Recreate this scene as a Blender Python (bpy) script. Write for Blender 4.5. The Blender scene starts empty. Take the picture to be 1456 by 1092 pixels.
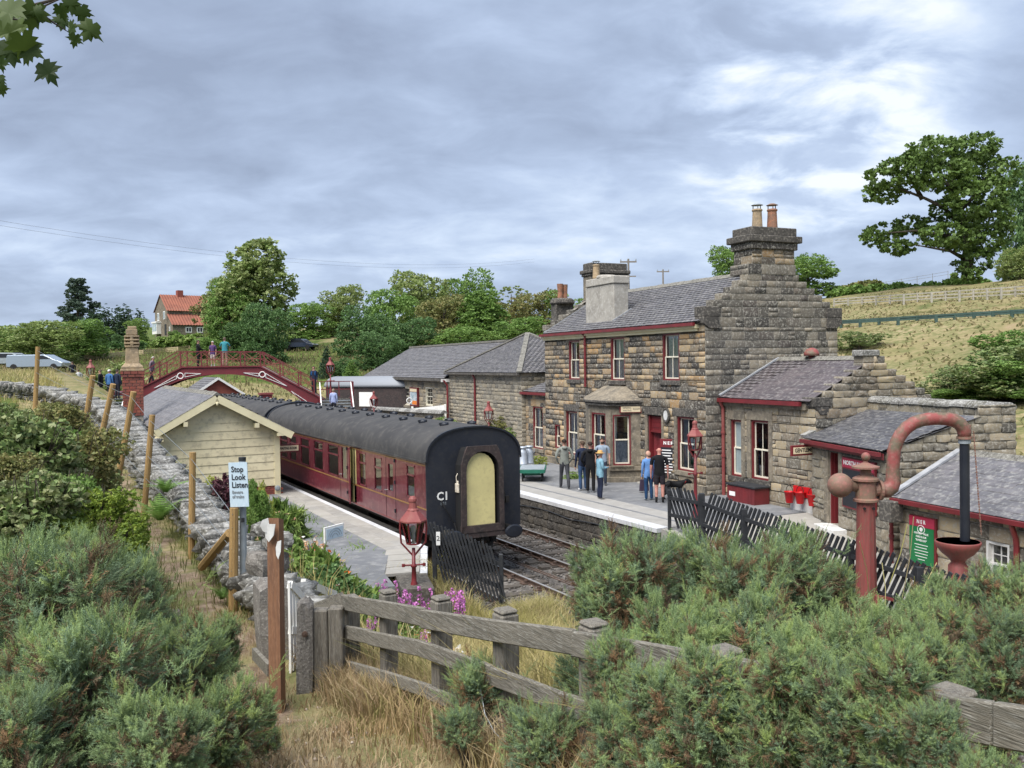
import bpy,math,random
import numpy as np
from mathutils import Vector,Matrix,Euler
R = math.radians
rnd = random.Random(11)
rng = np.random.default_rng(5)
sc = bpy.context.scene
COL = sc.collection
# camera
F,CX,CY,CAMZ = 1280.0,728.0,546.0,5.5
MC = Euler((R(90 - 1.34),0,0)).to_matrix() @ Matrix.Rotation(R(-0.8),3,'Z')
cam = bpy.data.objects.new('camera',bpy.data.cameras.new('camera'))
COL.objects.link(cam)
cam.data.sensor_width = 36.0
cam.data.lens = 36.0 * F / 1456.0
cam.data.clip_start,cam.data.clip_end = 0.1,4000.0
cam.matrix_world = Matrix.Translation((0,0,CAMZ)) @ MC.to_4x4()
sc.camera = cam
# sky, sun, exposure
SUN_EL,SUN_AZ = 58.0,215.0          # high, behind the camera's right shoulder, diffused by cloud
sc.view_settings.view_transform = 'Standard'
sc.view_settings.look = 'None'
sc.view_settings.gamma = 1.0
sc.view_settings.use_curve_mapping = False
sc.view_settings.exposure = 2.1
sun = bpy.data.objects.new('sun',bpy.data.lights.new('sun','SUN'))
COL.objects.link(sun)
sun.data.energy,sun.data.angle,sun.data.color = 1.5,R(48),(1.0,0.965,0.91)
sd_ = Vector((math.sin(R(SUN_AZ)) * math.cos(R(SUN_EL)),math.cos(R(SUN_AZ)) * math.cos(R(SUN_EL)),math.sin(R(SUN_EL))))
sun.rotation_euler = sd_.to_track_quat('Z','Y').to_euler()
wd = bpy.data.worlds.new('World')
sc.world = wd
wd.use_nodes = True
nt = wd.node_tree
nt.nodes.clear()
def wn(t,**k):
 n = nt.nodes.new(t)
 for a,b in k.items():
  setattr(n,a,b)
 return n
def lk(a,b):
 nt.links.new(a,b)
out,bg = wn('ShaderNodeOutputWorld'),wn('ShaderNodeBackground')
sky = wn('ShaderNodeTexSky',sky_type='NISHITA',sun_disc=False,sun_elevation=R(SUN_EL),sun_rotation=R(SUN_AZ))
tc = wn('ShaderNodeTexCoord')
sep = wn('ShaderNodeSeparateXYZ')
lk(tc.outputs['Generated'],sep.inputs[0])
def wm(op,a,b=None,c=None):
 n = wn('ShaderNodeMath',operation=op)
 for i,v in enumerate((a,b,c)):
  if v is None:
   continue
  if isinstance(v,(int,float)):
   n.inputs[i].default_value = v
  else:
   lk(v,n.inputs[i])
 return n.outputs[0]
zz = wm('ADD',wm('MAXIMUM',sep.outputs[2],0.0),0.26)
cmb = wn('ShaderNodeCombineXYZ')
lk(wm('DIVIDE',sep.outputs[0],zz),cmb.inputs[0])
lk(wm('DIVIDE',sep.outputs[1],zz),cmb.inputs[1])
def wnoise(scale,detail,rough,off,stretch=(1,1,1),dist=0.0):
 mp = wn('ShaderNodeMapping')
 mp.inputs['Location'].default_value = off
 mp.inputs['Scale'].default_value = stretch
 lk(cmb.outputs[0],mp.inputs[0])
 n = wn('ShaderNodeTexNoise')
 n.inputs['Scale'].default_value = scale
 n.inputs['Detail'].default_value = detail
 n.inputs['Roughness'].default_value = rough
 n.inputs['Distortion'].default_value = dist
 lk(mp.outputs[0],n.inputs['Vector'])
 return n.outputs['Fac']
big = wnoise(0.95,6,0.52,(3.1,1.7,0),(1.0,1.25,1),0.3)
fine = wnoise(3.9,8,0.56,(7.7,2.3,0),(1.0,1.25,1),0.35)
cl = wm('ADD',wm('MULTIPLY',big,0.62),wm('MULTIPLY',fine,0.38))
gd = (MC @ Vector(((1150 - CX) / F,-(128 - CY) / F,-1))).normalized()
dotn = wn('ShaderNodeVectorMath',operation='DOT_PRODUCT')
nrm = wn('ShaderNodeVectorMath',operation='NORMALIZE')
lk(tc.outputs['Generated'],nrm.inputs[0])
lk(nrm.outputs[0],dotn.inputs[0])
dotn.inputs[1].default_value = gd
lobe = wn('ShaderNodeMapRange',interpolation_type='SMOOTHSTEP')
lk(dotn.outputs['Value'],lobe.inputs[0])
lobe.inputs[1].default_value,lobe.inputs[2].default_value = 0.984,0.9999
lobe.inputs[3].default_value,lobe.inputs[4].default_value = 0.0,1.0
cl2 = wm('ADD',cl,wm('MULTIPLY',lobe.outputs[0],wm('MULTIPLY',wm('MAXIMUM',wm('SUBTRACT',fine,0.42),0.0),0.78)))
ramp = wn('ShaderNodeValToRGB')
lk(cl2,ramp.inputs[0])
stops = [(0.34,(0.240,0.292,0.400)),(0.45,(0.310,0.378,0.510)),(0.53,(0.380,0.460,0.610)),
   (0.60,(0.475,0.560,0.700)),(0.72,(0.70,0.745,0.80))]
while len(ramp.color_ramp.elements) < len(stops):
 ramp.color_ramp.elements.new(0.5)
for el,(p_,c_) in zip(ramp.color_ramp.elements,stops):
 el.position,el.color = p_,(*c_,1)
sk = wn('ShaderNodeVectorMath',operation='SCALE')
lk(sky.outputs[0],sk.inputs[0])
sk.inputs['Scale'].default_value = 0.09
mx = wn('ShaderNodeMix',data_type='RGBA')
mx.inputs[0].default_value = 0.93
lk(sk.outputs[0],mx.inputs[6])
lk(ramp.outputs[0],mx.inputs[7])
lk(mx.outputs[2],bg.inputs[0])
bg.inputs[1].default_value = 0.335
lk(bg.outputs[0],out.inputs[0])
sc.render.engine = 'CYCLES'
sc.cycles.use_denoising = True
sc.cycles.max_bounces,sc.cycles.diffuse_bounces,sc.cycles.glossy_bounces = 7,3,3
sc.cycles.transparent_max_bounces,sc.cycles.transmission_bounces = 10,4
sc.cycles.caustics_reflective = sc.cycles.caustics_refractive = False
# picture <-> place
def ray(px,py):
 return MC @ Vector(((px - CX) / F,-(py - CY) / F,-1.0))
CAM = Vector((0,0,CAMZ))
def W(px,py,Y):
 d = ray(px,py)
 return CAM + d * (Y / d.y)
def G(px,py,z):
 d = ray(px,py)
 return CAM + d * ((z - CAMZ) / d.z)
class Frame:
 def __init__(s,o,deg):
  s.o,s.deg = Vector(o),deg
  s.m = Matrix.Translation(s.o) @ Matrix.Rotation(R(deg),4,'Z')
  s.i = s.m.inverted()
 def w(s,x,y,z=0.0):
  return s.m @ Vector((x,y,z))
 def hit(s,axis,val,px,py):
  o = s.i @ CAM
  d = s.i.to_3x3() @ ray(px,py)
  return o + d * ((val - o[axis]) / d[axis])
RAIL = Frame((-2.18,22.5,0),28.0)
def RF(p,q,z=0.0):
 return RAIL.w(p,q,z)
_c,_s = math.cos(R(28)),math.sin(R(28))
def pq(x,y):
 dx,dy = x + 2.18,y - 22.5
 return dx * _c + dy * _s,-dx * _s + dy * _c
# materials
def mat(name,base,var=None,rough=0.75,scale=6.0,bump=0.0,metal=0.0,tints=None,stretch=None,spec=0.4,
  bscale=None,tmix=0.85,var2=None,trans=0.0,turn=0.0,detail=6.0,coat=0.0,lo=0.38,hi=0.66):
 m = bpy.data.materials.new(name)
 m.use_nodes = True
 t = m.node_tree
 N,L = t.nodes,t.links
 b = N['Principled BSDF']
 b.inputs['Roughness'].default_value = rough
 b.inputs['Metallic'].default_value = metal
 b.inputs['Specular IOR Level'].default_value = spec
 b.inputs['Coat Weight'].default_value = coat
 if stretch:
  co = N.new('ShaderNodeTexCoord').outputs['Object']
  mp = N.new('ShaderNodeMapping')
  mp.vector_type = 'TEXTURE'
  mp.inputs['Rotation'].default_value = (0,0,R(turn))
  mp.inputs['Scale'].default_value = [1 / q for q in stretch]
  L.new(co,mp.inputs[0])
  co = mp.outputs[0]
 else:
  co = N.new('ShaderNodeNewGeometry').outputs['Position']
 def noise(sc_,det,ro=0.6):
  n = N.new('ShaderNodeTexNoise')
  n.inputs['Scale'].default_value = sc_
  n.inputs['Detail'].default_value = det
  n.inputs['Roughness'].default_value = ro
  L.new(co,n.inputs['Vector'])
  return n.outputs['Fac']
 def mixc(fac,a,c,mode='MIX'):
  n = N.new('ShaderNodeMix')
  n.data_type = 'RGBA'
  n.blend_type = mode
  for i,v in ((0,fac),(6,a),(7,c)):
   if hasattr(v,'links') or hasattr(v,'is_linked'):
    L.new(v,n.inputs[i])
   elif i == 0:
    n.inputs[0].default_value = v
   else:
    n.inputs[i].default_value = (*v,1)
  return n.outputs[2]
 col = None
 if tints:
  at = N.new('ShaderNodeAttribute')
  at.attribute_name = 'tint'
  oi = N.new('ShaderNodeObjectInfo')
  ad = N.new('ShaderNodeMath'); ad.operation = 'ADD'
  L.new(at.outputs['Fac'],ad.inputs[0]); L.new(oi.outputs['Random'],ad.inputs[1])
  fr = N.new('ShaderNodeMath'); fr.operation = 'FRACT'
  L.new(ad.outputs[0],fr.inputs[0])
  rp = N.new('ShaderNodeValToRGB')
  L.new(fr.outputs[0],rp.inputs[0])
  n_ = len(tints)
  while len(rp.color_ramp.elements) < n_:
   rp.color_ramp.elements.new(0.5)
  for k,el in enumerate(rp.color_ramp.elements):
   el.position,el.color = k / max(1,n_ - 1),(*tints[k],1)
  col = mixc(tmix,base,rp.outputs[0])
 if var is not None:
  rm = N.new('ShaderNodeMapRange')
  L.new(noise(scale,detail),rm.inputs[0])
  rm.inputs[1].default_value,rm.inputs[2].default_value = lo,hi
  if col is None:
   col = mixc(rm.outputs[0],base,var)
  else:
   col = mixc(rm.outputs[0],col,mixc(0.75,col,var,'MIX'))
 if var2 is not None:
  rm = N.new('ShaderNodeMapRange')
  L.new(noise(scale * 4.3,detail),rm.inputs[0])
  rm.inputs[1].default_value,rm.inputs[2].default_value = 0.50,0.68
  col = mixc(rm.outputs[0],col if col is not None else base,var2)
 if col is None:
  b.inputs['Base Color'].default_value = (*base,1)
 else:
  L.new(col,b.inputs['Base Color'])
 if bump:
  bp = N.new('ShaderNodeBump')
  bp.inputs['Strength'].default_value = bump
  bp.inputs['Distance'].default_value = 0.02
  L.new(noise(bscale or scale * 5,8),bp.inputs['Height'])
  L.new(bp.outputs[0],b.inputs['Normal'])
 if trans:
  tr = N.new('ShaderNodeBsdfTranslucent')
  if col is not None:
   L.new(col,tr.inputs[0])
  else:
   tr.inputs[0].default_value = (*base,1)
  ms = N.new('ShaderNodeMixShader')
  ms.inputs[0].default_value = trans
  L.new(b.outputs[0],ms.inputs[1]); L.new(tr.outputs[0],ms.inputs[2])
  L.new(ms.outputs[0],N['Material Output'].inputs[0])
 return m
def glassmat(name,tint=(0.9,0.93,0.95),refl=0.16):
 m = bpy.data.materials.new(name)
 m.use_nodes = True
 N,L = m.node_tree.nodes,m.node_tree.links
 N.remove(N['Principled BSDF'])
 t = N.new('ShaderNodeBsdfTransparent'); t.inputs[0].default_value = (*tint,1)
 g = N.new('ShaderNodeBsdfGlossy'); g.inputs['Roughness'].default_value = 0.03
 g.inputs[0].default_value = (1,1,1,1)
 f = N.new('ShaderNodeFresnel'); f.inputs[0].default_value = 1.5
 a = N.new('ShaderNodeMath'); a.operation = 'ADD'; a.inputs[1].default_value = refl * 0.5; a.use_clamp = True
 L.new(f.outputs[0],a.inputs[0])
 x = N.new('ShaderNodeMixShader')
 L.new(a.outputs[0],x.inputs[0]); L.new(t.outputs[0],x.inputs[1]); L.new(g.outputs[0],x.inputs[2])
 L.new(x.outputs[0],N['Material Output'].inputs[0])
 return m
WARM = [(0.043,0.038,0.035),(0.110,0.094,0.072),(0.379,0.276,0.163),(0.208,0.170,0.122),(0.465,0.342,0.192),(0.061,0.054,0.048),(0.055,0.049,0.044),
  (0.318,0.246,0.163),(0.404,0.246,0.105),(0.135,0.118,0.095),(0.080,0.068,0.058),(0.355,0.282,0.192)]
GREY = [(0.066,0.060,0.052),(0.158,0.143,0.120),(0.251,0.218,0.168),(0.099,0.090,0.078),(0.310,0.266,0.198),
  (0.086,0.072,0.065),(0.198,0.177,0.144),(0.132,0.120,0.103),(0.055,0.051,0.046),(0.224,0.198,0.156)]
PALE = [(0.135,0.116,0.091),(0.359,0.292,0.192),(0.449,0.358,0.224),(0.202,0.176,0.139),(0.337,0.264,0.181),
  (0.084,0.079,0.070),(0.404,0.336,0.235),(0.258,0.209,0.149),(0.101,0.090,0.077)]
MID = [(0.088,0.081,0.069),(0.375,0.313,0.220),(0.187,0.167,0.131),(0.286,0.248,0.183),(0.231,0.205,0.157),(0.341,0.286,0.199),(0.154,0.140,0.115),(0.264,0.227,0.173)]
LICH = [(0.18,0.175,0.165),(0.28,0.275,0.26),(0.12,0.115,0.108),(0.36,0.355,0.335),(0.22,0.215,0.20),(0.15,0.145,0.12)]
M = {}
for nm,tn in (('stone_warm',WARM),('stone_grey',GREY),('stone_pale',PALE),('stone_mid',MID)):
 M[nm] = mat(nm,(0.18,0.16,0.13),var=(0.05,0.046,0.042),rough=0.93,scale=3.2,bump=0.55,bscale=26,tints=tn,
    var2=(0.38,0.36,0.31),tmix=0.97,lo=0.52,hi=0.88)
 M[nm].node_tree.nodes
M['stone_lichen'] = mat('stone_lichen',(0.2,0.19,0.17),var=(0.07,0.066,0.058),rough=0.95,scale=5,bump=0.7,bscale=30,tints=LICH,
      var2=(0.46,0.455,0.43),tmix=0.95)
M['stone_dark'] = mat('stone_dark',(0.07,0.063,0.055),var=(0.03,0.028,0.026),rough=0.95,scale=4,bump=0.6,bscale=24,
       tints=[(0.05,0.045,0.042),(0.10,0.085,0.07),(0.07,0.062,0.055),(0.13,0.11,0.085)],var2=(0.17,0.16,0.14))
M['mortar'] = mat('mortar',(0.40,0.375,0.32),var=(0.25,0.23,0.195),rough=0.95,scale=4,bump=0.4,var2=(0.42,0.39,0.34))
M['mortar_dark'] = mat('mortar_dark',(0.085,0.08,0.07),var=(0.04,0.038,0.034),rough=0.95,scale=4)
M['dressed'] = mat('dressed',(0.23,0.195,0.145),var=(0.11,0.098,0.08),rough=0.9,scale=2.2,bump=0.3,var2=(0.30,0.26,0.20))
M['dressed_dark'] = mat('dressed_dark',(0.085,0.077,0.068),var=(0.045,0.042,0.038),rough=0.9,scale=3,bump=0.3,var2=(0.22,0.2,0.17))
M['concrete'] = mat('concrete',(0.40,0.375,0.33),var=(0.27,0.25,0.22),rough=0.92,scale=2,bump=0.25,var2=(0.48,0.46,0.42))
SL = [(0.135,0.132,0.145),(0.105,0.103,0.112),(0.16,0.152,0.165),(0.085,0.085,0.095),(0.18,0.172,0.178),(0.125,0.118,0.128)]
M['slate'] = mat('slate',(0.13,0.125,0.135),var=(0.08,0.078,0.085),rough=0.58,scale=2.0,bump=0.2,tints=SL,var2=(0.24,0.235,0.225),spec=0.5)
SL2 = [(0.085,0.085,0.095),(0.065,0.065,0.073),(0.105,0.104,0.115),(0.05,0.05,0.058),(0.12,0.118,0.128)]
M['slate_dark'] = mat('slate_dark',(0.08,0.08,0.09),var=(0.05,0.05,0.055),rough=0.55,scale=2.0,bump=0.2,tints=SL2,var2=(0.20,0.195,0.185),spec=0.5)
SL3 = [(0.105,0.088,0.095),(0.085,0.072,0.08),(0.13,0.108,0.112),(0.07,0.062,0.07),(0.12,0.10,0.108)]
M['slate_purple'] = mat('slate_purple',(0.1,0.085,0.09),var=(0.065,0.056,0.062),rough=0.55,scale=2.0,bump=0.2,tints=SL3,var2=(0.20,0.185,0.18),spec=0.5)
M['ridge'] = mat('ridge',(0.20,0.19,0.165),var=(0.10,0.096,0.085),rough=0.95,scale=5,bump=0.5,var2=(0.30,0.29,0.26))
M['lead'] = mat('lead',(0.36,0.37,0.39),var=(0.24,0.25,0.27),rough=0.55,scale=4)
M['red'] = mat('red',(0.175,0.022,0.026),var=(0.125,0.019,0.022),rough=0.42,scale=3,spec=0.5)
M['red_dull'] = mat('red_dull',(0.21,0.045,0.045),var=(0.25,0.085,0.072),rough=0.6,scale=2.6,bump=0.08)
M['crane_red'] = mat('crane_red',(0.245,0.062,0.058),var=(0.13,0.105,0.07),rough=0.65,scale=2.6,bump=0.45,var2=(0.28,0.13,0.11),lo=0.42,hi=0.58)
M['crane_brown'] = mat('crane_brown',(0.215,0.105,0.080),var=(0.19,0.14,0.095),rough=0.65,scale=3.5,bump=0.2,var2=(0.29,0.13,0.105))
M['crane_post'] = mat('crane_post',(0.245,0.055,0.052),var=(0.165,0.052,0.044),rough=0.55,scale=2,stretch=(9,9,0.7),var2=(0.15,0.095,0.07))
M['bridge_red'] = mat('bridge_red',(0.165,0.026,0.034),var=(0.13,0.026,0.030),rough=0.5,scale=2)
M['bridge_rust'] = mat('bridge_rust',(0.25,0.075,0.055),var=(0.17,0.05,0.042),rough=0.6,scale=3)
M['white'] = mat('white',(0.78,0.77,0.74),var=(0.62,0.60,0.56),rough=0.5,scale=4,lo=0.5,hi=0.75)
M['white_dirty'] = mat('white_dirty',(0.72,0.72,0.71),var=(0.42,0.41,0.39),rough=0.75,scale=3,bump=0.15,var2=(0.55,0.54,0.52))
M['cream_sash'] = mat('cream_sash',(0.74,0.70,0.58),var=(0.62,0.58,0.47),rough=0.45,scale=5)
M['cream'] = mat('cream',(0.75,0.665,0.445),var=(0.65,0.57,0.375),rough=0.6,scale=1.3,var2=(0.50,0.44,0.30),tints=[(0.75,0.665,0.445),(0.68,0.605,0.41),(0.78,0.695,0.475),(0.71,0.625,0.41)],tmix=.9,bump=.08)
M['cream_trim'] = mat('cream_trim',(0.77,0.695,0.455),var=(0.68,0.605,0.395),rough=0.5,scale=2)
M['curtain'] = mat('curtain',(0.78,0.79,0.80),var=(0.45,0.48,0.52),rough=0.9,scale=14)
M['drape'] = mat('drape',(0.42,0.44,0.46),var=(0.30,0.32,0.34),rough=0.9,scale=8)
M['frosted'] = mat('frosted',(0.30,0.35,0.36),var=(0.24,0.29,0.30),rough=0.25,scale=3)
M['glass'] = glassmat('glass')
M['coach_glass'] = glassmat('coach_glass',(0.62,0.68,0.64),0.30)
M['black_paint'] = mat('black_paint',(0.013,0.016,0.024),var=(0.022,0.025,0.033),rough=0.42,scale=2)
M['fence_black'] = mat('fence_black',(0.016,0.018,0.022),var=(0.032,0.034,0.038),rough=0.65,scale=6,bump=0.2)
M['coach_end'] = mat('coach_end',(0.016,0.019,0.028),var=(0.024,0.027,0.036),rough=0.5,scale=1.6,var2=(0.030,0.031,0.036))
M['gangway'] = mat('gangway',(0.052,0.036,0.034),var=(0.028,0.024,0.024),rough=0.6,scale=3,bump=0.15,var2=(0.08,0.062,0.055))
M['dark'] = mat('dark',(0.010,0.010,0.011),rough=0.8)
M['grease'] = mat('grease',(0.018,0.017,0.016),var=(0.045,0.040,0.034),rough=0.7,scale=8,bump=0.3)
M['maroon'] = mat('maroon',(0.135,0.016,0.030),var=(0.095,0.013,0.024),rough=0.28,scale=1.5,spec=0.5,coat=0.4,var2=(0.185,0.062,0.066))
M['coach_roof'] = mat('coach_roof',(0.036,0.035,0.036),var=(0.055,0.053,0.052),rough=0.78,scale=0.9,var2=(0.072,0.068,0.064),bump=0.1)
M['lining'] = mat('lining',(0.27,0.145,0.05),rough=0.5)
M['door_yellow'] = mat('door_yellow',(0.66,0.585,0.27),var=(0.58,0.51,0.24),rough=0.55,scale=2,var2=(0.55,0.48,0.23),bump=0.1)
M['lamp_white'] = mat('lamp_white',(0.72,0.66,0.56),var=(0.5,0.43,0.34),rough=0.5,scale=12)
M['steel'] = mat('steel',(0.42,0.42,0.43),rough=0.35,metal=0.8)
M['rail_rust'] = mat('rail_rust',(0.10,0.062,0.045),var=(0.06,0.042,0.035),rough=0.85,scale=8,bump=0.2)
M['rail_top'] = mat('rail_top',(0.50,0.49,0.48),var=(0.36,0.35,0.34),rough=0.38,scale=6,metal=0.6)
M['galv'] = mat('galv',(0.30,0.335,0.36),var=(0.22,0.25,0.275),rough=0.6,scale=6,metal=0.1)
M['sleeper'] = mat('sleeper',(0.065,0.055,0.046),var=(0.10,0.088,0.075),rough=0.95,scale=6,bump=0.4)
M['asphalt'] = mat('asphalt',(0.180,0.185,0.196),var=(0.118,0.122,0.130),rough=0.9,scale=.75,bump=0.25,bscale=60,var2=(0.225,0.226,0.228))
M['paving'] = mat('paving',(0.32,0.305,0.28),var=(0.25,0.24,0.22),rough=0.9,scale=0.9,bump=0.2,bscale=50,var2=(0.35,0.335,0.31),
      tints=[(0.29,0.275,0.25),(0.355,0.335,0.30),(0.235,0.222,0.205),(0.31,0.30,0.285)],tmix=0.9)
M['edge_white'] = mat('edge_white',(0.53,0.54,0.56),var=(0.42,0.425,0.44),rough=0.8,scale=2.5,var2=(0.58,0.58,0.59))
M['brick'] = mat('brick',(0.30,0.085,0.058),var=(0.17,0.06,0.05),rough=0.9,scale=5,bump=0.3,tints=[(0.32,0.085,0.055),(0.24,0.065,0.05),(0.37,0.12,0.075),(0.16,0.06,0.055),(0.29,0.09,0.06)])
M['terracotta'] = mat('terracotta',(0.32,0.145,0.085),var=(0.15,0.105,0.08),rough=0.85,scale=3.5,bump=0.25,var2=(0.38,0.17,0.10))
M['buff'] = mat('buff',(0.37,0.27,0.16),var=(0.21,0.165,0.115),rough=0.85,scale=3.5,bump=0.25,var2=(0.42,0.32,0.21))
M['pantile'] = mat('pantile',(0.27,0.098,0.062),var=(0.20,0.075,0.05),rough=0.85,scale=0.8)
M['wood_grey'] = mat('wood_grey',(0.19,0.172,0.14),var=(0.085,0.078,0.062),rough=0.92,scale=3,bump=0.5,bscale=9,turn=-60,stretch=(1.0,16,16),var2=(0.30,0.29,0.26))
M['wood_post'] = mat('wood_post',(0.20,0.178,0.145),var=(0.09,0.08,0.068),rough=0.92,scale=3,bump=0.6,bscale=9,stretch=(14,14,1.2),var2=(0.27,0.26,0.23))
M['wood_new'] = mat('wood_new',(0.345,0.215,0.082),var=(0.25,0.155,0.062),rough=0.8,scale=3,bump=0.25,stretch=(16,16,1.4),var2=(0.40,0.27,0.12))
M['wood_brown'] = mat('wood_brown',(0.235,0.115,0.062),var=(0.16,0.082,0.05),rough=0.8,scale=3,bump=0.3,stretch=(16,16,1.2),var2=(0.29,0.16,0.095))
M['wood_pale'] = mat('wood_pale',(0.50,0.40,0.25),var=(0.38,0.30,0.19),rough=0.8,scale=3)
M['granite'] = mat('granite',(0.185,0.17,0.155),var=(0.12,0.11,0.10),rough=0.95,scale=9,bump=0.7,var2=(0.28,0.265,0.24))
M['sign_cream'] = mat('sign_cream',(0.74,0.62,0.42),rough=0.5)
M['sign_white'] = mat('sign_white',(0.55,0.66,0.74),var=(0.44,0.56,0.65),rough=0.5,scale=9,stretch=(14,14,1.5))
M['sign_green'] = mat('sign_green',(0.008,0.155,0.048),rough=0.35)
M['sign_red'] = mat('sign_red',(0.36,0.025,0.060),rough=0.4)
M['letter_black'] = mat('letter_black',(0.02,0.02,0.025),rough=0.5)
M['letter_white'] = mat('letter_white',(0.80,0.80,0.78),rough=0.5)
M['blackboard'] = mat('blackboard',(0.018,0.020,0.026),rough=0.5)
M['bright_red'] = mat('bright_red',(0.56,0.010,0.014),var=(0.46,0.010,0.012),rough=0.35,scale=5)
M['trolley'] = mat('trolley',(0.012,0.115,0.075),var=(0.02,0.15,0.10),rough=0.5,scale=4)
M['churn'] = mat('churn',(0.50,0.54,0.60),var=(0.40,0.44,0.50),rough=0.4,scale=6,metal=0.35)
M['orange'] = mat('orange',(0.75,0.22,0.04),rough=0.5)
M['poster_blue'] = mat('poster_blue',(0.28,0.38,0.46),var=(0.62,0.66,0.68),rough=0.5,scale=3.5,var2=(0.10,0.18,0.16))
M['silver'] = mat('silver',(0.30,0.36,0.43),rough=0.3,metal=0.3,coat=0.5)
M['navy_car'] = mat('navy_car',(0.020,0.028,0.050),rough=0.25,coat=0.6)
M['tyre'] = mat('tyre',(0.015,0.015,0.016),rough=0.85)
M['green_rail'] = mat('green_rail',(0.06,0.105,0.09),var=(0.045,0.08,0.07),rough=0.6,scale=3)
M['pole'] = mat('pole',(0.20,0.18,0.16),rough=0.9)
M['wire'] = mat('wire',(0.33,0.35,0.36),rough=0.4,metal=0.6)
M['grey_train'] = mat('grey_train',(0.25,0.265,0.29),rough=0.6)
# objects
def empty(name,loc=(0,0,0),rotz=0.0):
 o = bpy.data.objects.new(name,None)
 o.empty_display_size = 0.2
 COL.objects.link(o)
 o.location = loc
 o.rotation_euler = (0,0,R(rotz))
 return o
def tag(o,label=None,cat=None,group=None,kind=None):
 for k,v in (('label',label),('category',cat),('group',group),('kind',kind)):
  if v:
   o[k] = v
 return o
def thing(name,label,cat,loc=(0,0,0),rotz=0.0,group=None):
 return tag(empty(name,loc,rotz),label,cat,group)
def dup(o,parent=None):
 c = o.copy()
 COL.objects.link(c)
 if parent is not None:
  c.parent = parent
 for ch in o.children:
  dup(ch,c)
 return c
def link(name,me,parent=None,loc=(0,0,0),rot=(0,0,0),scl=(1,1,1)):
 o = bpy.data.objects.new(name,me)
 COL.objects.link(o)
 o.parent = parent
 o.location,o.rotation_euler,o.scale = loc,rot,scl
 return o
def npmesh(name,verts,faces,mats,mi=None,tint=None,smooth=False):
 """verts (n,3), faces (m,k) numpy; tint per face -> point-safe face attribute"""
 me = bpy.data.meshes.new(name)
 n,k = len(faces),faces.shape[1]
 me.vertices.add(len(verts))
 me.vertices.foreach_set('co',np.ascontiguousarray(verts,dtype=np.float32).ravel())
 me.loops.add(n * k)
 me.loops.foreach_set('vertex_index',np.ascontiguousarray(faces,dtype=np.int32).ravel())
 me.polygons.add(n)
 me.polygons.foreach_set('loop_start',np.arange(0,n * k,k,dtype=np.int32))
 for m in (mats if isinstance(mats,(list,tuple)) else [mats]):
  me.materials.append(m)
 if mi is not None:
  me.polygons.foreach_set('material_index',np.ascontiguousarray(mi,dtype=np.int32))
 if smooth:
  me.polygons.foreach_set('use_smooth',np.ones(n,dtype=bool))
 if tint is not None:
  a = me.attributes.new('tint','FLOAT','FACE')
  a.data.foreach_set('value',np.ascontiguousarray(tint,dtype=np.float32))
 me.update(calc_edges=True)
 me.validate()
 return me
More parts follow.
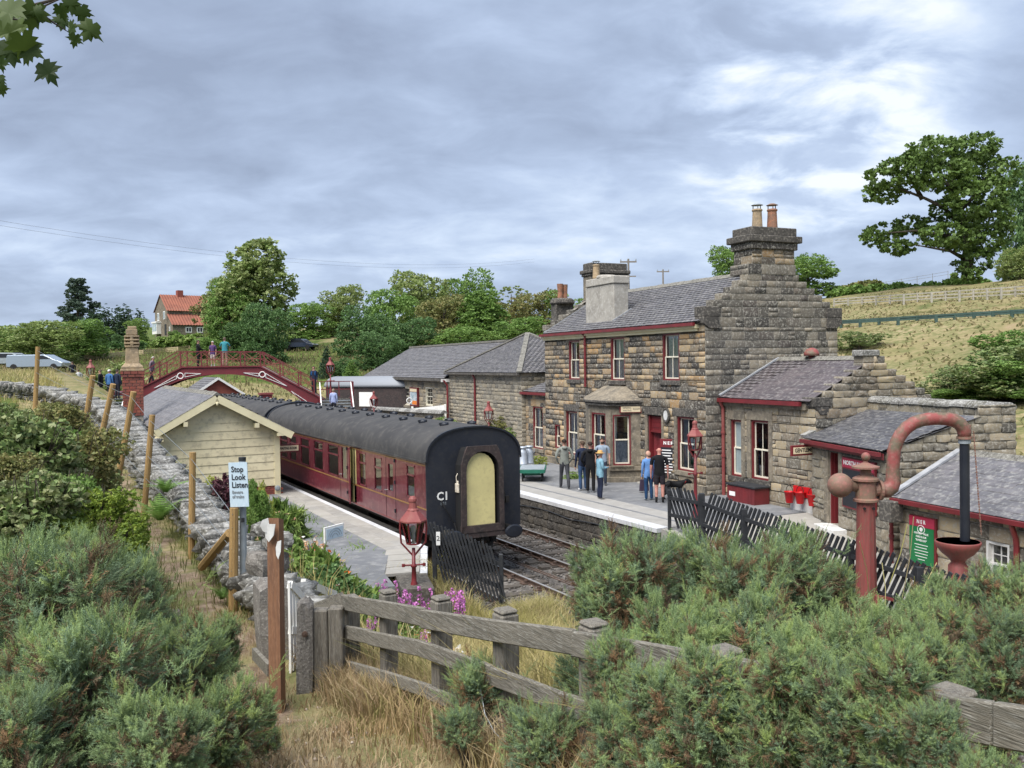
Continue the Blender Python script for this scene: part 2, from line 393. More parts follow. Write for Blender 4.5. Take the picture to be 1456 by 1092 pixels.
class MB:
 def __init__(s):
  s.v,s.f,s.m = [],[],[]
 def add(s,vs,fs,m=0):
  n = len(s.v)
  s.v += [tuple(v) for v in vs]
  s.f += [tuple(i + n for i in f) for f in fs]
  s.m += [m] * len(fs)
  return s
 def box(s,x0,y0,z0,x1,y1,z1,m=0,mx=None):
  vs = [Vector(p) for p in ((x0,y0,z0),(x1,y0,z0),(x1,y1,z0),(x0,y1,z0),(x0,y0,z1),(x1,y0,z1),(x1,y1,z1),(x0,y1,z1))]
  if mx is not None:
   vs = [mx @ v for v in vs]
  return s.add(vs,[(0,3,2,1),(4,5,6,7),(0,1,5,4),(1,2,6,5),(2,3,7,6),(3,0,4,7)],m)
 def bar(s,p,q,w,h,m=0,up=(0,0,1)):
  p,q = Vector(p),Vector(q)
  d = (q - p).normalized()
  up = Vector(up)
  if abs(d.dot(up)) > 0.98:
   up = Vector((0,1,0))
  x = d.cross(up).normalized() * (w / 2)
  y = x.cross(d).normalized() * (h / 2)
  vs = [p - x - y,p + x - y,p + x + y,p - x + y,q - x - y,q + x - y,q + x + y,q - x + y]
  return s.add(vs,[(3,2,1,0),(4,5,6,7),(0,1,5,4),(1,2,6,5),(2,3,7,6),(3,0,4,7)],m)
 def tube(s,pts,r,n=8,m=0,caps=True):
  pts = [Vector(p) for p in pts]
  rs = r if isinstance(r,(list,tuple)) else [r] * len(pts)
  base,x = len(s.v),None
  for i,p in enumerate(pts):
   d = (pts[min(i + 1,len(pts) - 1)] - pts[max(i - 1,0)]).normalized()
   if x is None:
    x = d.orthogonal().normalized()
   else:
    x = (x - d * x.dot(d)).normalized()
   y = d.cross(x)
   for k in range(n):
    a = 2 * math.pi * k / n
    s.v.append(tuple(p + (x * math.cos(a) + y * math.sin(a)) * rs[i]))
  for i in range(len(pts) - 1):
   for k in range(n):
    a,b = base + i * n + k,base + i * n + (k + 1) % n
    s.f.append((a,b,b + n,a + n)); s.m.append(m)
  if caps:
   s.f.append(tuple(base + k for k in reversed(range(n)))); s.m.append(m)
   e = base + (len(pts) - 1) * n
   s.f.append(tuple(e + k for k in range(n))); s.m.append(m)
  return s
 def lathe(s,prof,n=12,c=(0,0,0),m=0,mx=None,phase=0.0):
  base = len(s.v)
  c = Vector(c)
  for r_,z_ in prof:
   for k in range(n):
    a = 2 * math.pi * (k + phase) / n
    v = Vector((r_ * math.cos(a),r_ * math.sin(a),z_))
    s.v.append(tuple(c + (mx @ v if mx is not None else v)))
  for i in range(len(prof) - 1):
   for k in range(n):
    a,b = base + i * n + k,base + i * n + (k + 1) % n
    s.f.append((a,b,b + n,a + n)); s.m.append(m)
  s.f.append(tuple(base + k for k in reversed(range(n)))); s.m.append(m)
  e = base + (len(prof) - 1) * n
  s.f.append(tuple(e + k for k in range(n))); s.m.append(m)
  return s
 def prism(s,poly,off,m=0):
  poly = [Vector(p) for p in poly]
  off = Vector(off)
  n = len(poly)
  vs = poly + [p + off for p in poly]
  fs = [tuple(reversed(range(n))),tuple(range(n,2 * n))] + [(i,(i + 1) % n,n + (i + 1) % n,n + i) for i in range(n)]
  return s.add(vs,fs,m)
 def quad(s,a,b,c,d,m=0):
  return s.add([a,b,c,d],[(0,1,2,3)],m)
 def build(s,name,mats,parent=None,loc=(0,0,0),rot=(0,0,0),smooth=False,bevel=0.0):
  me = bpy.data.meshes.new(name)
  me.from_pydata(s.v,[],s.f)
  for mm in (mats if isinstance(mats,(list,tuple)) else [mats]):
   me.materials.append(mm if not isinstance(mm,str) else M[mm])
  if any(s.m):
   me.polygons.foreach_set('material_index',s.m)
  if smooth:
   me.polygons.foreach_set('use_smooth',[len(f) <= 4 for f in s.f])
  me.update()
  o = link(name,me,parent,loc,rot)
  if bevel:
   b = o.modifiers.new('bevel','BEVEL')
   b.width,b.segments,b.limit_method = bevel,1,'ANGLE'
  return o
def text(s,size,parent,loc,rot,m,name='lettering',align='CENTER',ext=0.002,sx=1.0,bold=0.0):
 c = bpy.data.curves.new(name,'FONT')
 c.body,c.size,c.align_x,c.align_y = s,size,align,'CENTER'
 c.extrude,c.offset = ext,bold
 c.resolution_u = 2
 tmp = bpy.data.objects.new(name,c)
 me = bpy.data.meshes.new_from_object(tmp)      # straight to a mesh, so that the lettering is an object like any other
 bpy.data.objects.remove(tmp)
 me.materials.clear()
 me.materials.append(M[m])
 return link(name,me,parent,loc,rot,(sx,1,1))
# masonry, slates, windows
_sv = {}
def stone_mesh(m,k,rough=1.0):
 key = (m.name,k,rough)
 if key in _sv:
  return _sv[key]
 g = np.random.default_rng(100 + k)
 e = 0.5
 ring = [(-e,-e),(0,-e),(e,-e),(e,0),(e,e),(0,e),(-e,e),(-e,0)]
 v,f = [],[]
 for x,z in ring:
  v.append((x,-0.6,z))
 for x,z in ring:
  v.append((x * g.uniform(.97,1.0),0.25,z * g.uniform(.95,1.0)))
 for x,z in ring:
  v.append((x * g.uniform(.86,.95),0.85 + rough * g.uniform(-.45,.45),z * g.uniform(.82,.93)))
 v.append((g.uniform(-.15,.15),1.0 + rough * g.uniform(-.2,.5),g.uniform(-.12,.12)))
 for i in range(8):
  j = (i + 1) % 8
  f.append((i,j,j + 8)); f.append((i,j + 8,i + 8))
  f.append((i + 8,j + 8,j + 16)); f.append((i + 8,j + 16,i + 16))
  f.append((i + 16,j + 16,24))
 me = npmesh('stone',np.array(v),np.array(f),m,tint=np.full(len(f),0.0))
 _sv[key] = me
 return me
POOL = {}
def pool_add(parent,m,o,sd,nd,s0,s1,t0,t1,dep,gap,rough,up=None):
 """one stone, kept until finish_stones() decides which stand alone"""
 POOL.setdefault(parent.name,[]).append((m,o + sd * ((s0 + s1) / 2) + (up or Vector((0,0,1))) * ((t0 + t1) / 2),sd,nd,up or Vector((0,0,1)),
           s1 - s0 - gap,t1 - t0 - gap,dep,rough))
def finish_stones(parent,nind=300,name='stone',frame=None,nvar=7):
 L = POOL.pop(parent.name,[])
 bpy.context.view_layer.update()
 mw = parent.matrix_world.copy()
 def size(it):
  w = mw @ it[1]
  if w.y < 1:
   return 0
  px,py = w.x / w.y * F + CX,CY - (w.z - CAMZ) / w.y * F
  if px < -20 or px > 1476 or py > 1110:
   return 0
  n = mw.to_3x3() @ it[3]
  if n.dot(w - CAM) > 0:
   return 0
  return it[5] * it[6] / (w.y ** 2)
 L.sort(key=lambda it: -size(it))
 for it in L[:nind]:
  m,c,sd,nd,up,w,h,dep,rough = it
  me = stone_mesh(m,rnd.randrange(nvar),rough)
  o = bpy.data.objects.new(name,me)
  COL.objects.link(o)
  o.parent = parent
  mx = Matrix((sd,nd,up)).transposed().to_4x4()
  mx.translation = c
  o.matrix_local = mx @ Matrix.Diagonal((w,dep * rnd.uniform(.8,1.25),h,1))
 rest = L[nind:]
 if rest:
  mats,V,Fc,MI,T,base = [],[],[],[],[],0
  for m,c,sd,nd,up,w,h,dep,rough in rest:
   if m not in mats:
    mats.append(m)
   me = stone_mesh(m,rnd.randrange(nvar),rough)
   v = np.array([x.co for x in me.vertices])
   f = np.array([tuple(p.vertices) for p in me.polygons])
   A = np.array([sd * w,nd * (dep * rnd.uniform(.8,1.25)),up * h])
   V.append(v @ A + np.array(c)); Fc.append(f + base); base += len(v)
   MI.append(np.full(len(f),mats.index(m))); T.append(np.full(len(f),rnd.random()))
  me = npmesh(name,np.concatenate(V),np.concatenate(Fc),mats,np.concatenate(MI),np.concatenate(T))
  o = link(name,me,parent)
  o['kind'] = 'stuff'
def rows_for(H,opens,rh):
 br = sorted({0.0,H} | {x for o in opens for x in (o[1],o[3]) if 0 < x < H})
 rows = []
 for a,b in zip(br[:-1],br[1:]):
  n = max(1,round((b - a) / rnd.uniform(*rh)))
  cuts = [a] + sorted(a + (b - a) * (k + rnd.uniform(-.18,.18)) / n for k in range(1,n)) + [b]
  rows += list(zip(cuts[:-1],cuts[1:]))
 return rows
def wall(parent,o,sd,nd,L,H,m,opens=(),span=None,rh=(.2,.3),sw=(.26,.62),mort='mortar',dep=.03,gap=.016,rough=1.0,
   rows=None,quoin=None,reveal=.2,name='wall',flat=False,qm=None):
 """coursed stone wall in the plane o + s*sd + t*z facing nd; openings are (s0, t0, s1, t1)"""
 o,sd,nd = Vector(o),Vector(sd).normalized(),Vector(nd).normalized()
 z = Vector((0,0,1))
 m = M[m]
 mb = MB()
 for ri,(t0,t1) in enumerate(rows or rows_for(H,opens,rh)):
  s0,s1 = span((t0 + t1) / 2) if span else (0,L)
  iv = [(s0,s1)]
  for a,b,c,d in opens:
   if b < t1 - 1e-4 and d > t0 + 1e-4:
    nv = []
    for x,y in iv:
     if c <= x or a >= y:
      nv.append((x,y))
     else:
      if a > x: nv.append((x,a))
      if c < y: nv.append((c,y))
    iv = nv
  for x,y in iv:
   P = lambda s,t: o + sd * s + z * t
   mb.quad(P(x,t0),P(y,t0),P(y,t1),P(x,t1))
   if flat:
    continue
   cur = x
   while cur < y - 1e-4:
    w = rnd.uniform(*sw)
    if quoin and ((abs(cur - s0) < .01 and quoin[0])):
     w = .62 if ri % 2 else .36
    end = cur + w
    if y - end < sw[0] * .8:
     end = y
    if quoin and quoin[1] and end == y and abs(y - s1) < .01 and end - cur > .8:
     end = y - (.62 if ri % 2 else .36)
    isq = quoin and ((quoin[0] and abs(cur - s0) < .01) or (quoin[1] and abs(end - s1) < .01))
    if t1 - t0 > .27 and rnd.random() < .35 and not isq and end - cur < .5:
     h_ = (t0 + t1) / 2 + rnd.uniform(-.03,.03)
     pool_add(parent,m,o,sd,nd,cur,end,t0,h_,dep,gap,rough)
     pool_add(parent,m,o,sd,nd,cur,end,h_,t1,dep,gap,rough)
    else:
     pool_add(parent,M[qm] if (isq and qm) else m,o,sd,nd,cur,end,t0,t1,dep,gap,rough)
    cur = end
 for a,b,c,d in opens:
  P = lambda s,t,k: o + sd * s + z * t - nd * k
  for (x0,y0),(x1,y1) in (((a,b),(a,d)),((c,d),(c,b)),((a,d),(c,d)),((c,b),(a,b))):
   mb.quad(P(x0,y0,0),P(x1,y1,0),P(x1,y1,reveal),P(x0,y0,reveal))
 return mb.build(name,M[mort],parent)
def piece(parent,name,o,sd,nd,s0,s1,t0,t1,d0,d1,m,bevel=0.0):
 """a block on a wall: from d0 to d1 out of the wall's plane"""
 o,sd,nd = Vector(o),Vector(sd),Vector(nd)
 mx = Matrix((sd,nd,Vector((0,0,1)))).transposed().to_4x4()
 mx.translation = o
 return MB().box(s0,d0,t0,s1,d1,t1,0,mx).build(name,M[m],parent,bevel=bevel)
def window(parent,o,sd,nd,s0,t0,s1,t1,recess=.13,casing='red',sash='cream_sash',bars=1,curtain='lower',sill=True,glass='glass',rows=1,lintel=True,sillm='dressed_dark',side=True):
 o,sd,nd = Vector(o),Vector(sd),Vector(nd)
 mx = Matrix((sd,nd,Vector((0,0,1)))).transposed().to_4x4()
 mx.translation = o
 w,h = s1 - s0,t1 - t0
 mb = MB()
 c = .055
 mb.box(s0,-recess,t0,s0 + c,-.004,t1,0,mx).box(s1 - c,-recess,t0,s1,-.004,t1,0,mx)
 mb.box(s0 + c,-recess,t1 - c,s1 - c,-.004,t1,0,mx).box(s0 + c,-recess,t0,s1 - c,-.004,t0 + c,0,mx)
 wo = mb.build('window',M[casing],parent)
 a0,a1,b0,b1 = s0 + c,s1 - c,t0 + c,t1 - c
 mid = b0 + (b1 - b0) * .5
 fr = .05
 mb = MB()
 for k,(z0,z1) in enumerate(((b0,mid + .02),(mid - .02,b1))):
  y0,y1 = (-recess + .03,-recess + .065) if k == 0 else (-recess,-recess + .03)
  mb.box(a0,y0,z0,a0 + fr,y1,z1,0,mx).box(a1 - fr,y0,z0,a1,y1,z1,0,mx)
  mb.box(a0 + fr,y0,z0,a1 - fr,y1,z0 + fr,0,mx).box(a0 + fr,y0,z1 - fr * .8,a1 - fr,y1,z1,0,mx)
  for j in range(bars):
   x = a0 + fr + (a1 - a0 - 2 * fr) * (j + 1) / (bars + 1)
   mb.box(x - .012,y0 + .004,z0 + fr,x + .012,y1 - .004,z1 - fr * .8,0,mx)
  for j in range(rows - 1):
   zz_ = z0 + fr + (z1 - z0 - 2 * fr) * (j + 1) / rows
   mb.box(a0 + fr,y0 + .006,zz_ - .011,a1 - fr,y1 - .006,zz_ + .011,0,mx)
 mb.build('sash',M[sash],wo)
 mb = MB()
 yq = -recess + .012
 q = [mx @ Vector(p) for p in ((a0,yq,b0),(a1,yq,b0),(a1,yq,b1),(a0,yq,b1))]
 mb.quad(*q).build('pane',M[glass],wo)
 if curtain:
  mb = MB()
  y_ = -recess - .07
  n = 14
  def drape(x0,x1,z0,z1):
   for k in range(n):
    u0,u1 = x0 + (x1 - x0) * k / n,x0 + (x1 - x0) * (k + 1) / n
    f0,f1 = y_ + .02 * (k % 2),y_ + .02 * ((k + 1) % 2)
    mb.quad(*[mx @ Vector(p) for p in ((u0,f0,z0),(u1,f1,z0),(u1,f1,z1),(u0,f0,z1))])
  if curtain == 'lower':
   drape(a0,a1,b0,mid); drape(a0,a0 + w * .26,mid,b1); drape(a1 - w * .22,a1,mid,b1)
  elif curtain == 'full':
   drape(a0,a1,b0,b1)
  elif curtain == 'sides':
   drape(a0,a0 + w * .34,b0,b1); drape(a1 - w * .24,a1,b0,b1)
  elif curtain == 'bay':
   drape(a0,a1,b0,mid); drape(a0,a0 + w * .2,mid,b1)
  mb.build('curtain',M['curtain' if curtain != 'sides' else 'drape'],wo)
 if sill:
  MB().box(s0 - .12,-.1,t0 - .17,s1 + .12,.09,t0 - .003,0,mx).build('sill',M[sillm],wo,bevel=.012)
 return wo
def slates(parent,A,B,C,D,m,rowh=.2,w=.26,nind=0,under='slate_dark',name='slate',thick=.014,skip=None):
 """slates on the plane eave A-B, ridge D-C (left to right seen from outside)"""
 A,B,C,D = map(Vector,(A,B,C,D))
 nrm = (B - A).cross(D - A).normalized()
 MB().quad(A,B,C,D).build('roof',M[under],parent)
 vlen = ((D - A).length + (C - B).length) / 2
 n = max(1,round(vlen / rowh))
 items = []
 ud = (B - A).normalized()
 for i in range(n):
  v0,v1 = i / n,min(1.0,(i + 1.18) / n)
  l0,r0 = A.lerp(D,v0),B.lerp(C,v0)
  l1,r1 = A.lerp(D,v1),B.lerp(C,v1)
  L0 = (l0 - A).dot(ud); Rr = (r0 - A).dot(ud)
  L1,R1 = (l1 - A).dot(ud),(r1 - A).dot(ud)
  lo_,hi_ = max(L0,L1) if i < n - 1 else L0,min(Rr,R1) if i < n - 1 else Rr
  lo_,hi_ = (L0 + L1) / 2,(Rr + R1) / 2
  up = (l1 - l0) - ud * (l1 - l0).dot(ud)
  base = l0 - ud * L0
  base = A + (l0 - A) - ud * (l0 - A).dot(ud)
  k = math.floor(lo_ / w) - 1 + (0.5 if i % 2 else 0)
  while k * w < hi_:
   x0,x1 = max(lo_,k * w),min(hi_,(k + 1) * w)
   k += 1
   if x1 - x0 < .05:
    continue
   if skip and skip((x0 + x1) / 2,(v0 + v1) / 2):
    continue
   j = rnd.uniform(-.006,.006)
   lift = thick * rnd.uniform(1.3,2.3)
   items.append((base + ud * (x0 + x1) / 2 + up * j,ud * (x1 - x0 - .007),up * rnd.uniform(.985,1.01),nrm,lift))
 def corners(it):
  c,u,v,nn,lift = it
  t = thick
  P = []
  for (a,b,l) in ((-.5,0,lift),(.5,0,lift),(.5,1,.003),(-.5,1,.003)):
   P.append(c + u * a + v * b + nn * (l + t))
  for (a,b,l) in ((-.5,0,lift),(.5,0,lift),(.5,1,.003),(-.5,1,.003)):
   P.append(c + u * a + v * b + nn * l)
  return P
 FS = [(0,1,2,3),(4,7,6,5),(0,4,5,1),(1,5,6,2),(3,2,6,7),(0,3,7,4)]
 bpy.context.view_layer.update()
 mw = parent.matrix_world
 items.sort(key=lambda it: (mw @ it[0]).y)
 M_ = M[m]
 if nind:
  key = ('slate_unit',m)
  if key not in _sv:
   _sv[key] = npmesh('slate',np.array([(-.5,0,1.9),(.5,0,1.9),(.5,1,1.15),(-.5,1,1.15),(-.5,0,.9),(.5,0,.9),(.5,1,.15),(-.5,1,.15)],float),np.array(FS),M_)
  for c,u,v,nn,lift in items[:nind]:
   o = bpy.data.objects.new(name,_sv[key])
   COL.objects.link(o)
   o.parent = parent
   mx = Matrix((u,v,nn * thick * rnd.uniform(.9,1.3))).transposed().to_4x4()
   mx.translation = c
   o.matrix_local = mx
 rest = items[nind:]
 if rest:
  V,Fc,T = [],[],[]
  for i,it in enumerate(rest):
   V += [tuple(p) for p in corners(it)]
   Fc += [tuple(q + i * 8 for q in f) for f in FS]
   T += [rnd.random()] * 6
  me = npmesh(name,np.array(V),np.array(Fc),M_,tint=np.array(T))
  o = link(name,me,parent)
  o['kind'] = 'stuff'
X,Y,Z = Vector((1,0,0)),Vector((0,1,0)),Vector((0,0,1))
# terrain
def smooth(a,b,x):
 t = np.clip((x - a) / (b - a),0,1)
 return t * t * (3 - 2 * t)
def vnoise(x,y,s,seed=0):
 """cheap value noise, vectorised"""
 x,y = np.asarray(x) / s,np.asarray(y) / s
 xi,yi = np.floor(x).astype(int),np.floor(y).astype(int)
 fx,fy = x - xi,y - yi
 fx,fy = fx * fx * (3 - 2 * fx),fy * fy * (3 - 2 * fy)
 def hsh(i,j):
  h = (i * 374761393 + j * 668265263 + seed * 974711) & 0x7fffffff
  h = ((h ^ (h >> 13)) * 1274126177) & 0x7fffffff
  return (h & 0xffff) / 65535.0
 return (hsh(xi,yi) * (1 - fx) + hsh(xi + 1,yi) * fx) * (1 - fy) + (hsh(xi,yi + 1) * (1 - fx) + hsh(xi + 1,yi + 1) * fx) * fy
PATHQ = ([-60,-21,-16.5,-13,-10,-5,0,4,8,12,16,40],[6.2,3.9,3.1,2.42,2.5,2.5,2.75,3.05,3.45,4.35,4.8,5.3])
def H(x,y):
 x,y = np.asarray(x,float),np.asarray(y,float)
 dx,dy = x + 2.18,y - 22.5
 p,q = dx * _c + dy * _s,-dx * _s + dy * _c
 path = np.interp(q,*PATHQ)
 left = path + np.clip(-9.0 - p,0,12) * 0.16 * (1 - smooth(10,20,q))
 low = np.where(q > -2.5,0.72,-0.25)
 low = -0.25 + smooth(-6,1.5,q) * 0.95
 ge = -0.4 - 2.9 * smooth(-7,0,q)          # where the bank has reached the low level
 gs = np.interp(q,[-14,-11,-9,0,4,12],[-6.0,-5.9,-5.75,-5.95,-6.1,-6.4])
 bank = left + (low - left) * smooth(0,1,np.clip((p - gs) / (ge - gs),0,1) ** np.interp(q,[-15,-11.5,3],[1.0,.62,.8]))
 h = np.where(p < gs,left,bank)
 h = np.where(p > -0.35,-0.28,h)
 ramp = np.interp(q,[-12,-8.5,-1.2,0],[-.12,-.05,.66,.72])
 right = np.where(p > 6.5,ramp,-0.28)
 h = np.where((p > 6.6) & ((p > 7.5) | (q < -2.2)),right,h)
 hillr = np.interp(p,[14.5,17,24,33,42,50,58,78,120,200,700],[.7,1.3,3.2,5.6,7.85,8.7,10.1,13.2,14.6,17,30])
 hillr = hillr + (vnoise(x,y,7,3) - .5) * 0.7 * smooth(16,24,p)
 h = np.where(p > 14.5,np.maximum(h,hillr),h)
 far = np.interp(y,[55,70,85,100,120,150,200,300,900,2500],[2.7,4.9,5.5,5.8,7.8,10.6,14,18,30,40])
 far = far + (vnoise(x,y,22,9) - .5) * 1.2
 far = np.maximum(far,np.where(p > 14.5,hillr,0))
 k = smooth(52,84,q)
 h = h * (1 - k) + far * k
 h = h + (vnoise(x,y,1.3,1) - .5) * 0.10 * ((p < -6.2) | (p > 15)) + (vnoise(x,y,.45,2) - .5) * 0.05 * (p < -6.2)
 return h
def Hs(x,y):
 return float(H(np.array([x]),np.array([y]))[0])
def onterrain(px,py,y0=4.0,y1=400.0):
 """walk a picture ray to the ground"""
 d = ray(px,py)
 t,last = y0,y0
 while t < y1:
  w = W(px,py,t)
  if w.z <= Hs(w.x,w.y):
   break
  last,t = t,t * 1.02 + .02
 return W(px,py,(t + last) / 2)
def axis_pts(segs):
 out = []
 for a,b,st in segs:
  out += list(np.arange(a,b,st))
 return np.array(out + [segs[-1][1]])
gx = axis_pts([(-1500,-300,150),(-300,-80,20),(-80,-24,3),(-24,22,.42),(22,80,2.2),(80,300,20),(300,1500,150)])
gy = axis_pts([(-60,-4,8),(-4,36,.42),(36,110,1.6),(110,220,6),(220,500,40),(500,2600,300)])
GX,GY = np.meshgrid(gx,gy)
GZ = H(GX.ravel(),GY.ravel())
nx,ny = len(gx),len(gy)
idx = np.arange(nx * ny).reshape(ny,nx)
fc = np.stack([idx[:-1,:-1],idx[:-1,1:],idx[1:,1:],idx[1:,:-1]],-1).reshape(-1,4)
def groundmat():
 m = bpy.data.materials.new('ground')
 m.use_nodes = True
 N,L = m.node_tree.nodes,m.node_tree.links
 b = N['Principled BSDF']
 b.inputs['Roughness'].default_value = 0.95
 b.inputs['Specular IOR Level'].default_value = 0.1
 pos = N.new('ShaderNodeNewGeometry').outputs['Position']
 def noise(s,d=8):
  n = N.new('ShaderNodeTexNoise')
  n.inputs['Scale'].default_value = s
  n.inputs['Detail'].default_value = d
  n.inputs['Roughness'].default_value = .65
  L.new(pos,n.inputs['Vector'])
  return n.outputs['Fac']
 def ramp(f,st):
  r = N.new('ShaderNodeValToRGB')
  L.new(f,r.inputs[0])
  while len(r.color_ramp.elements) < len(st):
   r.color_ramp.elements.new(.5)
  for e,(p_,c_) in zip(r.color_ramp.elements,st):
   e.position,e.color = p_,(*c_,1)
  return r.outputs[0]
 grass = ramp(noise(.55),[(.36,(.095,.115,.042)),(.46,(.165,.155,.068)),(.56,(.245,.205,.105)),(.68,(.29,.215,.135))])
 dirt = ramp(noise(3.2),[(.36,(.135,.098,.068)),(.5,(.235,.175,.125)),(.66,(.34,.27,.20))])
 big = N.new('ShaderNodeMapRange'); L.new(noise(.085,4),big.inputs[0]); big.inputs[1].default_value,big.inputs[2].default_value = .42,.62
 grass2 = ramp(noise(2.6),[(.36,(.105,.125,.048)),(.48,(.195,.185,.085)),(.58,(.29,.24,.135)),(.7,(.33,.25,.165))])
 lush = ramp(noise(1.4),[(.38,(.045,.075,.018)),(.6,(.12,.15,.04))])
 at = N.new('ShaderNodeAttribute')
 at.attribute_name = 'soil'
 sx = N.new('ShaderNodeSeparateColor')
 L.new(at.outputs['Color'],sx.inputs[0])
 def mix(f,a,c):
  n = N.new('ShaderNodeMix'); n.data_type = 'RGBA'
  L.new(f,n.inputs[0]); L.new(a,n.inputs[6]); L.new(c,n.inputs[7])
  return n.outputs[2]
 def sharpen(f):
  a = N.new('ShaderNodeMath'); a.operation = 'MULTIPLY_ADD'
  L.new(noise(1.8),a.inputs[0]); a.inputs[1].default_value = .9
  s = N.new('ShaderNodeMath'); s.operation = 'ADD'; L.new(f,s.inputs[0])
  a.inputs[2].default_value = -.45
  L.new(a.outputs[0],s.inputs[1])
  r = N.new('ShaderNodeMapRange'); L.new(s.outputs[0],r.inputs[0])
  r.inputs[1].default_value,r.inputs[2].default_value = .42,.6
  return r.outputs[0]
 c = mix(sharpen(sx.outputs[0]),mix(big.outputs[0],grass,grass2),dirt)
 c = mix(sharpen(sx.outputs[1]),c,lush)
 L.new(c,b.inputs['Base Color'])
 bp = N.new('ShaderNodeBump'); bp.inputs['Strength'].default_value = .8; bp.inputs['Distance'].default_value = .06
 L.new(noise(9,10),bp.inputs['Height']); L.new(bp.outputs[0],b.inputs['Normal'])
 return m
M['ground'] = groundmat()
gme = npmesh('ground',np.stack([GX.ravel(),GY.ravel(),GZ],-1),fc,M['ground'],smooth=True)
ca = gme.attributes.new('soil','FLOAT_COLOR','POINT')
dx,dy = GX.ravel() + 2.18,GY.ravel() - 22.5
P_,Q_ = dx * _c + dy * _s,-dx * _s + dy * _c
pc = -6.80 + .12 * np.sin(Q_ * .5) - .25 * smooth(-4,4,Q_)
soil = .7 * np.exp(-((P_ - pc) / .40) ** 2) * smooth(-14.2,-13.2,Q_) * (1 - smooth(3,9,Q_))
soil = np.maximum(soil,.52 * np.exp(-((P_ - (-6.9 - .10 * (Q_ + 13) * -1)) / .8) ** 2) * smooth(-23,-19,-(-Q_)) * (Q_ < -13))
lush = (1 - smooth(-9.6,-8.6,P_)) * (Q_ < 40) + (P_ > -6) * (P_ < -3.2) * (Q_ > -6) * (Q_ < 30) + .75 * (GY.ravel() > 90) * (P_ < 30)
ca.data.foreach_set('color',np.stack([soil,np.clip(lush,0,1),0 * soil,1 + 0 * soil],-1).astype(np.float32).ravel())
tag(link('ground',gme),kind='structure')
# railway
def rail_sheet(name,pts,z,m,thick=.0,kind='structure',parent=None):
 """a slab over a (p, q) outline"""
 mb = MB()
 mb.prism([RF(p,q,z - thick) for p,q in pts],(0,0,thick))
 o = mb.build(name,M[m],parent)
 if kind:
  tag(o,kind=kind)
 return o
M['ballast'] = mat('ballast',(0.11,0.098,0.088),var=(0.055,0.05,0.046),rough=0.95,scale=2.2,bump=1.0,bscale=22,var2=(0.24,0.22,0.20))
M['ballast_stone'] = mat('ballast_stone',(0.16,0.145,0.13),rough=0.95,tints=[(0.10,0.092,0.085),(0.22,0.20,0.18),(0.06,0.055,0.052),(0.28,0.255,0.23),(0.17,0.125,0.10)],var=(0.07,0.065,0.06),scale=6)
bp_,bq_ = np.arange(-.35,6.4,.22),np.arange(-24,70,.35)
BP,BQ = np.meshgrid(bp_,bq_)
bx,by = -2.18 + BP * _c - BQ * _s,22.5 + BP * _s + BQ * _c
bz = -.16 + (vnoise(bx,by,.35,5) - .5) * .09 - .07 * np.exp(-((BP - 3.25) / .5) ** 2)
bi = np.arange(BP.size).reshape(BP.shape)
bf = np.stack([bi[:-1,:-1],bi[:-1,1:],bi[1:,1:],bi[1:,:-1]],-1).reshape(-1,4)
tag(link('ballast_bed',npmesh('ballast_bed',np.stack([bx.ravel(),by.ravel(),bz.ravel()],-1),bf,M['ballast'],smooth=True)),kind='structure')
_oct = np.array([(1,0,0),(-1,0,0),(0,1,0),(0,-1,0),(0,0,1),(0,0,-1)],float)
_of = np.array([(0,2,4),(2,1,4),(1,3,4),(3,0,4),(2,0,5),(1,2,5),(3,1,5),(0,3,5)])
def scatter_stones(name,x,y,z,smin,smax,m):
 n = len(x)
 s = rng.uniform(smin,smax,n)[:,None,None] * rng.uniform(.6,1.2,(n,6,1))
 a = rng.uniform(0,6.28,n)
 v = _oct[None] * s
 vx = v[...,0] * np.cos(a)[:,None] - v[...,1] * np.sin(a)[:,None]
 vy = v[...,0] * np.sin(a)[:,None] + v[...,1] * np.cos(a)[:,None]
 V = np.stack([vx + x[:,None],vy + y[:,None],v[...,2] * .7 + z[:,None]],-1).reshape(-1,3)
 Fs = (_of[None] + (np.arange(n) * 6)[:,None,None]).reshape(-1,3)
 return tag(link(name,npmesh(name,V,Fs,m,tint=np.repeat(rng.random(n),8))),kind='stuff')
sp,sq = rng.uniform(-.3,6.3,15000),rng.uniform(-12,22,15000)
ok = (sp > 2.6) | (sq < 4)
sp,sq = sp[ok],sq[ok]
sx_,sy_ = -2.18 + sp * _c - sq * _s,22.5 + sp * _s + sq * _c
scatter_stones('ballast_gravel',sx_,sy_,-.14 + (vnoise(sx_,sy_,.35,5) - .5) * .09 - .07 * np.exp(-((sp - 3.25) / .5) ** 2),.02,.055,M['ballast_stone'])
TRACKC = (1.62,4.86)
_rail = MB()
_prof = [(-.065,-.14),(.065,-.14),(.065,-.125),(.012,-.105),(.012,-.04),(.035,-.03),(.035,0),(-.035,0),(-.035,-.03),(-.012,-.04),(-.012,-.105),(-.065,-.125)]
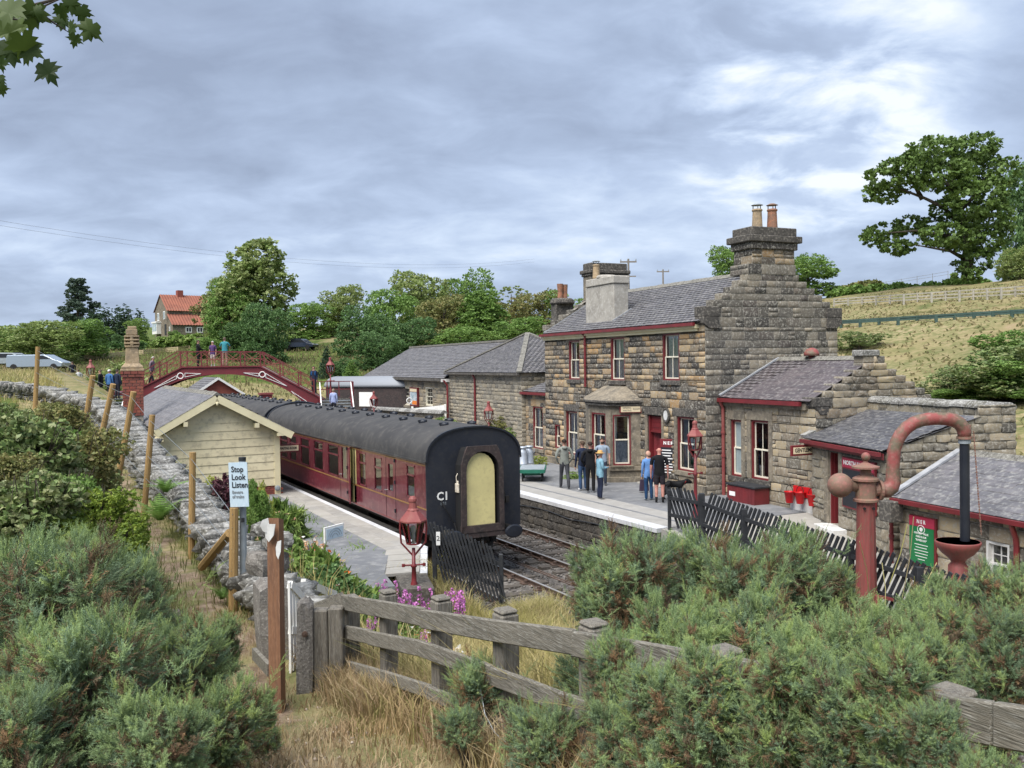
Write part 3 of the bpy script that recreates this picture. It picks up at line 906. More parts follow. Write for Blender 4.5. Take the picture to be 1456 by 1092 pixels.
for ti,c in enumerate(TRACKC):
 tr = tag(empty('railway_track',RF(c,0),28),kind='structure')
 for s in (-.7525,.7525):
  mb = MB()
  mb.prism([(s + a,-24,b) for a,b in _prof],(0,96,0))
  mb.box(s - .033,-24,.0005,s + .033,72,.004,1)
  mb.build('rail',[M['rail_rust'],M['rail_top']],tr)
 sl = MB().box(-1.3,-.125,-.21,1.3,.125,-.125).build('sleeper',M['sleeper'],tr)
 chair = MB()
 for s in (-.7525,.7525):
  chair.box(s - .19,-.09,-.125,s + .19,.09,-.095).box(s + .035,-.05,-.1,s + .1,.05,-.03).box(s - .1,-.05,-.1,s - .035,.05,-.03)
 ch0 = chair.build('rail_chair',M['rail_rust'],sl)
 q = -11.7
 sl.location.y = q
 for k in range(1,75 if ti else 26):
  o = sl.copy(); COL.objects.link(o); o.parent = tr
  o.location = (rnd.uniform(-.03,.03),q + k * .72,rnd.uniform(-.012,.006))
  d = ch0.copy(); COL.objects.link(d); d.parent = o
mb = MB()
for k in range(2):
 mb.tube([RF(3.05 + .1 * k,-11,-.04),RF(3.05 + .1 * k,24,-.04)],.016,6)
tag(mb.build('point_rodding',M['rail_rust']),'pair of rusty signalling rods laid between the two tracks','rodding')
# platforms
LP = [(0,62),(0,0),(-.96,-2.3),(-1.35,-3.7),(-3.05,-3.2),(-3.35,0),(-3.35,62)]
pl = tag(empty('platform',RF(0,0),28),kind='structure')
def loc_sheet(parent,name,pts,z0,z1,m,bevel=0.0):
 mb = MB()
 mb.prism([(p,q,z0) for p,q in pts],(0,0,z1 - z0))
 return mb.build(name,M[m],parent,bevel=bevel)
loc_sheet(pl,'platform_surface',[(-1.02,62),(-1.02,0),(-1.9,-2.1),(-2.1,-3.3),(-3.05,-3.1),(-3.35,0),(-3.35,62)],-.3,.9,'asphalt')
loc_sheet(pl,'platform_wall',[(-.03,62),(-.03,.0),(-.98,-2.28),(-1.35,-3.6),(-2.0,-3.4),(-1.06,0),(-1.06,62)],-.3,.83,'stone_dark')
def slab(parent,pts,z,m,name='paving_slab',d=.075):
 return loc_sheet(parent,name,pts,z - d,z,m,bevel=.006)
q = 0.0
while q < 30:
 w = .62 if q < 16 else 3.0
 for (a,b) in ((-1.015,-.585),(-.58,-.15)):
  slab(pl,[(a,q + .006),(b,q + .006),(b,q + w - .006),(a,q + w - .006)],.905 + rnd.uniform(-.003,.003),'paving')
 slab(pl,[(-.145,q + .004),(0.02,q + .004),(0.02,q + w - .004),(-.145,q + w - .004)],.912,'edge_white','edge_stone',.1)
 q += w
slab(pl,[(-1.015,30),(-.15,30),(-.15,62),(-1.015,62)],.905,'paving')
slab(pl,[(-.145,30),(.02,30),(.02,62),(-.145,62)],.912,'edge_white','edge_stone',.1)
for k in range(4):      # the splayed end of the platform
 f0,f1 = k / 4,(k + 1) / 4
 a0,a1 = (-.96 * f0,-2.3 * f0),(-.96 * f1,-2.3 * f1)
 d = (-.16,.067)
 e = (-1.0,.25)
 slab(pl,[(a0[0],a0[1] - .006),(a1[0],a1[1] + .006),(a1[0] + d[0],a1[1] + d[1] + .006),(a0[0] + d[0],a0[1] + d[1] - .006)],.911 - .07 * f1,'edge_white','edge_stone',.1)
 slab(pl,[(a0[0] + d[0] - .006,a0[1] + d[1] - .008),(a1[0] + d[0] - .006,a1[1] + d[1] + .006),(a1[0] + e[0],a1[1] + e[1] + .006),(a0[0] + e[0],a0[1] + e[1] - .008)],.906 - .01 * k,'paving')
pr = tag(empty('platform',RF(6.4,0),28),kind='structure')
loc_sheet(pr,'platform_surface',[(1.9,62),(1.9,-1.2),(5.5,-1.2),(7.6,2.0),(8.5,62)],-.3,.9,'asphalt')
loc_sheet(pr,'platform_strip',[(.36,62),(.36,-1.05),(1.896,-1.2),(1.896,62)],-.3,.904,'paving')
loc_sheet(pr,'drain_line',[(1.05,62),(1.05,-1.1),(1.17,-1.1),(1.17,62)],.8,.907,'asphalt')
q = -1.05
while q < 40:
 w = 1.9 if q < 20 else 10
 slab(pr,[(-.07,q + .004),(.355,q + .004),(.355,q + w - .004),(-.07,q + w - .004)],.914 + rnd.uniform(-.002,.002),'edge_white','edge_stone',.13)
 q += w
wall(pr,(0,44,-.3),(0,-1,0),(-1,0,0),45.05,1.08,'stone_dark',rh=(.2,.3),sw=(.3,.7),mort='mortar_dark',dep=.04,rough=1.6)
finish_stones(pr,220)
wall(pr,(0,-1.06,-.3),(1,0,0),(0,-1,0),2,1.08,'stone_dark',flat=True,mort='mortar_dark')
pts = []
for k in range(60):
 q_ = 24 - k * .43
 pts.append((-.07,q_,.52 + .09 * abs(math.sin(q_ * .9)) - .03))
MB().tube(pts,.022,6).build('cable',M['fence_black'],pr)
pts = [(0.05,-1.1),(.3,-4.5),(.75,-9.5),(5.2,-11),(5.4,-1.25)]
zz_ = {-1.1: .9,-1.25: .89,-4.5: .5,-9.5: .03,-11: -.02}
mb = MB()
mb.add([(p,q,zz_[q]) for p,q in pts] + [(p,q,-.4) for p,q in pts],[(0,1,2,3,4),(0,5,6,1),(1,6,7,2),(2,7,8,3),(3,8,9,4)])
mb.build('ramp',M['paving'],pr)
# the carriages
CF = Frame(RF(1.62,.6),28.0)
CL = 17.8
HW = 1.37
def build_carriage():
 t = thing('railway_carriage','maroon passenger carriage with black end and yellow gangway door, nearest of the train','train carriage',CF.o,28,'carriages of the maroon train')
 zb,zg,zt = 1.10,2.95,3.83
 wins = []
 for x0,x1,a,b in ((578,590.5,661,708),(532.5,543.5,650,698),(511,521,643.5,691),(467,482.6,632,676),(447,460.5,627,668.5),(428.5,441,623,662),(413,423,619,656)):
  c = (x0 + x1) / 2
  y0,y1 = CF.hit(0,-HW,x1,700).y,CF.hit(0,-HW,x0,700).y
  z1,z0 = CF.hit(0,-HW,c,a).z,CF.hit(0,-HW,c,b).z
  wins.append((CL - y1,z0 - zb,CL - y0,z1 - zb))
 base = wins[4]
 wid = base[2] - base[0]
 s = wins[-1][0]
 while s > 1.4:
  s -= 1.52
  if s > .8:
   wins.append((s,base[1],s + wid,base[3]))
 dl = (CL - CF.hit(0,-HW,552,690).y,CF.hit(0,-HW,555.5,698).z - zb,CL - CF.hit(0,-HW,559,690).y,CF.hit(0,-HW,555.5,660).z - zb)
 od = (CL - CF.hit(0,-HW,498.5,690).y,.06,CL - CF.hit(0,-HW,507,690).y,1.8)
 vd = (CL - CF.hit(0,-HW,486,690).y,base[1] + .02,CL - CF.hit(0,-HW,493.5,690).y,base[3])
 ops = wins + [dl,od,vd]
 wall(t,(-HW,CL,zb),(0,-1,0),(-1,0,0),CL,zg - zb,'slate',opens=ops,flat=True,mort='maroon',rh=(3,4),reveal=.05,name='body_side')
 MB().quad((HW,0,zb),(HW,CL,zb),(HW,CL,zg),(HW,0,zg)).build('body_side',M['maroon'],t)
 MB().quad((-HW,0,zb),(HW,0,zb),(HW,CL,zb),(-HW,CL,zb)).build('floor',M['dark'],t)
 MB().quad((-HW + .55,0.1,zb),(-HW + .55,CL,zb),(-HW + .55,CL,zg),(-HW + .55,0.1,zg)).build('corridor_partition',M['drape'],t)
 P = lambda s,z,d: Vector((-HW - d,CL - s,zb + z))
 for (a,b,c,d) in wins:
  mb = MB()
  for (u0,v0,u1,v1) in ((a,b,a + .045,d),(c - .045,b,c,d),(a,b,c,b + .045),(a,d - .045,c,d),(a,b + (d - b) * .66,c,b + (d - b) * .66 + .05)):
   mb.box(-HW - .006,CL - u1,zb + v0,-HW + .03,CL - u0,zb + v1)
  w = mb.build('window',M['maroon'],t)
  MB().quad(P(a,b,-.02),P(c,b,-.02),P(c,d,-.02),P(a,d,-.02)).build('pane',M['coach_glass'],w)
  if c > CL - 5.4:
   MB().quad(P(a + .02,b,-.07),P(c - .02,b,-.07),P(c - .02,d,-.07),P(a + .02,d,-.07)).build('blind',M['frosted'],w)
 for nm,(a,b,c,d),lab in (('door',(dl[0] - .17,.02,dl[2] + .2,1.78),None),('door',(vd[0] - .12,.02,vd[2] + .1,1.78),None)):
  mb = MB()
  for (u0,v0,u1,v1) in ((a,b,a + .012,d),(c - .012,b,c,d),(a,d,c,d + .012)):
   mb.box(-HW - .006,CL - u1,zb + v0,-HW + .004,CL - u0,zb + v1)
  dr = mb.build('door',M['dark'],t)
  o_ = dl if a < dl[0] < c else vd
  MB().quad(P(o_[0],o_[1],-.03),P(o_[2],o_[1],-.03),P(o_[2],o_[3],-.03),P(o_[0],o_[3],-.03)).build('pane',M['coach_glass'],dr)
  for z_ in (.25,1.05,1.66):
   MB().box(-HW - .03,CL - c + .0,zb + z_,-HW,CL - c + .07,zb + z_ + .1).build('hinge',M['black_paint'],dr)
  MB().tube([P(a + .1,.82,.0),P(a + .1,.82,.05),P(a + .02,.82,.05)],.014,6).build('handle',M['steel'],dr)
 a = CL - od[0]
 lx,ly = -.36,-.93
 mb = MB()
 h0 = Vector((-HW - .01,a,zb + .06))
 tip = h0 + Vector((lx,ly,0)) * .58
 nn = Vector((-ly,lx,0)) * .04
 mb.prism([h0,tip,tip + Z * 1.74,h0 + Z * 1.74],nn,0)
 mb.prism([h0 + nn * 1.05 + Z * .8,tip + nn * 1.05 + Z * .8,tip + nn * 1.05 + Z * 1.7,h0 + nn * 1.05 + Z * 1.7],nn * .1,1)
 tag(mb.build('door',[M['maroon'],M['door_yellow']],t),'carriage door standing ajar with a yellow inner face')
 w_ = od[2] - od[0]
 MB().box(-HW + .02,a - w_ * .36,zb + .06,-HW + .06,a - w_ * .12,zb + 1.78).build('door_post',M['door_yellow'],t)
 MB().box(-HW + .02,a - w_ * .98,zb + .66,-HW + .06,a - w_ * .7,zb + 1.78).build('door_post',M['door_yellow'],t)
 z0 = CF.hit(0,-HW,590,720).z
 for z_,h_,m_ in ((z0,.035,'lining'),(2.86,.02,'lining'),(1.13,.02,'red_dull')):
  MB().box(-HW - .007,0.02,z_,-HW - .002,CL,z_ + h_).build('lining',M[m_],t)
 MB().box(-HW - .05,-.02,2.94,-HW + .01,CL,2.985).box(HW - .01,-.02,2.94,HW + .05,CL,2.985).build('gutter',M['coach_roof'],t)
 prof = []
 for k in range(25):
  a = math.pi * k / 24
  prof.append((-(HW + .03) * math.copysign(abs(math.cos(a)) ** .86,math.cos(a)),zg + .02 + (zt - zg) * math.sin(a) ** .80))
 mb = MB()
 n = len(prof)
 segs = 30
 for j in range(segs + 1):
  for x,z in prof:
   mb.v.append((x,-.03 + (CL + .06) * j / segs,z + .004 * math.sin(j * 1.7 + x * 3)))
 for j in range(segs):
  for k in range(n - 1):
   mb.f.append((j * n + k,j * n + k + 1,(j + 1) * n + k + 1,(j + 1) * n + k)); mb.m.append(0)
 mb.build('roof',M['coach_roof'],t,smooth=True)
 endp = [(-HW,zb)] + [(x * .985,z - .025) for x,z in prof] + [(HW,zb)]
 for yy in (.0,CL - .04):
  e = MB().prism([(x,yy,z) for x,z in endp],(0,.04,0)).build('end_wall',M['coach_end'],t)
  tag(e,'black carriage end with lettering')
 mb = MB()
 for j in range(n - 1):
  (x0,z0_),(x1,z1_) = prof[j],prof[j + 1]
  mb.add([(x0,-.05,z0_),(x1,-.05,z1_),(x1,.02,z1_),(x0,.02,z0_),(x0 * .97,-.05,z0_ - .04),(x1 * .97,-.05,z1_ - .04)],[(0,1,2,3),(0,4,5,1)])
 mb.build('roof_rim',M['black_paint'],t)
 for yy in [1.0 + 1.52 * k for k in range(11)]:
  for xx in (-.42,.42):
   v = MB()
   zc = zg + .02 + (zt - zg) * (1 - (abs(xx) / HW) ** 2) ** .42
   v.lathe([(.11,-.03),(.11,.05),(.06,.10),(.0,.12)],8,(xx,yy,zc)).box(xx - .13,yy - .03,zc + .02,xx + .13,yy + .03,zc + .09)
   v.build('roof_ventilator',M['black_paint'],t)
 gw,gt,iw,it = .62,3.36,.47,3.22
 outer = [(-gw,1.12),(-gw + .02,2.9),(-gw + .14,3.26),(-.42,gt),(.42,gt),(gw - .14,3.26),(gw - .02,2.9),(gw,1.12)]
 inner = [(-iw,1.3)] + [(-iw * math.cos(math.pi * k / 12),2.72 + (it - 2.72) * math.sin(math.pi * k / 12)) for k in range(13)] + [(iw,1.3)]
 mb = MB()
 yf,yb = -.52,-.03
 def ring(y,m):
  no,ni = len(outer),len(inner)
  b = len(mb.v)
  mb.v += [(x,y,z) for x,z in outer] + [(x,y,z) for x,z in inner]
  j = 0
  for i in range(ni - 1):
   tgt = round((i + .5) / (ni - 1) * (no - 1))
   while j < tgt:
    mb.f.append((b + j,b + no + i,b + j + 1)); mb.m.append(m); j += 1
   mb.f.append((b + j,b + no + i,b + no + i + 1)); mb.m.append(m)
  while j < no - 1:
   mb.f.append((b + j,b + no + ni - 1,b + j + 1)); mb.m.append(m); j += 1
  return b
 b0 = ring(yf,0)
 for i in range(len(inner) - 1):
  (x0,z0_),(x1,z1_) = inner[i],inner[i + 1]
  mb.add([(x0,yf,z0_),(x1,yf,z1_),(x1,yb,z1_),(x0,yb,z0_)],[(0,1,2,3)],1)
 for i in range(len(outer) - 1):
  (x0,z0_),(x1,z1_) = outer[i],outer[i + 1]
  mb.add([(x0,yf,z0_),(x1,yf,z1_),(x1,yf + .07,z1_),(x0,yf + .07,z0_)],[(0,1,2,3)],0)
  k = .93
  mb.add([(x0 * k,yf + .07,z0_ - .02),(x1 * k,yf + .07,z1_ - .02),(x1 * k,yb,z1_ - .05),(x0 * k,yb,z0_ - .05)],[(0,1,2,3)],1)
 mb.box(-gw,yf,1.12,gw,yf + .1,1.30).box(-gw - .02,yf + .02,.98,gw + .02,yb,1.12,0)
 g = mb.build('gangway',[M['gangway'],M['dark']],t)
 dp = [(-.42,1.28),(-.42,2.7)] + [(-.42 * math.cos(math.pi * k / 10),2.7 + .47 * math.sin(math.pi * k / 10)) for k in range(11)] + [(.42,2.7),(.42,1.28)]
 MB().prism([(x - .04,-.43,z) for x,z in dp],(0,.04,0)).build('gangway_door',M['door_yellow'],g)
 mb = MB().box(-.34,-.36,1.15,-.30,-.30,1.2)
 mb = MB()
 mb.tube([(-.98,-.02,1.95),(-.90,-.1,1.75),(-.66,-.12,1.35),(-.62,-.2,1.12)],.018,6)
 mb.build('brake_pipe',M['dark'],t)
 mb = MB()
 mb.tube([(.78,-.03,2.0),(.78,-.12,1.9),(.80,-.12,1.3)],.022,6)
 mb.build('steam_pipe',M['dark'],t)
 MB().box(.76,-.09,1.78,.86,-.0,2.05).box(.9,-.07,1.75,1.0,-.0,1.92).build('end_bracket',M['grease'],t)
 MB().box(-1.28,-.12,.93,1.28,.1,1.11).box(-1.2,.1,.95,-1.08,CL - .1,1.1).box(1.08,.1,.95,1.2,CL - .1,1.1).build('underframe',M['grease'],t)
 MB().box(-1.45,2.2,.80,-1.25,CL - 2.2,.85).build('step_board',M['grease'],t)
 mb = MB().box(-.9,6,.42,.9,9.5,.92).box(-.7,10.5,.45,.8,12,.9)
 mb.build('battery_box',M['grease'],t)
 rx = Matrix.Rotation(R(90),3,'X')
 for x in (-.87,.87):
  b = MB().lathe([(.13,.1),(.13,.42),(.07,.43),(.07,.58)],12,(x,.05,1.06),0,rx)
  b = b.build('buffer',M['grease'],t)
  MB().lathe([(.0,.57),(.24,.58),(.25,.61),(.20,.635),(.0,.645)],20,(0,0,0),0,rx).build('buffer_head',M['black_paint'],b,(x,.05,1.06)).scale = (1.06,1,.72)
 cp = MB().tube([(0,-.05,1.02),(0,-.35,1.0),(0,-.42,.9),(0,-.40,.7),(0,-.33,.62)],.045,8)
 cp.build('coupling',M['grease'],t)
 MB().tube([(-.35,-.1,1.0),(-.36,-.3,.85),(-.34,-.32,.6),(-.3,-.2,.45)],.035,8).build('hose',M['dark'],t)
 MB().tube([(.33,-.1,1.0),(.34,-.32,.8),(.3,-.3,.55),(.26,-.15,.5)],.035,8).build('hose',M['dark'],t)
 ry = Matrix.Rotation(R(90),3,'Y')
 for yc in (2.7,CL - 2.7):
  bo = MB()
  for x in (-1.05,1.05):
   bo.box(x - .06,yc - 1.75,.5,x + .06,yc + 1.75,.72).box(x - .1,yc - .5,.35,x + .1,yc + .5,.62)
   for s in (-1.3,1.3):
    bo.box(x - .1,yc + s - .16,.34,x + .1,yc + s + .16,.64)
  bo.box(-1,yc - .2,.45,1,yc + .2,.75).box(-1,yc - 1.75,.55,1,yc - 1.6,.72)
  bo = bo.build('bogie',M['grease'],t)
  for s in (-1.3,1.3):
   for x in (-.75,.75):
    MB().lathe([(.0,-.07),(.46,-.07),(.46,.05),(.40,.06),(.38,.02),(.1,.04),(.0,.04)],24,(x,yc + s,.465),0,ry).build('wheel',M['rail_rust'],bo)
   MB().tube([(-.75,yc + s,.465),(.75,yc + s,.465)],.08,10).build('axle',M['grease'],bo)
 return t
coach = build_carriage()
text('C1',.30,coach,(-.92,-.006,2.05),(R(90),0,0),'letter_white',sx=.95,bold=.008)
text('E21',.12,coach,(-.90,-.006,1.86),(R(90),0,0),'galv',name='lettering')
c2 = dup(coach)
c2.location = RF(1.62,.6 + CL + .75)
c2['label'] = 'maroon passenger carriage behind the first one, mostly hidden by the cream waiting room'
MB().tube([(-1.30,CL - .03,3.02)] + [(-(HW + .07) * math.cos(math.pi * k / 14),CL - .03,3.02 + .90 * math.sin(math.pi * k / 14)) for k in range(1,14)] + [(1.30,CL - .03,3.02)],.045,6).build('roof_end_strip',M['black_paint'],coach)
tl = thing('tail_lamp','square white oil tail lamp hung on the black carriage end','lamp',CF.w(-.50,-.16,2.14),28)
MB().box(-.10,-.10,0,.10,.10,.24).build('body',M['lamp_white'],tl,bevel=.015)
MB().lathe([(.075,.24),(.08,.30),(.05,.33),(.06,.37),(.02,.40)],10).build('chimney',M['lamp_white'],tl)
MB().lathe([(.0,0),(.062,0),(.062,.02),(.0,.025)],14,(.0,-.1,.12),0,Matrix.Rotation(R(90),3,'X')).build('lens',M['dark'],tl)
MB().tube([(-.09,0,.24),(-.10,0,.42),(-.06,0,.50),(.0,0,.52),(.06,0,.50)],.012,6).build('handle',M['lamp_white'],tl)
MB().box(-.03,.1,.02,.03,.16,.3).build('bracket_socket',M['grease'],tl)
gc = thing('grey_carriage','pale grey roofed carriage standing beyond the footbridge steps','train carriage',W(478,540,66),62)
mb = MB()
pr_ = [(-1.4,2.2)] + [(-1.4 * math.cos(math.pi * k / 12),2.2 + .75 * math.sin(math.pi * k / 12)) for k in range(1,12)] + [(1.4,2.2)]
zoff = -3.6
mb.prism([(x,0,z + zoff + .9) for x,z in pr_],(0,-13,0))
mb.build('roof',M['grey_train'],gc,smooth=True)
MB().box(-1.3,-12.9,zoff - .2,1.3,-.1,3.08 + zoff).build('body',M['gangway'],gc)
for k in (3,):
 MB().box(-1.34,-11.6 + 2.4 * k,1.75 + zoff,-1.29,-10.3 + 2.4 * k,2.75 + zoff).build('window',M['white'],gc)
# the station house
ZB = 0.35                                    # walls start a little below the platform
BF = Frame(Vector((6.55,30.47,0)),24.0)   # origin: its corner between front and near gable; x into the building, y away
BL,BW = 12.3,5.84
EAVE,RIDGE = 6.93,8.62
def fh(px,py,a=0.0):
 h = BF.hit(0,a,px,py)
 return h.y,h.z
def rect(px0,px1,py0,py1,a=0.0,L=BL):
 """opening on the front from picture measures -> (s0, t0, s1, t1), s running from the far end to the near end"""
 c = (px0 + px1) / 2
 return (L - fh(px0,py1,a)[0],fh(c,py1,a)[1] - ZB,L - fh(px1,py1,a)[0],fh(c,py0,a)[1] - ZB)
house = thing('station_house','two storey stone station house with stepped gable and tall chimney','house',BF.o,24)
fo,fs,fn = Vector((0,BL,ZB)),-Y,-X
up_w = [rect(809.5,824.6,484,539.6),rect(869,888.4,479.8,541),rect(942.7,966.3,474.3,540.8)]
w_small,w_ground,w_right = rect(789.5,797,604,637),rect(806,822.4,584.8,646),rect(964,989,593,670)
dr = rect(922.5,942.4,590.6,699)
dr = (dr[0],.57,dr[2],dr[3])
HF = EAVE - .12 - ZB
b_near,b_far = fh(911,640)[0],fh(833,640)[0]
opens = up_w + [w_small,w_ground,w_right,dr]
wall(house,fo,fs,fn,BL,HF,'stone_warm',opens=opens,rh=(.21,.31),sw=(.26,.66),quoin=(True,False),mort='mortar_dark')
gl = [(436.9,998),(427,1013),(418,1027.8),(409,1042.6),(399,1057),(390,1063)]
kz = 7.32
st = .232
def gspan(t):
 z = t + ZB
 if z < kz:
  return (0,BW)
 k = int((z - kz) / st)
 return (.34 + .362 * k,BW - .34 - .362 * k)
rows,t = [],0.0
while t < 6.62 - ZB:
 h_ = rnd.uniform(.19,.34)
 rows.append((t,min(t + h_,6.62 - ZB))); t += h_
rows = rows + [(6.62 - ZB,6.97 - ZB),(6.97 - ZB,kz - ZB)] + [(kz - ZB + st * k,kz - ZB + st * (k + 1)) for k in range(6)]
wall(house,(0,0,ZB),X,-Y,BW,8.8 - ZB,'stone_grey',span=gspan,rows=rows,sw=(.3,.72),quoin=(True,True),mort='mortar')
for k in range(6):     # the steps have thickness and a top
 z0 = kz + st * k
 for x0,x1 in ((.34 + .362 * k - .362,.34 + .362 * k + .1),(BW - .34 - .362 * k - .1,BW - .34 - .362 * k + .362)):
  MB().box(x0 + .004,.02,z0 - st + .004,x1,.42,z0,0).build('coping_stone',M['stone_grey'],house,bevel=.02)
for x0,x1,xo in ((-.12,.55,-1),(BW - .55,BW + .16,1)):
 MB().box(x0,-.09,6.98,x1,.45,kz + .01).build('kneeler',M['dressed_dark'],house,bevel=.02)
 q_ = [(x0,6.98),(x1,6.98),(x1,6.58),(x0 + .25,6.58),(x0,6.76)] if xo < 0 else [(x0,6.98),(x1,6.98),(x1,6.76),(x1 - .25,6.58),(x0,6.58)]
 MB().prism([(x,-.085,z) for x,z in q_],(0,.5,0)).build('kneeler',M['dressed_dark'],house,bevel=.015)
wall(house,(BW,BL,ZB),-X,Y,BW,6.9 - ZB,'stone_grey',flat=True,mort='stone_grey')
MB().prism([(0,BL,6.9),(BW,BL,6.9),(BW / 2,BL,RIDGE + .1)],(0,.02,0)).prism([(-.05,BL - .35,6.9),(.2,BL - .35,7.1),(BW / 2,BL - .35,RIDGE + .35),(BW / 2,BL + .05,RIDGE + .35),(-.05,BL + .05,6.9)],(.01,0,0)).build('far_gable',M['stone_grey'],house)
for k in range(7):
 MB().box(-.1 + .42 * k,BL - .34,6.95 + .24 * k,.5 + .42 * k,BL + .06,7.22 + .24 * k).build('coping_stone',M['stone_grey'],house,bevel=.02)
wall(house,(BW,0,ZB),Y,X,BL,6.6,'stone_grey',flat=True,mort='stone_grey')
ov = .22
eo = -ov * (RIDGE - EAVE) / (BW / 2)
slates(house,(-ov,BL - .3,EAVE + eo),(-ov,.10,EAVE + eo),(BW / 2,.10,RIDGE),(BW / 2,BL - .3,RIDGE),'slate',rowh=.185,w=.27)
slates(house,(BW + ov,.40,EAVE + eo),(BW + ov,BL,EAVE + eo),(BW / 2,BL,RIDGE),(BW / 2,.40,RIDGE),'slate',rowh=.5,w=.8)
for k in range(24):
 y0 = .42 + k * .49
 MB().prism([(BW / 2 - .17,y0,RIDGE - .05),(BW / 2,y0,RIDGE + .10 + rnd.uniform(-.01,.01)),(BW / 2 + .17,y0,RIDGE - .05)],(0,.48,0)).build('ridge_tile',M['ridge'],house)
MB().box(-.30,.30,EAVE + eo - .12,-.19,BL + .02,EAVE + eo - .01).build('gutter',M['red'],house)
MB().box(-.19,.30,EAVE + eo - .20,-.02,BL - .02,EAVE + eo - .07).box(-.1,.35,EAVE + eo - .30,-.04,BL - .02,EAVE + eo - .20).build('cornice',M['cream_trim'],house)
MB().box(-.15,BL - .36,EAVE + .1,-.1,BL - .3,EAVE + .1)
MB().bar((-.2,BL - .32,EAVE + eo + .06),(BW / 2,BL - .32,RIDGE + .06),.10,.05).build('flashing',M['lead'],house)
y_,_ = fh(835.5,520)
dp = MB().tube([(-.24,y_,EAVE + eo - .1),(-.12,y_,EAVE - .36),(-.12,y_,4.45)],.052,8)
for z_ in (6.2,5.3):
 dp.lathe([(.07,0),(.07,.06)],8,(-.12,y_,z_))
dp.build('downpipe',M['red'],house)
for i,w in enumerate(up_w):
 window(house,fo,fs,fn,*w,bars=1,curtain='full' if i else 'lower',sillm='dressed_dark')
window(house,fo,fs,fn,*w_small,bars=0,curtain='lower',sill=False)
window(house,fo,fs,fn,*w_ground,bars=1,curtain='full',sillm='dressed')
window(house,fo,fs,fn,*w_right,bars=1,curtain='sides',sillm='dressed')
for w in up_w + [w_ground,w_right,dr]:
 piece(house,'lintel',fo,fs,fn,w[0] - .18,w[2] + .18,w[3] + .004,w[3] + .30,-.1,.055,'dressed' if w in up_w else 'dressed_dark',.012)
for w in (w_right,dr,w_ground):
 for a,b in ((w[0] - .17,w[0] - .006),(w[2] + .006,w[2] + .15)):
  piece(house,'jamb',fo,fs,fn,a,b,w[1],w[3],-.1,.05,'dressed',.01)
piece(house,'plinth',fo,fs,fn,.0,BL - b_far - .05,0,.86,-.02,.07,'dressed')
piece(house,'plinth',fo,fs,fn,BL - b_near + .02,dr[0] - .2,0,.8,-.02,.07,'dressed')
piece(house,'plinth',fo,fs,fn,dr[2] + .18,BL + .02,0,.86,-.02,.07,'dressed')
mx = Matrix((fs,fn,Z)).transposed().to_4x4(); mx.translation = fo
dz = fh(932,612.6)[1] - ZB
d_ = MB().box(dr[0] + .01,-.18,dr[1],dr[0] + .09,-.02,dr[3] - .004,0,mx).box(dr[2] - .09,-.18,dr[1],dr[2] - .01,-.02,dr[3] - .004,0,mx)
d_.box(dr[0] + .09,-.16,dz,dr[2] - .09,-.10,dr[3] - .05,0,mx).box(dr[0] + .09,-.18,dz - .07,dr[2] - .09,-.06,dz,0,mx)
for k in range(3):
 d_.box(dr[0] + .1,-.10,dz + .12 + .2 * k,dr[2] - .1,-.085,dz + .13 + .2 * k,0,mx)
d_ = d_.build('door',M['red'],house)
hx = Matrix.Translation(fo + fs * (dr[0] + .10) + fn * -.18) @ Matrix.Rotation(R(-38),4,'Z')
lf = MB()
for k in range(6):
 lf.box(-.02,0,0,.0,0,0)
lf = MB()
for k in range(6):
 mx2 = Matrix.Translation(fo + fs * (dr[0] + .10) + fn * -.18 + Z * dr[1]) @ Matrix((( (fs - fn * .55).normalized()),(fn + fs * .55).normalized(),Z)).transposed().to_4x4()
 lf.box(.15 * k,-.04,.02,.15 * k + .143,0,dz - dr[1] - .08,0,mx2)
lf.build('door_leaf',M['red'],d_)
piece(house,'doorstep',fo,fs,fn,dr[0] - .2,dr[2] + .3,.45,.62,-.1,.40,'paving',.02)
o = MB().lathe([(.0,.0),(.30,.0),(.30,.05),(.24,.07),(.22,.05),(.0,.05)],24,(0,0,0),0).build('plaque',M['dressed_dark'],house)
py_,pz_ = fh(950,590.5)
o.matrix_local = Matrix.Translation((-.06,py_,pz_)) @ Matrix.Rotation(R(-90),4,'Y') @ Matrix.Diagonal((.95,.68,1,1))
MB().lathe([(.0,.051),(.19,.051),(.19,.06),(.0,.06)],20).build('plaque_face',M['white_dirty'],o)
ba = -1.1
bn,bf_ = BF.hit(0,ba,867,640).y,BF.hit(0,ba,838.5,640).y
bt = BF.hit(0,ba,867,577).z
bay = empty('bay',(0,0,0)); bay.parent = house
def bface(p0,p1,ops,name):
 p0,p1 = Vector((*p0,ZB)),Vector((*p1,ZB))
 s_ = (p1 - p0).normalized()
 n_ = Vector((s_.y,-s_.x,0))
 L_ = (p1 - p0).length
 wall(house,p0,s_,n_,L_,bt - ZB,'dressed',opens=ops,flat=True,mort='dressed',rh=(.5,.8),name='bay_wall',reveal=.1)
 return p0,s_,n_,L_
FA,FB = (ba,bf_),(ba,bn)
f_o,f_s,f_n,f_L = Vector((ba,bf_,ZB)),-Y,-X,bf_ - bn
wl = [BF.hit(0,ba,x,620).y for x in (841.5,861)]
wz = [BF.hit(0,ba,851,y).z for y in (650,587)]
wr = (bf_ - wl[0],wz[0] - ZB,bf_ - wl[1],wz[1] - ZB)
bface(FA,FB,[wr],'front')
window(house,f_o,f_s,f_n,*wr,bars=1,curtain='lower',sillm='dressed')
p0,p1 = Vector((ba,bn,ZB)),Vector((0,b_near,ZB))
s_ = (p1 - p0).normalized(); n_ = Vector((s_.y,-s_.x,0))
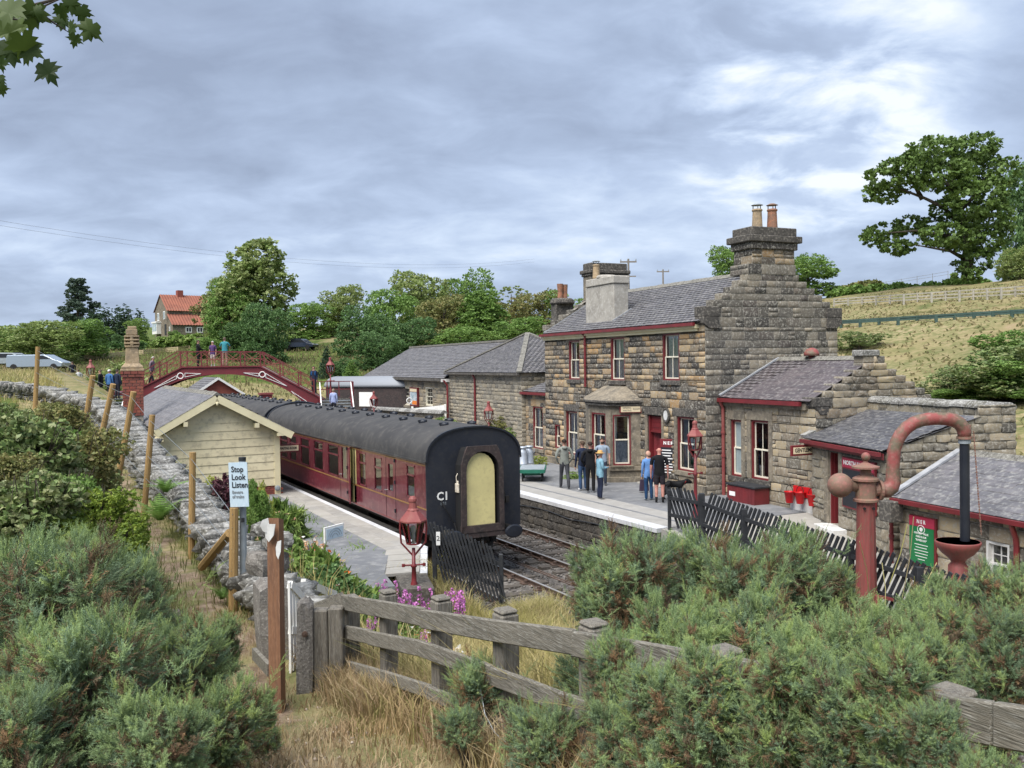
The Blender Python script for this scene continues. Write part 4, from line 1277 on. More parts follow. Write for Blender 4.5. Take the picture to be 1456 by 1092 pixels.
def on_side(px,py):
 o_ = BF.i @ CAM; d = BF.i.to_3x3() @ ray(px,py)
 h = o_ + d * ((p0 - o_).dot(n_) / d.dot(n_))
 return (h - p0).dot(s_),h.z
a0,a1 = on_side(871.5,620)[0],on_side(897,620)[0]
z1,z0 = on_side(884,589.6)[1],on_side(884,661.7)[1]
wr2 = (a0,z0 - ZB,a1,z1 - ZB)
bface((ba,bn),(0,b_near),[wr2],'side')
window(house,p0,s_,n_,*wr2,bars=0,curtain='bay',sillm='dressed')
bface((0,b_far),(ba,bf_),[],'farside')
for (o_,s2,n2,L_,wq) in ((f_o,f_s,f_n,f_L,wr),(p0,s_,n_,(p1 - p0).length,wr2)):
 piece(house,'sill_course',o_,s2,n2,-.04,L_ + .04,wq[1] - .2,wq[1] - .02,-.02,.09,'dressed',.015)
 piece(house,'plinth',o_,s2,n2,-.05,L_ + .05,0,.75,-.02,.06,'dressed',.02)
 for a,b in ((-.02,wq[0] - .05),(wq[2] + .05,L_ + .02)):
  piece(house,'pilaster',o_,s2,n2,a,b,wq[1],bt - ZB - .2,-.01,.035,'dressed',.01)
corn = [(.02,b_far + .12),(ba - .14,bf_ + .06),(ba - .14,bn - .10),(.02,b_near - .16)]
mb = MB()
for (g,z0_,z1_) in ((0,bt - .02,bt + .10),(.06,bt + .10,bt + .2)):
 mb.prism([(x - (g if x < 0 else 0),y + (g if y > (bn + bf_) / 2 else -g),z0_) for x,y in corn],(0,0,z1_ - z0_))
mb.build('cornice',M['dressed_dark'],house,bevel=.02)
ztop = fh(876,549)[1]
yt0,yt1 = fh(892,549)[0],fh(861,549)[0]
low = [(x * 1.03,y,bt + .2) for x,y in corn]
top = [(0,yt1,ztop),(-.06,yt1 - .02,ztop),(-.06,yt0 + .02,ztop),(0,yt0,ztop)]
mb = MB()
mb.add(low + top,[(0,1,5,4),(1,2,6,5),(2,3,7,6),(4,5,6,7)])
mb.build('bay_roof',M['dressed'],house)
bpy.data.objects.remove(bay)
sy,sz_ = on_side(896,582)
ms = thing('cream_sign','small red framed cream sign over the bay window reading GENERAL WAITING ROOM','sign',BF.w(*(p0 + s_ * sy + n_ * .08).xy,sz_ - .14),24 + math.degrees(math.atan2(s_.y,s_.x)))
MB().box(-.42,-.02,0,.42,.03,.30).build('frame',M['red'],ms,bevel=.01)
MB().box(-.37,-.035,.045,.37,-.02,.255).build('panel',M['sign_cream'],ms)
text('GENERAL',.085,ms,(-.14,-.038,.20),(R(90),0,0),'letter_black',sx=.9)
text('WAITING',.085,ms,(-.14,-.038,.10),(R(90),0,0),'letter_black',sx=.9)
text('ROOM',.10,ms,(.22,-.038,.15),(R(90),0,0),'letter_black',sx=.85)
def gx_(px,py):
 h = BF.hit(1,-.02,px,py)
 return h.x,h.z
def cbox(px0,px1,py0,py1,y0,y1,m,name='chimney_course',bev=.025):
 x0,x1 = gx_(px0,(py0 + py1) / 2)[0],gx_(px1,(py0 + py1) / 2)[0]
 c = (px0 + px1) / 2
 return MB().box(x0,y0,gx_(c,py1)[1],x1,y1,gx_(c,py0)[1]).build(name,M[m],house,bevel=bev)
chy = .95
zt_,zbm = gx_(1098,376)[1],gx_(1098,400)[1]
x0,x1 = gx_(1063.5,388)[0],gx_(1131,388)[0]
for (xa,xb,za,zb_,m_) in ((x0,x1,kz + st * 5 - .02,zt_,'stone_grey'),(gx_(1069,366)[0],gx_(1129,366)[0],zt_,gx_(1098,355)[1],'stone_warm')):
 wall(house,(xa,-.03,za),X,-Y,xb - xa,zb_ - za,m_,rh=(.2,.3),sw=(.35,.8),dep=.03,mort='mortar',name='chimney_stack')
 wall(house,(xb,-.03,za),Y,X,chy + .03,zb_ - za,m_,rh=(.2,.3),sw=(.35,.8),dep=.03,mort='mortar',name='chimney_stack')
 wall(house,(xa,chy,za),-Y,-X,chy + .03,zb_ - za,m_,rh=(.2,.3),sw=(.35,.8),dep=.03,mort='mortar',name='chimney_stack')
 MB().quad((xa,-.03,zb_),(xb,-.03,zb_),(xb,chy,zb_),(xa,chy,zb_)).quad((xb,chy,za),(xa,chy,za),(xa,chy,zb_),(xb,chy,zb_)).build('chimney_stack',M['mortar'],house)
cbox(1065,1132,345,355,-.12,chy + .06,'stone_warm')
cbox(1061,1136.5,335.5,345,-.2,chy + .15,'dressed_dark')
cbox(1067,1131,323.5,335.5,-.1,chy + .04,'dressed_dark')
def pot(parent,c,r,h,m,cap=True,lean=0.0):
 p = MB().lathe([(r * 1.08,0),(r * 1.0,.08),(r * .86,h * .84),(r * .86,h * .88),(r * 1.0,h * .9),(r * 1.0,h * .97),(r * .8,h)],16,c).build('chimney_pot',M[m],parent,smooth=True)
 if cap:
  mb = MB().lathe([(r * 1.15,h + .13),(r * .5,h + .19),(0,h + .2)],14,c)
  for k in range(3):
   a = k * 2.1
   mb.box(c[0] + r * .8 * math.cos(a) - .012,c[1] + r * .8 * math.sin(a) - .012,c[2] + h - .02,c[0] + r * .8 * math.cos(a) + .012,c[1] + r * .8 * math.sin(a) + .012,c[2] + h + .14)
  mb.build('pot_cowl',M['crane_brown' if m == 'terracotta' else 'galv'],p)
for px,m_ in ((1088.5,'buff'),(1110,'terracotta')):
 x_,z_ = gx_(px,323.5)
 pot(house,(x_,.42,z_ - .01),.185,gx_(px,294)[1] - z_,m_)
xr = -.02 + (6.95 - EAVE)
h0 = BF.hit(0,.35,832.8,455); h1 = BF.hit(0,.35,873,455)
zt2 = BF.hit(0,.35,853,395).z
MB().box(.35,h1.y,6.9,1.05,h0.y,zt2 - .32).box(.30,h1.y - .05,zt2 - .32,1.1,h0.y - .1,zt2).build('chimney',M['concrete'],house,bevel=.03)
MB().lathe([(.42,0),(.42,.05),(.36,.12)],16,(.7,(h0.y + h1.y) / 2,zt2)).build('chimney_cap',M['concrete'],house)
pot(house,(.7,h0.y - .35,zt2 + .04),.16,.62,'buff')
MB().bar((.3,h1.y - .02,7.12),(1.2,h1.y - .02,7.62),.05,.14).build('flashing',M['lead'],house)
hA,hB = BF.hit(1,BL,831,400),BF.hit(1,BL,882,400)
zc1 = BF.hit(1,BL,857,376).z
yb = BL - .3
for (e_,z0_,z1_,m_) in ((0,8.0,zc1 - .62,'dressed'),(.06,zc1 - .62,zc1 - .5,'dressed_dark'),(.12,zc1 - .5,zc1 - .32,'dressed_dark'),(-.0,zc1 - .32,zc1,'dressed_dark')):
 MB().box(hA.x - e_,yb - .35 - e_,z0_,hB.x + e_,yb + .45 + e_,z1_).build('chimney',M[m_],house,bevel=.03)
finish_stones(house,300)
# wing behind with its own small chimney (seen over the lower roofs)
rc = thing('rear_chimney','small stone chimney with a broken red pot behind the station house','chimney',W(800,470,47.5),24)
zc = W(800,424,47.5).z - W(800,470,47.5).z
MB().box(-.52,-.3,-3,.52,.3,zc - .3).box(-.8,-.36,-3,-.5,.36,.1).build('stack',M['dressed_dark'],rc,bevel=.02)
MB().lathe([(.62,0),(.66,.06),(.62,.22),(.5,.3)],16,(0,0,zc - .32)).build('cap',M['dressed_dark'],rc)
MB().lathe([(.15,0),(.13,.3),(.17,.75)],10,(-.12,0,zc)).lathe([(.13,0),(.12,.2),(.15,.72)],10,(.17,0,zc)).build('pot',M['terracotta'],rc)
# gentlemen's block
GO = Vector((7.21,30.76,0))
gd_ = 24.0
GF = Frame(BF.w(.72,0),gd_)
gq = GF.i @ Vector((8.99,26.7,0))
GL,GW = -gq.y,4.72
GE,GR = 4.30,5.50
gents = thing('low_stone_block','single storey stone block with stepped gable beside the station house','building',GF.o,gd_)
def gr(px0,px1,py0,py1):
 c = (px0 + px1) / 2
 y0,y1 = GF.hit(0,0,px0,py1).y,GF.hit(0,0,px1,py1).y
 return (-y0,GF.hit(0,0,c,py1).z - ZB,-y1,GF.hit(0,0,c,py0).z - ZB)
go_,gs_,gn_ = Vector((0,0,ZB)),-Y,-X
w1,w2 = gr(1040.5,1055.5,597,677),gr(1069,1094,598,682)
wall(gents,go_,gs_,gn_,GL,GE - ZB - .05,'stone_pale',opens=[w1,w2],rh=(.22,.34),sw=(.28,.7),quoin=(False,True),mort='mortar_dark')
window(gents,go_,gs_,gn_,*w1,bars=0,glass='frosted',curtain=None,sillm='dressed_dark')
window(gents,go_,gs_,gn_,*w2,bars=1,curtain=None,sillm='dressed_dark')
mx = Matrix((gs_,gn_,Z)).transposed().to_4x4(); mx.translation = go_
MB().box(w2[0] + .09,-.34,w2[1] + .07,w2[2] - .09,-.3,(w2[1] + w2[3]) / 2,0,mx).build('shutter',M['red'],gents)
for w in (w1,w2):
 for a,b in ((w[0] - .2,w[0] - .006),(w[2] + .006,w[2] + .2)):
  piece(gents,'jamb',go_,gs_,gn_,a,b,w[1],w[3],-.1,.05,'dressed',.01)
piece(gents,'lintel',go_,gs_,gn_,w1[0] - .2,w1[2] + .18,w1[3] + .004,w1[3] + .3,-.1,.05,'dressed',.01)
piece(gents,'lintel',go_,gs_,gn_,w2[0] - .2,w2[2] + .2,w2[3] + .004,w2[3] + .3,-.1,.052,'dressed',.01)
piece(gents,'plinth',go_,gs_,gn_,0,GL,0,.62,-.02,.06,'dressed')
gk = GE + .02
gst = .205
def gspan2(t):
 z = t + ZB
 k = int(max(0,z - gk) / gst) if z > gk else -1
 return (0,GW) if k < 0 else (.30 + .40 * k,GW - .30 - .40 * k)
rows,t = [],0.0
while t < gk - ZB:
 h_ = rnd.uniform(.22,.33)
 rows.append((t,min(t + h_,gk - ZB))); t += h_
rows += [(gk - ZB + gst * k,gk - ZB + gst * (k + 1)) for k in range(6)]
wall(gents,(0,-GL,ZB),X,-Y,GW,6,'stone_pale',span=gspan2,rows=rows,sw=(.35,.8),quoin=(True,True),mort='mortar',rough=1.6,dep=.06)
for k in range(6):
 z0 = gk + gst * (k + 1)
 for a,b in ((.30 + .40 * k,.30 + .40 * k + .5),(GW - .30 - .40 * k - .5,GW - .30 - .40 * k)):
  MB().box(a,-GL + .02,z0 - gst + .004,b,-GL + .45,z0 + .01).build('coping_stone',M['stone_grey'],gents,bevel=.025)
MB().box(GW / 2 - .55,-GL - .02,gk + gst * 6,GW / 2 + .2,-GL + .42,gk + gst * 6 + .2).build('coping_stone',M['stone_lichen'],gents,bevel=.03)
MB().box(-.1,-GL - .08,gk - .26,.5,-GL + .5,gk + .03).build('kneeler',M['dressed_dark'],gents,bevel=.025)
MB().prism([(-.08,-GL - .07,gk - .26),(.45,-GL - .07,gk - .26),(.45,-GL - .07,gk - .5),(.12,-GL - .07,gk - .5)],(0,.5,0)).build('kneeler',M['dressed_dark'],gents,bevel=.02)
slates(gents,(-.2,-.02,GE - .08),(-.2,-GL + .06,GE - .08),(GW / 2,-GL + .06,GR - .03),(GW / 2,-.02,GR - .03),'slate_purple',rowh=.2,w=.30,nind=150)
slates(gents,(GW + .2,-GL + .42,GE - .08),(GW + .2,-.02,GE - .08),(GW / 2,-.02,GR),(GW / 2,-GL + .42,GR),'slate_purple',rowh=.5,w=.7)
wall(gents,(GW,-GL,ZB),Y,X,GL,GE - ZB,'stone_pale',flat=True)
MB().box(-.28,-GL + .42,GE - .22,-.17,.0,GE - .09).build('gutter',M['red'],gents)
MB().box(-.12,-GL + .3,GE - .34,-.01,0,GE - .14).build('cornice',M['dressed'],gents)
MB().tube([(-.23,-.14,GE - .2),(-.11,-.14,GE - .45),(-.11,-.14,1.6),(-.11,-.14,.9)],.058,8).lathe([(.078,0),(.078,.07)],8,(-.11,-.14,3.0)).lathe([(.078,0),(.078,.07)],8,(-.11,-.14,2.2)).build('downpipe',M['red_dull'],gents)
MB().bar((-.2,-.03,GE - .0),(GW / 2,-.03,GR + .05),.16,.05).build('flashing',M['lead'],gents)
for k in range(9):
 y0 = -.05 - k * .47
 if y0 - .46 > -GL + .4:
  MB().prism([(GW / 2 - .16,y0,GR - .05),(GW / 2,y0,GR + .08),(GW / 2 + .16,y0,GR - .05)],(0,-.46,0)).build('ridge_tile',M['ridge'],gents)
h = GF.hit(0,GW / 2,1154,504)
MB().lathe([(.10,-.1),(.10,.1)],12,(GW / 2,h.y,GR)).lathe([(.26,.1),(.25,.2),(.18,.31),(.08,.36),(0,.37)],14,(GW / 2,h.y,GR)).build('roof_vent',M['crane_red'],gents,smooth=True)
wp = gr(1127,1166,708,743)
piece(gents,'whitewashed_patch',go_,gs_,gn_,wp[0],wp[2],wp[1],wp[3],-.02,.10,'white_dirty',.02)
finish_stones(gents,300)
gh = GF.hit(0,0,1164,639)
sg = thing('hanging_sign','red framed cream sign reading GENTLEMEN sticking out from the stone block','sign',GF.w(-.02,gh.y,gh.z - .15),gd_ - 2)
MB().box(-1.0,-.03,0,-.02,.03,.31).build('frame',M['red'],sg,bevel=.008)
MB().box(-.93,-.04,.06,-.09,-.03,.25).build('panel',M['sign_cream'],sg)
text('GENTLEMEN',.165,sg,(-.51,-.042,.155),(R(90),0,0),'letter_black',sx=.80,bold=.004)
# lean-to with the dark doorway
LA,LB,LC,LD = Vector((8.85,26.55,0)),Vector((9.42,22.55,0)),Vector((12.9,23.05,0)),Vector((11.3,27.7,0))
lean = thing('lean_to','stone lean-to with dark slate roof and open red door beside the water crane','building',LA,0)
b_,c_,d_2 = LB - LA,LC - LA,LD - LA
s1_ = b_.normalized(); n1 = Vector((s1_.y,-s1_.x,0))
s2_ = (c_ - b_).normalized(); n2 = Vector((s2_.y,-s2_.x,0))
ZL = -.25
zl = Vector((0,0,ZL))
def on_lean(px,py):
 o_ = CAM - LA; d = ray(px,py)
 h = o_ + d * ((-o_).dot(n1) / d.dot(n1))
 return h.dot(s1_),h.z
EA,EH = 3.18,3.98
ld0,ld1 = on_lean(1180,690)[0],on_lean(1194,690)[0]
ldt,ldb = on_lean(1187,643)[1],on_lean(1187,746)[1]
ldo = (ld0,ldb - ZL,ld1,ldt - ZL)
wall(lean,zl,s1_,n1,b_.length,EA - ZL - .05,'stone_mid',opens=[ldo],rh=(.2,.34),sw=(.26,.7),quoin=(False,True),mort='mortar',rough=1.5,dep=.05)
L2 = (c_ - b_).length
def lspan(t):
 z = t + ZL
 if z < EA - .05:
  return (0,L2)
 if z > EH + .0:
  return (L2 - 1.05,L2)
 return ((z - EA + .05) / (EH - EA) * (L2 - 1.05),L2)
rows,t = [],0.0
while t < 4.26 - ZL:
 h_ = rnd.uniform(.18,.3)
 rows.append((t,min(t + h_,4.26 - ZL))); t += h_
wall(lean,b_ + zl,s2_,n2,L2,4.3 - ZL,'stone_mid',span=lspan,rows=rows,sw=(.3,.75),quoin=(True,True),mort='mortar',rough=1.6,dep=.05)
s3 = (d_2 - c_).normalized(); L3 = (d_2 - c_).length
wall(lean,c_ + zl,s3,Vector((s3.y,-s3.x,0)),L3,4.2 - ZL,'stone_mid',flat=True,mort='stone_mid')
wall(lean,d_2 + zl - s2_ * .42,-s3,Vector((-s3.y,s3.x,0)),L3,4.2 - ZL,'stone_mid',rh=(.2,.3),rows=[(3.7,4.0),(4.0,4.2 - ZL)],mort='mortar')
n_c = 9
for k in range(n_c):
 p = c_.lerp(d_2,k / n_c) - s2_ * .22
 q = c_.lerp(d_2,(k + .985) / n_c) - s2_ * .22
 mb = MB()
 pr2 = [s2_ * (-.28) ,s2_ * (-.27) + Z * .10,s2_ * (-.12) + Z * .19,s2_ * .12 + Z * .19,s2_ * .27 + Z * .10,s2_ * .28]
 mb.prism([p + Z * (4.12 + .012 * (k % 3)) + v for v in pr2],q - p)
 mb.build('coping_stone',M['stone_lichen'],lean,bevel=.02)
eA,eB = -s1_ * .12 + n1 * .25,s1_ * .1 + n1 * .25
hC = c_ - s2_ * 1.0
hD = d_2 - s2_ * .45
slates(lean,eA + Z * (EA - .02),b_ + eB + Z * (EA - .02),hC + s1_ * .06 + Z * EH,hD + Z * (EH - .06),'slate_dark',rowh=.2,w=.30,nind=220)
MB().prism([b_ + s2_ * .02 + Z * (EA - .7),b_ + s2_ * .02 + Z * (EA - .03),c_ - s2_ * 1.0 + Z * (EH - .02),c_ - s2_ * .8 + Z * (EA - .7)],n2 * -.05).build('wall',M['stone_mid'],lean)
MB().bar(eA + n1 * .05 + Z * (EA - .1),b_ + eB + n1 * .05 + Z * (EA - .1),.10,.10).bar(eA - n1 * .06 + Z * (EA - .16),b_ + eB - n1 * .06 + Z * (EA - .16),.03,.16).build('gutter',M['red'],lean)
MB().bar(eA + Z * (EA + .04),hD + Z * (EH + .0),.22,.06).build('flashing',M['stone_lichen'],lean)
mx = Matrix((s1_,n1,Z)).transposed().to_4x4(); mx.translation = zl
dl_ = MB().box(ldo[0] - .0,-.15,ldo[1],ldo[0] + .06,-.02,ldo[3],0,mx).box(ldo[0] + .05,-.95,ldo[1],ldo[0] + .10,-.10,ldo[3] - .05,0,mx).build('door',M['red'],lean)
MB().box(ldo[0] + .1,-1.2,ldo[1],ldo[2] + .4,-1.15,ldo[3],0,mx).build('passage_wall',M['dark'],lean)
piece(lean,'lintel',zl,s1_,n1,ldo[0] - .25,ldo[2] + .3,ldo[3] + .004,ldo[3] + .28,-.1,.05,'dressed_dark',.012)
for a,b in ((ldo[0] - .27,ldo[0] - .006),(ldo[2] + .006,ldo[2] + .22)):
 piece(lean,'jamb',zl,s1_,n1,a,b,ldo[1],ldo[3],-.12,.055,'dressed',.012)
piece(lean,'doorstep',zl,s1_,n1,ldo[0] - .1,ldo[2] + .45,ldo[1] - .28,ldo[1] - .004,-.1,.45,'white_dirty',.02)
for k in range(5):
 piece(lean,'cornice_stone',zl,s1_,n1,.0 + .8 * k,.78 + .8 * k,EA - ZL - .32,EA - ZL - .06,-.02,.06,'dressed_dark',.012)
finish_stones(lean,300)
def board(nm,label,px0,px1,py0,py1,fr_origin,sdir,ndir,hitf):
 a0,a1 = hitf(px0,(py0 + py1) / 2)[0],hitf(px1,(py0 + py1) / 2)[0]
 zt_,zb_ = hitf((px0 + px1) / 2,py0)[1],hitf((px0 + px1) / 2,py1)[1]
 t = thing(nm,label,'notice board',fr_origin + sdir * a0 + ndir * .03 + Z * zb_,math.degrees(math.atan2(sdir.y,sdir.x)))
 return t,a1 - a0,zt_ - zb_
nb,w_,h_ = board('notice_board','red framed blackboard on the lean-to wall behind the water crane',1203,1250,653,727,LA.copy(),s1_,n1,on_lean)
MB().box(0,-.09,0,w_,-.02,h_).build('frame',M['red'],nb,bevel=.01)
MB().box(.05,-.10,.06,w_ - .05,-.09,h_ - .32).build('panel',M['blackboard'],nb)
MB().box(.03,-.10,h_ - .28,w_ - .03,-.09,h_ - .03).build('header',M['sign_red'],nb)
text('NORTH EASTERN',.17,nb,(w_ / 2,-.103,h_ - .155),(R(90),0,0),'letter_white',sx=.62 * w_ / .95,bold=.004)
# lamp room: the lowest building, right edge
TA,TB = Vector((9.25,21.85,0)),Vector((10.9,17.2,0))
lowb = thing('lamp_room','low stone building with slate roof and maroon gutter at the right edge','building',TA,0)
t1 = (TB - TA); s4 = t1.normalized(); n4 = Vector((s4.y,-s4.x,0)); e4 = Vector((-s4.y,s4.x,0))
TE,TR_,TW = 2.09,3.10,2.15
ZT = -.45
def on_low(px,py):
 o_ = CAM - TA - n4 * .0; d = ray(px,py)
 h = o_ + d * ((-o_).dot(n4) / d.dot(n4))
 return h.dot(s4),h.z
lw = (on_low(1392,770)[0],.95,on_low(1425,770)[0],1.95)
wall(lowb,e4 * .2 + Z * ZT,s4,n4,t1.length,TE - ZT + .02,'stone_pale',opens=[lw],rh=(.2,.34),sw=(.3,.8),quoin=(True,False),mort='mortar',rough=1.4,dep=.045)
window(lowb,e4 * .2 + Z * ZT,s4,n4,*lw,bars=1,curtain=None,rows=2,casing='white',sash='white',sillm='dressed')
wall(lowb,e4 * .2 + e4 * TW * 2 + Z * ZT,-e4,-s4,TW * 2,TE - ZT,'stone_pale',flat=True)
MB().prism([e4 * .2 + Z * TE,e4 * (.2 + TW * 2) + Z * TE,e4 * (.2 + TW) + Z * (TR_ + .05)],s4 * -.05).build('gable',M['stone_pale'],lowb)
MB().prism([t1 + e4 * .2 + Z * ZT,t1 + e4 * (.2 + TW * 2) + Z * ZT,t1 + e4 * (.2 + TW * 2) + Z * TE,t1 + e4 * (.2 + TW) + Z * TR_,t1 + e4 * .2 + Z * TE],s4 * .02).build('gable',M['stone_pale'],lowb)
slates(lowb,s4 * -.05 + Z * TE,t1 + Z * TE,t1 + e4 * TW + Z * TR_,s4 * -.05 + e4 * TW + Z * TR_,'slate',rowh=.21,w=.30,nind=300)
slates(lowb,t1 + e4 * TW * 2.2 + Z * TE,e4 * TW * 2.2 + Z * TE,e4 * TW + Z * TR_,t1 + e4 * TW + Z * TR_,'slate',rowh=.6,w=.7)
for k in range(11):
 p = e4 * TW + s4 * (.44 * k - .05) + Z * TR_
 MB().prism([p - e4 * .17 - Z * .05,p + Z * .08,p + e4 * .17 - Z * .05],s4 * .43).build('ridge_tile',M['ridge'],lowb)
MB().bar(s4 * -.02 - e4 * .06 + Z * (TE - .05),t1 - e4 * .06 + Z * (TE - .05),.10,.10).build('gutter',M['red'],lowb)
MB().bar(s4 * -.06 + Z * (TE + .08),e4 * TW + s4 * -.06 + Z * (TR_ + .06),.18,.05).build('flashing',M['lead'],lowb)
MB().box(-.12,-.35,TE - .55,.28,.05,TE - .05,0,Matrix((s4,e4,Z)).transposed().to_4x4()).build('kneeler',M['dressed_dark'],lowb,bevel=.02)
a_ = on_low(1440,745)[0]
MB().tube([s4 * a_ - e4 * .05 + Z * (TE - .08),s4 * a_ + e4 * .08 + Z * (TE - .4),s4 * a_ + e4 * .1 + Z * (TE - .55),s4 * a_ + e4 * .1 + Z * -.2],.06,8).build('downpipe',M['red'],lowb)
finish_stones(lowb,260)
gp = thing('downpipe','maroon rainwater pipe standing between the lean-to and the lamp room','pipe',W(1267.5,730,22.1))
MB().tube([(0,0,.25),(0,0,-2.2)],.05,8).lathe([(.07,0),(.07,.08)],8,(0,0,-.6)).build('pipe',M['red'],gp)
gb,w_,h_ = board('notice_board','green notice under a red NER header on the low building wall',1288,1325.5,735,805,TA + e4 * .2,s4,n4,on_low)
MB().box(0,-.07,0,w_,-.0,h_).build('frame',M['red'],gb,bevel=.008)
MB().box(.02,-.08,.03,w_ - .05,-.07,h_ - .26).build('panel',M['sign_green'],gb)
MB().box(.01,-.08,h_ - .25,w_ - .03,-.07,h_ - .02).build('header',M['sign_red'],gb)
text('N E R',.13,gb,(w_ / 2 - .02,-.083,h_ - .135),(R(90),0,0),'letter_white',sx=.85,bold=.003)
for k,(s,z) in enumerate((('OUR BEST VALUE',.70),('FARE IS OUR',.63),('"ROVER DAY"',.56))):
 text(s,.066,gb,(w_ / 2 - .02,-.083,h_ * z - .06),(R(90),0,0),'letter_white',sx=.74 * w_ / .7,bold=.001)
for k in range(6):
 wl_ = (.50,.42,.52,.48,.44,.26)[k] * w_
 MB().box(w_ / 2 - .02 - wl_ / 2,-.083,h_ * (.42 - .06 * k) - .006,w_ / 2 - .02 + wl_ / 2,-.08,h_ * (.42 - .06 * k) + .008).build('text_line',M['letter_white'],gb)
em = MB()
for r_ in (.095,):
 pts = [(w_ / 2 - .02 + r_ * 1.15 * math.cos(a),-.084,h_ * .76 - .03 + r_ * math.sin(a)) for a in np.linspace(0,6.283,21)]
 em.tube(pts,.008,5,caps=False)
em.build('emblem',M['letter_white'],gb)
MB().lathe([(.0,0),(.05,0),(.05,.006),(0,.006)],12,(w_ / 2 - .02,-.08,h_ * .76 - .03),0,Matrix.Rotation(R(90),3,'X')).build('emblem',M['letter_white'],gb)
# red menu board by the door
mh = BF.hit(0,-.15,941.5,669); mh2 = BF.hit(0,-.15,957,669)
mz = BF.hit(0,-.15,949,624.5).z
bb = thing('menu_board','red menu board with white lettering leaning by the station house door','notice board',BF.w(-.22,mh.y,BF.hit(0,-.15,949,669).z),24 - 62)
w_,h_ = .70,mz - BF.hit(0,-.15,949,669).z
MB().box(0,-.05,0,w_,.02,h_).build('frame',M['red'],bb,bevel=.01)
MB().box(.05,-.06,.08,w_ - .06,-.05,h_ - .3).build('panel',M['blackboard'],bb)
text('N E R',.16,bb,(w_ / 2,-.055,h_ - .15),(R(90),0,0),'letter_white',bold=.006)
for k in range(9):
 wl_ = rnd.uniform(.3,.5)
 MB().box(.1,-.064,h_ - .42 - .1 * k,.1 + wl_,-.06,h_ - .385 - .1 * k).build('text_line',M['letter_white'],bb)
# annexe, hipped office and long goods office further along
AF = Frame(BF.w(.35,BL + .02),24)
an = thing('annexe','low annexe with sloping slate roof between station house and hipped building','building',AF.o,24)
AL = 2.95
def ar(px0,px1,py0,py1):
 c = (px0 + px1) / 2
 return (AL - AF.hit(0,0,px0,py1).y,AF.hit(0,0,c,py1).z - ZB,AL - AF.hit(0,0,px1,py1).y,AF.hit(0,0,c,py0).z - ZB)
aw = ar(758.5,772.7,578.5,638)
ae = AF.hit(0,0,765,556).z
wall(an,(0,AL,ZB),-Y,-X,AL,ae - ZB - .1,'stone_warm',opens=[aw],rh=(.22,.32),sw=(.28,.6),mort='mortar')
window(an,(0,AL,ZB),-Y,-X,*aw,bars=1,curtain='lower',sillm='dressed')
slates(an,(-.2,AL,ae - .05),(-.2,.0,ae - .05),(2.6,.0,ae + 1.25),(2.6,AL - 2.2,ae + 1.25),'slate',rowh=.2,w=.27)
MB().box(-.3,.0,ae - .18,-.18,AL + .05,ae - .06).build('gutter',M['red'],an)
finish_stones(an,90)
hA_ = Vector((.45,44.4,0)); hip = Frame(hA_,24)
hp = thing('hipped_building','stone building with hipped slate roof beyond the station house','building',hA_,24)
HL,HWd,HE,HR = 10.3,5.6,5.0,7.12
wall(hp,(0,HL,ZB),-Y,-X,HL,HE - ZB,'stone_mid',rh=(.2,.3),sw=(.3,.7),quoin=(True,True),mort='mortar',rough=1.4)
wall(hp,(0,0,ZB),X,-Y,HWd,HE - ZB,'stone_mid',rh=(.2,.3),sw=(.3,.7),quoin=(True,False),mort='mortar',rough=1.4)
wall(hp,(HWd,HL,ZB),-X,Y,HWd,HE - ZB,'stone_mid',flat=True)
wall(hp,(HWd,0,ZB),Y,X,HL,HE - ZB,'stone_mid',flat=True)
pk = Vector((HWd / 2,HL / 2,HR)); pk2 = pk
c0,c1_,c2_,c3_ = Vector((-.2,-.2,HE)),Vector((HWd + .2,-.2,HE)),Vector((HWd + .2,HL + .2,HE)),Vector((-.2,HL + .2,HE))
pkm,pkf = pk,pk
slates(hp,c3_,c0,pkm - Y * .01,pkf + Y * .01,'slate',rowh=.2,w=.28)
slates(hp,c0,c1_,pkm + X * .01,pkm - X * .01,'slate',rowh=.2,w=.28)
slates(hp,c1_,c2_,pkf + Y * .01,pkm - Y * .01,'slate',rowh=.6,w=.7)
slates(hp,c2_,c3_,pkf - X * .01,pkf + X * .01,'slate',rowh=.6,w=.7)
for e_ in (c0,c3_,c1_):
 for k in range(12):
  p,q = e_.lerp(pk,k / 12),e_.lerp(pk,(k + .97) / 12)
  MB().bar(p + Z * .05,q + Z * .05,.26,.07).build('hip_tile',M['ridge'],hp)
MB().box(-.3,-.2,HE - .12,-.2,HL + .2,HE - .01).build('gutter',M['dressed_dark'],hp)
yp = hip.hit(0,0,677.5,560).y
MB().tube([(-.22,yp,HE - .1),(-.1,yp,HE - .35),(-.1,yp,.9)],.06,8).build('downpipe',M['red'],hp)
finish_stones(hp,300)
LFm = Frame(hip.w(-.12,HL + .02),24)
lg = thing('long_building','long low stone building with slate roof and posters at the far end','building',LFm.o,24)
LL,LWd,LE,LRr = 18.3,8.0,4.62,6.85
def lr(px0,px1,py0,py1):
 c = (px0 + px1) / 2
 return (LL - LFm.hit(0,0,px0,py1).y,LFm.hit(0,0,c,py1).z - ZB,LL - LFm.hit(0,0,px1,py1).y,LFm.hit(0,0,c,py0).z - ZB)
lws = [lr(575.5,584,551,576),lr(605.5,615.5,551,577)]
ldr = lr(541,552,550,580)
ldr = (ldr[0],.55,ldr[2],ldr[3])
wall(lg,(0,LL,ZB),-Y,-X,LL,LE - ZB,'stone_pale',opens=lws + [ldr],rh=(.22,.32),sw=(.3,.7),mort='mortar')
wall(lg,(0,0,ZB),X,-Y,LWd,LE - ZB,'stone_pale',flat=True)
wall(lg,(LWd,LL,ZB),-X,Y,LWd,LE - ZB,'stone_pale',flat=True)
